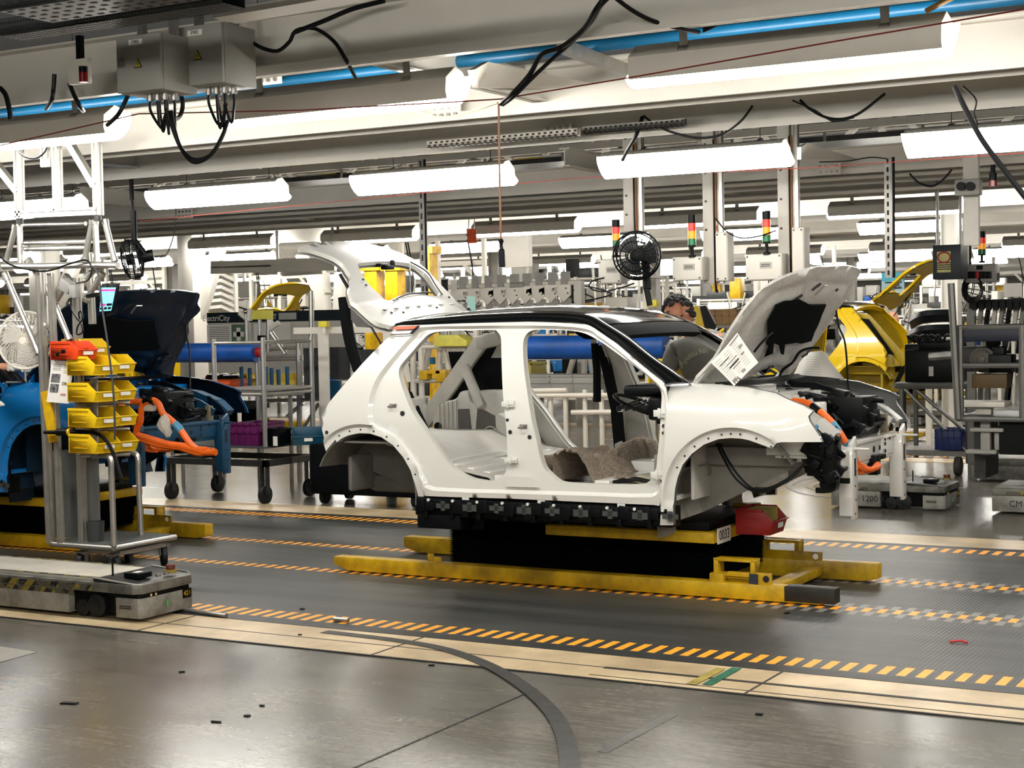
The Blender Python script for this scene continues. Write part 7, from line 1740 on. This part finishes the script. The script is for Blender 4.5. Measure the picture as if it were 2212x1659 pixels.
# pale blue screens
t = thing('screen_board', 'light blue lettered sheet seen through the yellow tailgate window', 'sign board', A(1935, 625, 24.5))
a, b = A(1904, 590, 24.5), A(1953, 655, 24.5); MB().bb(a.x, b.x, 24.5, 24.55, b.z, a.z).build('board', mt('pale_blue_sheet', (176, 214, 232), .5), t)
p = A(1904, 608, 24.5); MB().bb(a.x, b.x, 24.49, 24.5, p.z, a.z).build('header', mt('cyan_header', (70, 190, 220), .5), t)
text('board_text', 'B', A(1938, 617, 24.48), (1, 0, 0), (0, 0, 1), .16, INK, t); g = MB()
for px0, px1, py in ((1912, 1948, 612), (1912, 1948, 624), (1926, 1942, 636)): q = A(px0, py, 24.48); g.bb(q.x, A(px1, py, 24.48).x, 24.478, 24.482, q.z, q.z+.02)
g.build('board_print', INK, t); x = (a.x+b.x)/2; MB().cyl((x, 24.6, 0), (x, 24.6, a.z), .04, 8).build('stand_post', PALE, t)
# near right trolley with navy padded box
Y1 = 13.9; Y2_ = 14.9
def box_trolley():
    z0 = A(2150, 903, Y1).z; xl = A(2068, 900, Y1).x; xr = xl+1.9
    t = thing('rack_trolley', 'tall tube trolley with navy padded box at the right edge', 'trolley', ((xl+xr)/2, (Y1+Y2_)/2, 0))
    for x in (xl+.03, xl+.55, xr-.1):
        for y in (Y1, Y2_): MB().cyl((x, y, z0), (x, y, A(2080, 705, Y1).z), .028, 8).build('post', TUBEG, t)
    zt = A(2056, 614, Y1).z; x = xl+.0; MB().cyl(A(2070, 905, Y1-.05), A(2054, 612, Y1-.05), .032, 8).build('mast', TUBEG, t)
    for py in (905, 790, 708):
        z = A(2100, py, Y1).z; MB().cyl((xl, Y1, z), (xr, Y1, z), .024, 8).build('rail', TUBEG, t); MB().cyl((xl, Y2_, z), (xr, Y2_, z), .024, 8).build('rail', TUBEG, t); MB().cyl((xl, Y1, z), (xl, Y2_, z), .024, 8).build('rail', TUBEG, t)
    p, q = A(2080, 706, Y1-.02), A(2212, 737, Y1-.02); MB().bb(xl+.06, xr, Y1-.02, Y2_, q.z, p.z-.02).build('navy_pad', DNAVY, t, bev=.01)
    z = A(2100, 905, Y1).z; MB().bb(xl, xr, Y1, Y2_, z, z+.02).build('deck', DKSTEEL, t)
    p, q = A(2152, 912, Y1), A(2212, 985, Y1); MB().bb(p.x, xr, Y1+.1, Y2_, q.z, p.z).build('black_skirt', BLACK, t)
    for px in (2122,):
        x = A(px, 930, Y1).x; MB().bb(x-.04, x+.04, Y1+.1, Y1+.18, A(px, 985, Y1).z, z).bb(x-.12, x+.16, Y1+.06, Y1+.2, A(px, 934, Y1).z, A(px, 926, Y1).z).bb(x-.16, x+.1, Y1+.06, Y1+.2, A(px, 982, Y1).z, A(px, 974, Y1).z).build('lift_leg', CABG, t, bev=.004)
        MB().box((x+.14, Y1+.16, A(px, 955, Y1).z), (.14, .1, .16)).build('lift_joint', CABG, t, bev=.02)
    for dx in (.12, 1.2): MB().bb(xl+dx-.05, xl+dx+.05, Y1+.3, Y2_-.2, .235, z).build('leg', DKSTEEL, t)
    zz = A(2130, 880, Y1).z
    for k in range(9):
        xx = xl+.3+.085*k; MB().bar((xx, Y1+.55+.03*k, zz), (xx+.05, Y1+.5+.03*k, A(2130, 800, Y1).z), .03, .05).build('light_strip_part', mt('pale_strip', (214, 214, 208), .35) if k % 3 else BLACK, t)
    c = A(2122, 777, Y1+.3); MB().cyl(c, c+V((.0, .12, 0)), .115, 26).cyl(c-V((0, .03, 0)), c, .085, 24).cyl(c-V((0, .05, 0)), c-V((0, .03, 0)), .035, 16).build('motor_flange', mt('brown_grey_casting', (84, 80, 72), .5, .4), t, bev=.006)
    MB().box(c+V((-.08, .25, 0)), (.3, .25, .22)).box(c+V((.05, .2, .18)), (.12, .1, .14)).build('motor_block', mt('dark_casting', (48, 48, 46), .5, .4), t, bev=.02)
    c = A(2165, 785, Y1+.3); MB().box(c, (.2, .2, .16)).box(c+V((-.02, 0, .1)), (.1, .1, .1)).build('black_unit', BLACK, t, bev=.012)
    p = A(2112, 815, Y1+.2); MB().box(p+V((.12, 0, -.03)), (.3, .2, .12)).build('brown_box', mt('brown_box', (84, 66, 30), .6), t, bev=.004)
    c = A(2126, 872, Y1+.4); MB().box(c, (.42, .3, .05)).box(c+V((0, 0, -.06)), (.14, .1, .1)).box(c+V((0, 0, -.11)), (.44, .3, .03)).build('white_fixture', WHITE, t, bev=.01)
    return t
box_trolley()
def rods(name, label, px0, px1, n, y0, y1, Y, mat):
    t = thing(name, label, 'rack', A((px0+px1)/2, y1, Y))
    p, q = A(px0, y0, Y), A(px1, y0, Y); MB().bb(p.x, q.x, Y-.1, Y+.1, p.z-.09, p.z).build('head_bar', BLACK, t)
    for i in range(n):
        px = px0+(px1-px0)*(i+.5)/n; a, b = A(px, y0+10, Y), A(px-8, y1, Y+.02*(i % 3)); MB().bar(a, b, .04, .05, (0, 1, 0)).build('panel_edge', mat[i % len(mat)], t)
        MB().box(A(px, y0+12, Y-.12), (.05, .05, .09)).build('hook', BLACK, t)
    for px in (px0, px1): x = A(px, y0, Y).x; MB().bb(x-.04, x+.04, Y-.04, Y+.04, 0, A(px, y0-8, Y).z).build('post', TUBEG, t)
rods('hanging_rack', 'rack of upright grey panels hung under a black bar at the right edge', 2098, 2235, 9, 648, 722, 16.6, [PALE, GREYC, BLACK])
# bumpers on a stand, black power unit
t = thing('bumper_rack', 'rack of black bumper covers between the yellow car and the tube trolley', 'rack', A(2030, 720, 18.5))
for y0, y1, x0, x1 in ((668, 690, 1968, 2062), (700, 716, 1962, 2062), (735, 745, 1975, 2050)):
    Yx = 18.5; p = [A(x0+(x1-x0)*u, y0+8*(1-u)**3*2+ (3 if u > .9 else 0), Yx)+V((0, -.25*math.sin(PI*u), 0)) for u in [i/10 for i in range(11)]]
    MB().loft([[q, q+V((0, -.06, -.06)), q+V((0, -.02, -.14)), q+V((0, .05, -.15)), q+V((0, .06, -.02))] for q in p], True, True).build('bumper_cover', BLACK, t)
for px in (2000, 2050): x = A(px, 700, 18.6).x; MB().cyl((x, 18.7, 0), (x, 18.7, A(px, 665, 18.6).z), .04, 8).build('post', PALE, t)
for py in (672, 702, 742): MB().cyl(A(1975, py, 18.7), A(2062, py, 18.7), .03, 8).build('arm', PALE, t)
MB().bb(A(1999, 700, 18.8).x, A(2030, 700, 18.8).x, 18.8, 18.9, A(2015, 745, 18.8).z, A(2015, 690, 18.8).z).build('back_plate', PALE, t)
Yw = 17.0
t = thing('power_unit', 'black drive unit on a grey tube cradle right of the yellow car', 'drive unit', A(2020, 790, Yw))
c = A(2022, 790, Yw); MB().box(c, (.55, .5, .36)).box(c+V((.05, 0, .22)), (.4, .4, .12)).box(c+V((-.2, -.1, .16)), (.18, .2, .16)).build('casing', BLACK, t, bev=.03)
MB().cyl(c+V((.0, -.26, .1)), c+V((.3, -.26, .12)), .05, 10).box(c+V((.02, -.27, -.05)), (.05, .02, .1)).build('fitting', GALV, t)
g = MB()
for i in range(8): q = c+V((R.uniform(-.2, .2), -.2, .25)); g.tube(spl([q, q+V((R.uniform(-.1, .1), 0, .08)), q+V((R.uniform(-.2, .2), 0, .02))], 4), .015, 6)
g.build('wiring', CABLE, t)
z = c.z-.2
for a_, b_ in ((((-.35, -.3)), ((.45, -.3))), ((-.35, .3), (.45, .3)), ((-.35, -.3), (-.35, .3)), ((.45, -.3), (.45, .3))): MB().cyl(c+V((a_[0], a_[1], -.2)), c+V((b_[0], b_[1], -.2)), .035, 8).build('cradle_tube', TUBEG, t)
for sx in (-.3, .4):
    for sy in (-.28, .28): MB().cyl((c.x+sx, Yw+sy, .13), (c.x+sx, Yw+sy, z), .028, 8).build('leg', TUBEG, t)
for a_, b_ in (((-.3, -.28, 0), (.45, -.28, -.75)), ((-.22, -.2, 0), (.5, -.2, -.6))): MB().cyl(c+V(a_)+V((0, 0, -.2)), c+V(b_)+V((0, 0, -.2)), .022, 8).build('brace', TUBEG, t)
MB().bb(c.x-.35, c.x+.5, Yw-.3, Yw+.3, .2, .26).build('base_frame', GREYC, t)
for sx in (-.38, .3): MB().cyl((c.x+sx-.03, Yw-.3, .1), (c.x+sx+.03, Yw-.3, .1), .1, 20).build('castor', mt('grey_castor', (70, 70, 66), .6), t, bev=.006)
crate('crate', 'small dark blue crate at the foot of the drive unit cradle', 'crate', (A(2055, 880, Yw-.2).x, Yw-.2, .27), (.26, .3, .22), mt('dark_blue_crate', (18, 44, 110), .45))
# ---------------------------------------------------------------- far hall: columns, racks, further cars
for i, (x, y) in enumerate([(x, y) for y in (19.2, 26.0, 36.5, 47.5, 58) for x in range(-66, 6, 6)]):
    y += R.uniform(-.2, .2); x += {19: 1.2, 26: 2.9}.get(int(y), R.uniform(0, 4))
    if y < 20 and (-12 < x < -7 or x > -3): continue
    w_ = .2
    struct(MB().bb(x-w_/2, x+w_/2, y-.01, y+.01, 0, 3.2).bb(x-w_/2, x-w_/2+.015, y-w_/2, y+w_/2, 0, 3.2).bb(x+w_/2-.015, x+w_/2, y-w_/2, y+w_/2, 0, 3.2).build('hall_column_%d' % (i+1), PALE, smooth=False))
def make_rack(seed, w_, dp, h, dens):
    rr = random.Random(seed); t = thing('line_rack', 'proto', 'rack', (0, 0, 0))
    for x in (-w_/2, 0, w_/2):
        for y in (-dp/2, dp/2): MB().bb(x-.03, x+.03, y-.03, y+.03, 0, h).build('post', WHITE if seed % 2 else ALU, t)
    for k in range(4):
        z = .35+(h-.4)*k/3; MB().bb(-w_/2, w_/2, -dp/2, dp/2, z, z+.035).build('shelf', PALE, t)
    cols = [PALE, GREYC, BLACK, PAPER, BLUER, YEL, DKSTEEL, WHITE, GREYC, PALE, CABG]
    for k in range(dens):
        z = .39+(h-.4)*rr.randrange(4)/3; x = rr.uniform(-w_/2+.15, w_/2-.15); s_ = (rr.uniform(.12, .5), rr.uniform(.2, .4), rr.uniform(.1, .42)); MB().box((x, rr.uniform(-.2, .2), z+s_[2]/2), s_).build('part_box', rr.choice(cols), t, bev=.01)
    for k in range(4):
        x = rr.uniform(-w_/2, w_/2); MB().cyl((x, -dp/2-.05, rr.uniform(.8, 1.4)), (x+rr.uniform(-.3, .3), -dp/2-.05, h+rr.uniform(-.2, .3)), .022, 6).build('tube', ALU, t)
    p = [V((rr.uniform(-w_/2, w_/2), -dp/2-.06, h*rr.uniform(.6, 1))) for _ in range(5)]; MB().tube(spl(p, 6), .014, 5).build('hose', CABLE, t)
    MB().bb(-w_/2+.2, -w_/2+.8, -dp/2-.02, -dp/2, h-.5, h-.08).build('notice', PAPER, t)
    return t
PR = [make_rack(3, 2.2, .8, 2.1, 16), make_rack(4, 1.8, .8, 1.9, 14), make_rack(5, 2.6, .9, 2.45, 20), make_rack(8, 2.0, .7, 2.3, 15), make_rack(11, 2.4, .8, 1.7, 16)]
used = set(); k = 0
ROWN = {15.6: 'row just beyond the first belt', 24.9: 'row behind the yellow car', 30.4: 'first row past the second belt', 35.4: 'second row past the second belt', 41: 'third row past the second belt', 46.5: 'fourth row past the second belt', 53: 'fifth row past the second belt', 60: 'sixth row past the second belt', 68: 'last row by the back wall'}
for y, nm in ROWN.items():
    x = (-y*1.05-3); xe = -y*.14+1
    while x < xe:
        i = R.randrange(5); skipit = R.random() < (.55 if y < 16 else .18)
        if y < 16 and (x > -17.5): skipit = True
        if y < 26 and -7.2 < x < -4.6: skipit = True
        if not skipit:
            lab = 'pale tube rack of mixed parts in the '+nm
            if i not in used: o = PR[i]; used.add(i)
            else: o = dup(PR[i])
            o.location = (x, y+R.uniform(-.3, .3), 0); o.rotation_euler = (0, 0, R.uniform(-.1, .1)); o['label'] = lab; o['group'] = 'parts racks in the '+nm; k += 1
        x += R.uniform(2.9, 3.7)
for i in range(5):
    if i not in used: PR[i].location = (-20-3*i, 72, 0); PR[i]['label'] = 'spare pale rack by the back wall'; PR[i]['group'] = 'parts racks by the back wall'
# hanging tool frames
def make_frame(seed):
    rr = random.Random(seed); t = thing('tool_frame', 'proto', 'tool frame', (0, 0, 0))
    w_ = 1.5; MB().bb(-w_/2, w_/2, -.03, .03, 2.55, 2.62).build('top_rail', WHITE, t); MB().bb(-w_/2, w_/2, -.03, .03, 1.95, 2.0).build('bottom_rail', WHITE, t)
    for x in (-w_/2, -.1, w_/2-.05): MB().bb(x, x+.06, -.03, .03, 1.95, 3.0).build('upright', WHITE, t)
    MB().bar((w_/2-.4, 0, 2.6), (w_/2, 0, 2.2), .05, .05).build('brace', WHITE, t)
    MB().box((rr.uniform(-.4, .4), -.06, 2.2), (.4, .1, .3)).build('tool_box', PALE, t); MB().box((rr.uniform(-.5, .5), .06, 1.85), (.2, .1, .35)).build('hand_tool', BLACK, t)
    for k in range(3): x = rr.uniform(-.7, .7); MB().tube(spl([V((x, -.05, 3)), V((x+.1, -.06, 2.3)), V((x-.1, -.05, 1.7)), V((x+.15, -.05, 1.4))], 5), .012, 5).build('hose', CABLE, t)
    return t
FRM = make_frame(2); first = True
for nm, y, xs in (('behind the pendant switch', 20.2, (-12.6,)), ('just past the second belt', 22.7, (-17.5, -21, -2.2)), ('beyond the second belt', 28.5, (-10, -14.5, -18, -23, -28)), ('in the middle of the hall', 36, (-8, -13, -17, -22, -27, -33)), ('deep in the hall', 45, (-11, -16, -20, -26, -31, -37, -42))):
    for x in xs:
        o = FRM if first else dup(FRM); first = False; o.location = (x, y, 0); o['label'] = 'white hanging tool frame with hoses '+nm; o['group'] = 'hanging tool frames '+nm
# further cars on the lines
ML = YC+LINE2
c2 = shift(ycar, (A(636, 612, ML).x-A(2008, 585, ML).x, 0, 0), label='small yellow car far back, its tailgate raised above the notice board')
k2 = shift(ycarr, (c2.location.x-ycar.location.x, 0, 0), label='yellow skid carrier under the far yellow car behind the notice board')
for i, (dx, dy, mats, lab) in enumerate(((-30, LINE2, None, 'white car body far to the left on the second belt'), (-5.0, 2*LINE2, None, 'white car body on the third line behind the right hanging post'), (.8, 2*LINE2, None, 'white car body on the third line near the right edge'), (-11.2, 2*LINE2, BB, 'blue car body far back on the third line'))):
    o = dup(CAR, (CAR.location.x+dx, CAR.location.y+dy, .0), 0, label=lab, mats=mats, skip=noin)
    dup(CARR, (CARR.location.x+dx, CARR.location.y+dy, .0), 0, label=lab.replace('white car body', 'yellow skid carrier under the white car').replace('blue car body', 'yellow skid carrier under the blue car'), skip=('plate_number', 'number_plate'))
# orange paper and the board behind the pendant
c = A(1020, 510, 16.8); t = thing('orange_notice', 'orange paper notice hanging beside a strip light above the car roof', 'notice', c)
MB().prism([A(1008, 494, 16.8), A(1028, 494, 16.8), A(1028, 507, 16.8), A(1031, 525, 16.8), A(1011, 526, 16.8), A(1009, 512, 16.8)], (0, .01, 0)).build('sheet', mt('orange_paper', (232, 96, 56), .6), t)
for px in (1012, 1024): MB().cyl(A(px, 496, 16.8), A(px+2, 440, 16.8), .006, 5).build('hanger_wire', GALV, t)
t = thing('blank_signboard', 'pale hanging panel behind the pendant switch', 'panel', A(1130, 540, 19.5)); a, b = A(1078, 508, 19.5), A(1143, 576, 19.5)
MB().bb(a.x, b.x, 19.5, 19.6, b.z, a.z).build('panel', PALE, t)
for px in (1085, 1138): x = A(px, 510, 19.5).x; MB().cyl((x, 19.55, a.z), (x, 19.55, 3.0), .02, 6).build('hanger', GALV, t)
t = thing('dark_column_cover', 'dark cable-covered column beyond the white bracket plates', 'cable column', A(1230, 600, 25)); a, b = A(1222, 560, 25), A(1243, 700, 25)
MB().bb(a.x, b.x, 25, 25.2, 0, a.z).build('cover', mt('dark_column_cloth', (60, 60, 58), .8, nz=(4, .3)), t)
for i, (px, Y, col, lab) in enumerate(((800, 17.9, 0, 'yellow lifting post seen through the tailgate window, left one'), (845, 17.9, 0, 'yellow lifting post seen through the tailgate window, right one'), (926, 18.2, 0, 'thin yellow post beyond the tailgate edge'))):
    a, b = A(px-14 if i < 2 else px-4, 585 if i < 2 else 548, Y), A(px+14 if i < 2 else px+4, 660, Y); t = thing('lifting_post', lab, 'post', ((a.x+b.x)/2, Y, 0)); MB().bb(a.x, b.x, Y, Y+.2, 0, a.z).build('post', YEL, t); MB().bb(a.x-.06, b.x+.06, Y-.02, Y+.22, a.z, a.z+.1).build('cap', YEL, t)
# ---------------------------------------------------------------- people
SKINB = mt('brown_skin', (150, 98, 70), .55, nz=(8, .08)); SKINL = mt('light_skin', (196, 142, 112), .55, nz=(8, .06)); HAIR = mt('black_curly_hair', (20, 16, 15), .8, nz=(60, .3), bump=(90, 1))
def skin_mesh(verts, edges, root=0, sub=1):
    """verts: (pos, radius or (rx, ry)); returns an evaluated mesh grown by the skin modifier"""
    me = bpy.data.meshes.new('tmp'); me.from_pydata([v[0] for v in verts], edges, []); o = bpy.data.objects.new('tmp', me); COL.objects.link(o)
    o.modifiers.new('s', 'SKIN'); sv = me.skin_vertices[0].data
    for i, v in enumerate(verts): r = v[1]; sv[i].radius = r if isinstance(r, tuple) else (r, r); sv[i].use_root = (i == root)
    m2 = o.modifiers.new('b', 'SUBSURF'); m2.levels = sub; m2.render_levels = sub
    bpy.context.view_layer.update()
    out = bpy.data.meshes.new_from_object(o.evaluated_get(bpy.context.evaluated_depsgraph_get())); bpy.data.objects.remove(o)
    return out
def to_mb(me):
    g = MB(); g.add([v.co.copy() for v in me.vertices], [tuple(p.vertices) for p in me.polygons]); return g
def head_geo(c, f, up, s=1.0):
    f = V(f).normalized(); up = V(up); rt = f.cross(up).normalized(); up = rt.cross(f).normalized()
    def at(a, b):      # a azimuth from front, b elevation
        x, y, z = math.cos(b)*math.cos(a), math.cos(b)*math.sin(a), math.sin(b)
        rf, rs, ru = .098, .076, .118
        q = V((x*rf, y*rs, z*ru))
        if z < 0: q.x += -.018*z*(1 if x > 0 else -.6); q.y *= 1+.28*z
        fr_ = max(0, x)
        q.x += .024*math.exp(-((y/.17)**2)-((z+.18)/.16)**2)*fr_ + .010*math.exp(-(y/.12)**2-((z-.02)/.2)**2)*fr_    # nose
        q.x -= .013*(math.exp(-((abs(y)-.36)/.16)**2-((z-.02)/.10)**2))*fr_                                         # eye sockets
        q.x += .006*math.exp(-((z-.16)/.07)**2-(y/.6)**2)*fr_                                                       # brow
        q.x += .008*(math.exp(-((z+.50)/.05)**2)+math.exp(-((z+.60)/.05)**2))*math.exp(-(y/.28)**2)*fr_-.006*math.exp(-((z+.55)/.02)**2)*math.exp(-(y/.3)**2)*fr_   # lips
        q.x += .012*math.exp(-((z+.84)/.12)**2-(y/.35)**2)*fr_                                                      # chin
        return c+(f*q.x+rt*q.y+up*q.z)*s
    return at, f, rt, up
def person(label, J, look, up, shirt, skin, trous, hat=None, beard=True, hair=True, long_sleeve=False, glove=None, text_=None, fingers='curl'):
    """J: joints in world space"""
    t = thing('person', label, 'person', V((J['pel'].x, J['pel'].y, min(J['fl'].z, J['fr'].z)-.06)))
    N = []; E = []
    def ad(p, r, par=None):
        N.append((V(p), r)); k = len(N)-1
        if par is not None: E.append((par, k))
        return k
    pel = ad(J['pel'], (.15, .115)); sp = ad(J['pel'].lerp(J['chest'], .5), (.135, .10), pel); ch = ad(J['chest'], (.155, .11), sp); nb = ad(J['chest'].lerp(J['head'], .45), .062, ch)
    hd = ad(J['head'].lerp(J['chest'], .22), .058, nb)
    for s_ in 'lr':
        sh_ = ad(J['s'+s_], .062, ch); el = ad(J['e'+s_], .045, sh_); wr = ad(J['w'+s_], .03, el)
        d = (J['w'+s_]-J['e'+s_]).normalized(); side = d.cross(V((0, 0, 1))).normalized(); pn = side.cross(d)
        pm = ad(J['w'+s_]+d*.075, (.040, .02), wr)
        for k, (o_, l_) in enumerate(((-.030, .066), (-.010, .078), (.010, .074), (.029, .058))):
            k1 = ad(J['w'+s_]+d*.095+side*o_, .0095, pm); k2 = ad(N[k1][0]+d*l_*.5-pn*.012, .0088, k1); ad(N[k2][0]+d*l_*.32-pn*.028, .0075, k2)
        k1 = ad(J['w'+s_]+d*.045+side*.045-pn*.01, .0105, wr); ad(N[k1][0]+d*.04+side*.018-pn*.014, .009, k1)
        hp = ad(J['pel']+(J['f'+s_]-J['pel'])*.08+V(((.09 if s_ == 'l' else -.09), 0, 0))*J['sg'], .095, pel); kn = ad(J['k'+s_], .062, hp); an = ad(J['f'+s_]+V((0, 0, .04)), .042, kn); ad(J['f'+s_]+V((0, -.14, 0)), .036, an)
    g = to_mb(skin_mesh(N, E, 0))
    at, f, rt, u_ = head_geo(J['head'], look, up, 1.08)
    g.grid(lambda a, b: at(-PI+2*PI*a, -PI/2+PI*b), 40, 34)
    for sg in (-1, 1):
        e = J['head']+rt*(.077*sg)-f*.008
        g.loft([[e+(f*(.02*r*math.cos(q))+u_*(.032*r*math.sin(q)))+rt*sg*h for q in [2*PI*i/12 for i in range(12)]] for r, h in ((.6, -.01), (1, .006), (1.05, .014), (.7, .014), (.4, .006))], True, True)
    g.build('body', skin, t, ang=80)
    for sg in (-1, 1):
        e = at(sg*.40, .03)-f*.004
        ey = MB().ball(e, .0125, 10).build('eye', mt('eye_white', (190, 180, 170), .3), t); MB().ball(e+f*.006, .0075, 8).build('iris', INK, ey)
        MB().tube([at(sg*.22, .19)+f*.003, at(sg*.4, .235)+f*.003, at(sg*.6, .20)+f*.003], [.004, .0055, .003], 6).build('eyebrow', HAIR, t)
    MB().tube([at(-.22, -.59)+f*.001, at(0, -.57)+f*.001, at(.22, -.59)+f*.001], [.002, .005, .002], 6).build('mouth', mt('lip_red', (120, 66, 56), .5), t)
    if hair:
        rr = random.Random(5); g = MB()
        for i in range(420):
            b = rr.uniform(-.35, PI/2); a = rr.uniform(-PI, PI)
            if b < .60-.12*math.cos(a) and abs(a) < 1.62: continue
            if b < -.1 and abs(a) < 1.9: continue
            p = at(a, b); n = (p-J['head']).normalized(); g.ball(p+n*.008, rr.uniform(.012, .02), 6)
        o = g.build('hair', HAIR, t); o['kind'] = 'stuff'
    if beard:
        g = MB(); 
        def bd(a, b): 
            aa = -1.45+2.9*a; bb = -1.2+(.62+.42*abs(aa)/1.45)*b; p = at(aa, bb); return p+(p-J['head']).normalized()*(.006*math.sin(PI*a)*math.sin(PI*b)+.001)
        g.grid(bd, 20, 10); g.build('beard', HAIR, t)
    # clothes: a shirt over torso and upper arms, trousers over the legs
    SN = []; SE = []
    def sd(p, r, par=None):
        SN.append((V(p), r)); k = len(SN)-1
        if par is not None: SE.append((par, k))
        return k
    a = sd(J['pel']+V((0, 0, -.04)), (.178, .14)); b = sd(J['pel'].lerp(J['chest'], .5), (.165, .13), a); c = sd(J['chest'], (.185, .135), b); sd(J['chest'].lerp(J['head'], .34), .085, c)
    for s_ in 'lr':
        k1 = sd(J['s'+s_], .098, c)
        if long_sleeve: k2 = sd(J['e'+s_], .062, k1); sd(J['w'+s_].lerp(J['e'+s_], .08), .044, k2)
        else: sd(J['s'+s_].lerp(J['e'+s_], .78), .07, k1)
    to_mb(skin_mesh(SN, SE, 0)).build('shirt', shirt, t, ang=80)
    TN = []; TE = []
    SN, SE = TN, TE
    def td(p, r, par=None):
        TN.append((V(p), r)); k = len(TN)-1
        if par is not None: TE.append((par, k))
        return k
    a = td(J['pel']+V((0, 0, .02)), (.172, .135))
    for s_ in 'lr':
        h_ = td(J['pel']+(J['f'+s_]-J['pel'])*.1+V(((.09 if s_ == 'l' else -.09), 0, 0))*J['sg'], .112, a); k_ = td(J['k'+s_], .08, h_); td(J['f'+s_]+V((0, 0, .05)), .066, k_)
    to_mb(skin_mesh(TN, TE, 0)).build('trousers', trous, t, ang=80)
    for s_ in 'lr':
        q = J['f'+s_]; g = MB().loft([[q+V((w_*math.cos(x)*1.0, -.06-.15*math.sin(x) if False else y, z)) for x in [2*PI*i/10 for i in range(10)]] for w_, y, z in ()], True, False) if False else MB()
        g.box(q+V((0, -.06, -.025)), (.1, .29, .07)).box(q+V((0, .02, .03)), (.1, .12, .09)); g.build('shoe', BLACK, t, bev=.02)
    if glove:
        for s_ in 'lr':
            d = (J['w'+s_]-J['e'+s_]).normalized(); side = d.cross(V((0, 0, 1))).normalized(); pn = side.cross(d); W_ = J['w'+s_]
            GN = [(W_-d*.03, .041), (W_+d*.03, (.05, .034)), (W_+d*.08, (.052, .032))]; GE = [(0, 1), (1, 2)]
            for o_, l_ in ((-.032, .07), (-.011, .08), (.011, .076), (.031, .06)):
                n0 = len(GN); GN += [(W_+d*.1+side*o_, .0125), (W_+d*(.1+l_*.5)+side*o_-pn*.012, .0118), (W_+d*(.1+l_*.82)+side*o_-pn*.04, .0105)]; GE += [(2, n0), (n0, n0+1), (n0+1, n0+2)]
            n0 = len(GN); GN += [(W_+d*.045+side*.05-pn*.01, .0135), (W_+d*.09+side*.068-pn*.024, .012)]; GE += [(1, n0), (n0, n0+1)]
            to_mb(skin_mesh(GN, GE, 0)).build('glove', glove, t, ang=80)
    return t, at, f
Yh_ = 10.62
P_ = lambda px, py, y=Yh_: atY(px, py, y)
zg = .10
hd_ = P_(1466, 678, 10.60)
J = dict(pel=V((P_(1545, 850, 10.98).x, 10.98, .98)), chest=P_(1520, 752, 10.78), head=hd_, sr=P_(1462, 752, 10.70), er=P_(1436, 818, 10.72), wr=P_(1468, 846, 10.45), sl=P_(1562, 735, 10.80), el=P_(1625, 790, 10.62), wl=P_(1560, 822, 10.32), sg=1)
J['kl'] = V((J['pel'].x+.11, 10.92, .52)); J['kr'] = V((J['pel'].x-.11, 10.94, .52)); J['fl'] = V((J['pel'].x+.12, 11.02, .07)); J['fr'] = V((J['pel'].x-.12, 11.04, .07))
pa, at_, f_ = person('bearded worker in grey T-shirt leaning over the far side of the white car', J, (-.6, -.8, -.2), (-.28, .05, 1), mt('grey_tshirt', (112, 112, 106), .85, nz=(6, .1)), SKINB, mt('dark_work_trousers', (28, 32, 38), .8), glove=None)
for i, ch_ in enumerate('Jujutsu Kai'):
    if ch_ == ' ': continue
    u = i/10; c = P_(1471+56*u, 786-30*u-6*math.sin(PI*u), 10.60)
    text('shirt_lettering', ch_, c+V((0, -.03+.05*abs(u-.5), 0)), (math.cos(.45), 0, math.sin(.45)), (-math.sin(.45), 0, math.cos(.45)), .062, mt('faded_print', (172, 168, 140), .8), pa)
# worker by the yellow car's tail
yb = 22.6
hd_ = atY(1928, 692, yb); x = hd_.x
J = dict(pel=V((x+.02, yb+.12, 1.0)), chest=V((x+.01, yb+.06, hd_.z-.36)), head=hd_, sr=V((x-.19, yb+.05, hd_.z-.3)), er=V((x-.26, yb-.1, hd_.z-.55)), wr=V((x-.2, yb-.3, hd_.z-.6)), sl=V((x+.2, yb+.05, hd_.z-.3)), el=V((x+.27, yb-.05, hd_.z-.56)), wl=V((x+.2, yb-.28, hd_.z-.65)), sg=1)
J['kl'] = V((x+.1, yb+.05, .54)); J['kr'] = V((x-.1, yb+.05, .54)); J['fl'] = V((x+.1, yb+.1, .08)); J['fr'] = V((x-.1, yb+.1, .08))
person('bald worker with dark glasses standing behind the yellow car tail, black trousers showing', J, (-.2, -1, -.2), (0, 0, 1), mt('dark_work_shirt', (40, 44, 50), .8), SKINL, mt('black_work_trousers', (20, 24, 28), .8), hair=False, beard=False)
# arm reaching in at the left edge
yb = 7.8; xb = atY(-150, 800, yb).x; w0 = atY(24, 793, 8.62)
J = dict(pel=V((xb, yb, .98)), chest=V((xb+.1, yb+.03, 1.36)), head=V((xb+.2, yb+.05, 1.7)), sr=V((xb+.1, yb-.16, 1.38)), er=V((xb+.3, yb-.2, 1.18)), wr=V((xb+.5, yb-.02, 1.2)), sl=V((xb+.12, yb+.2, 1.42)), el=w0+V((-.28, -.02, .0)), wl=w0, sg=1)
J['kl'] = V((xb+.03, yb+.1, .52)); J['kr'] = V((xb+.03, yb-.1, .52)); J['fl'] = V((xb, yb+.12, .08)); J['fr'] = V((xb, yb-.12, .08))
person('worker at the left edge, only a bare forearm with white glove reaching the blue fender', J, (.9, .1, -.4), (0, 0, 1), mt('navy_work_shirt', (26, 32, 48), .8), SKINL, mt('navy_work_trousers', (24, 28, 38), .8), glove=mt('white_cotton_glove', (206, 206, 200), .8, nz=(30, .1)))
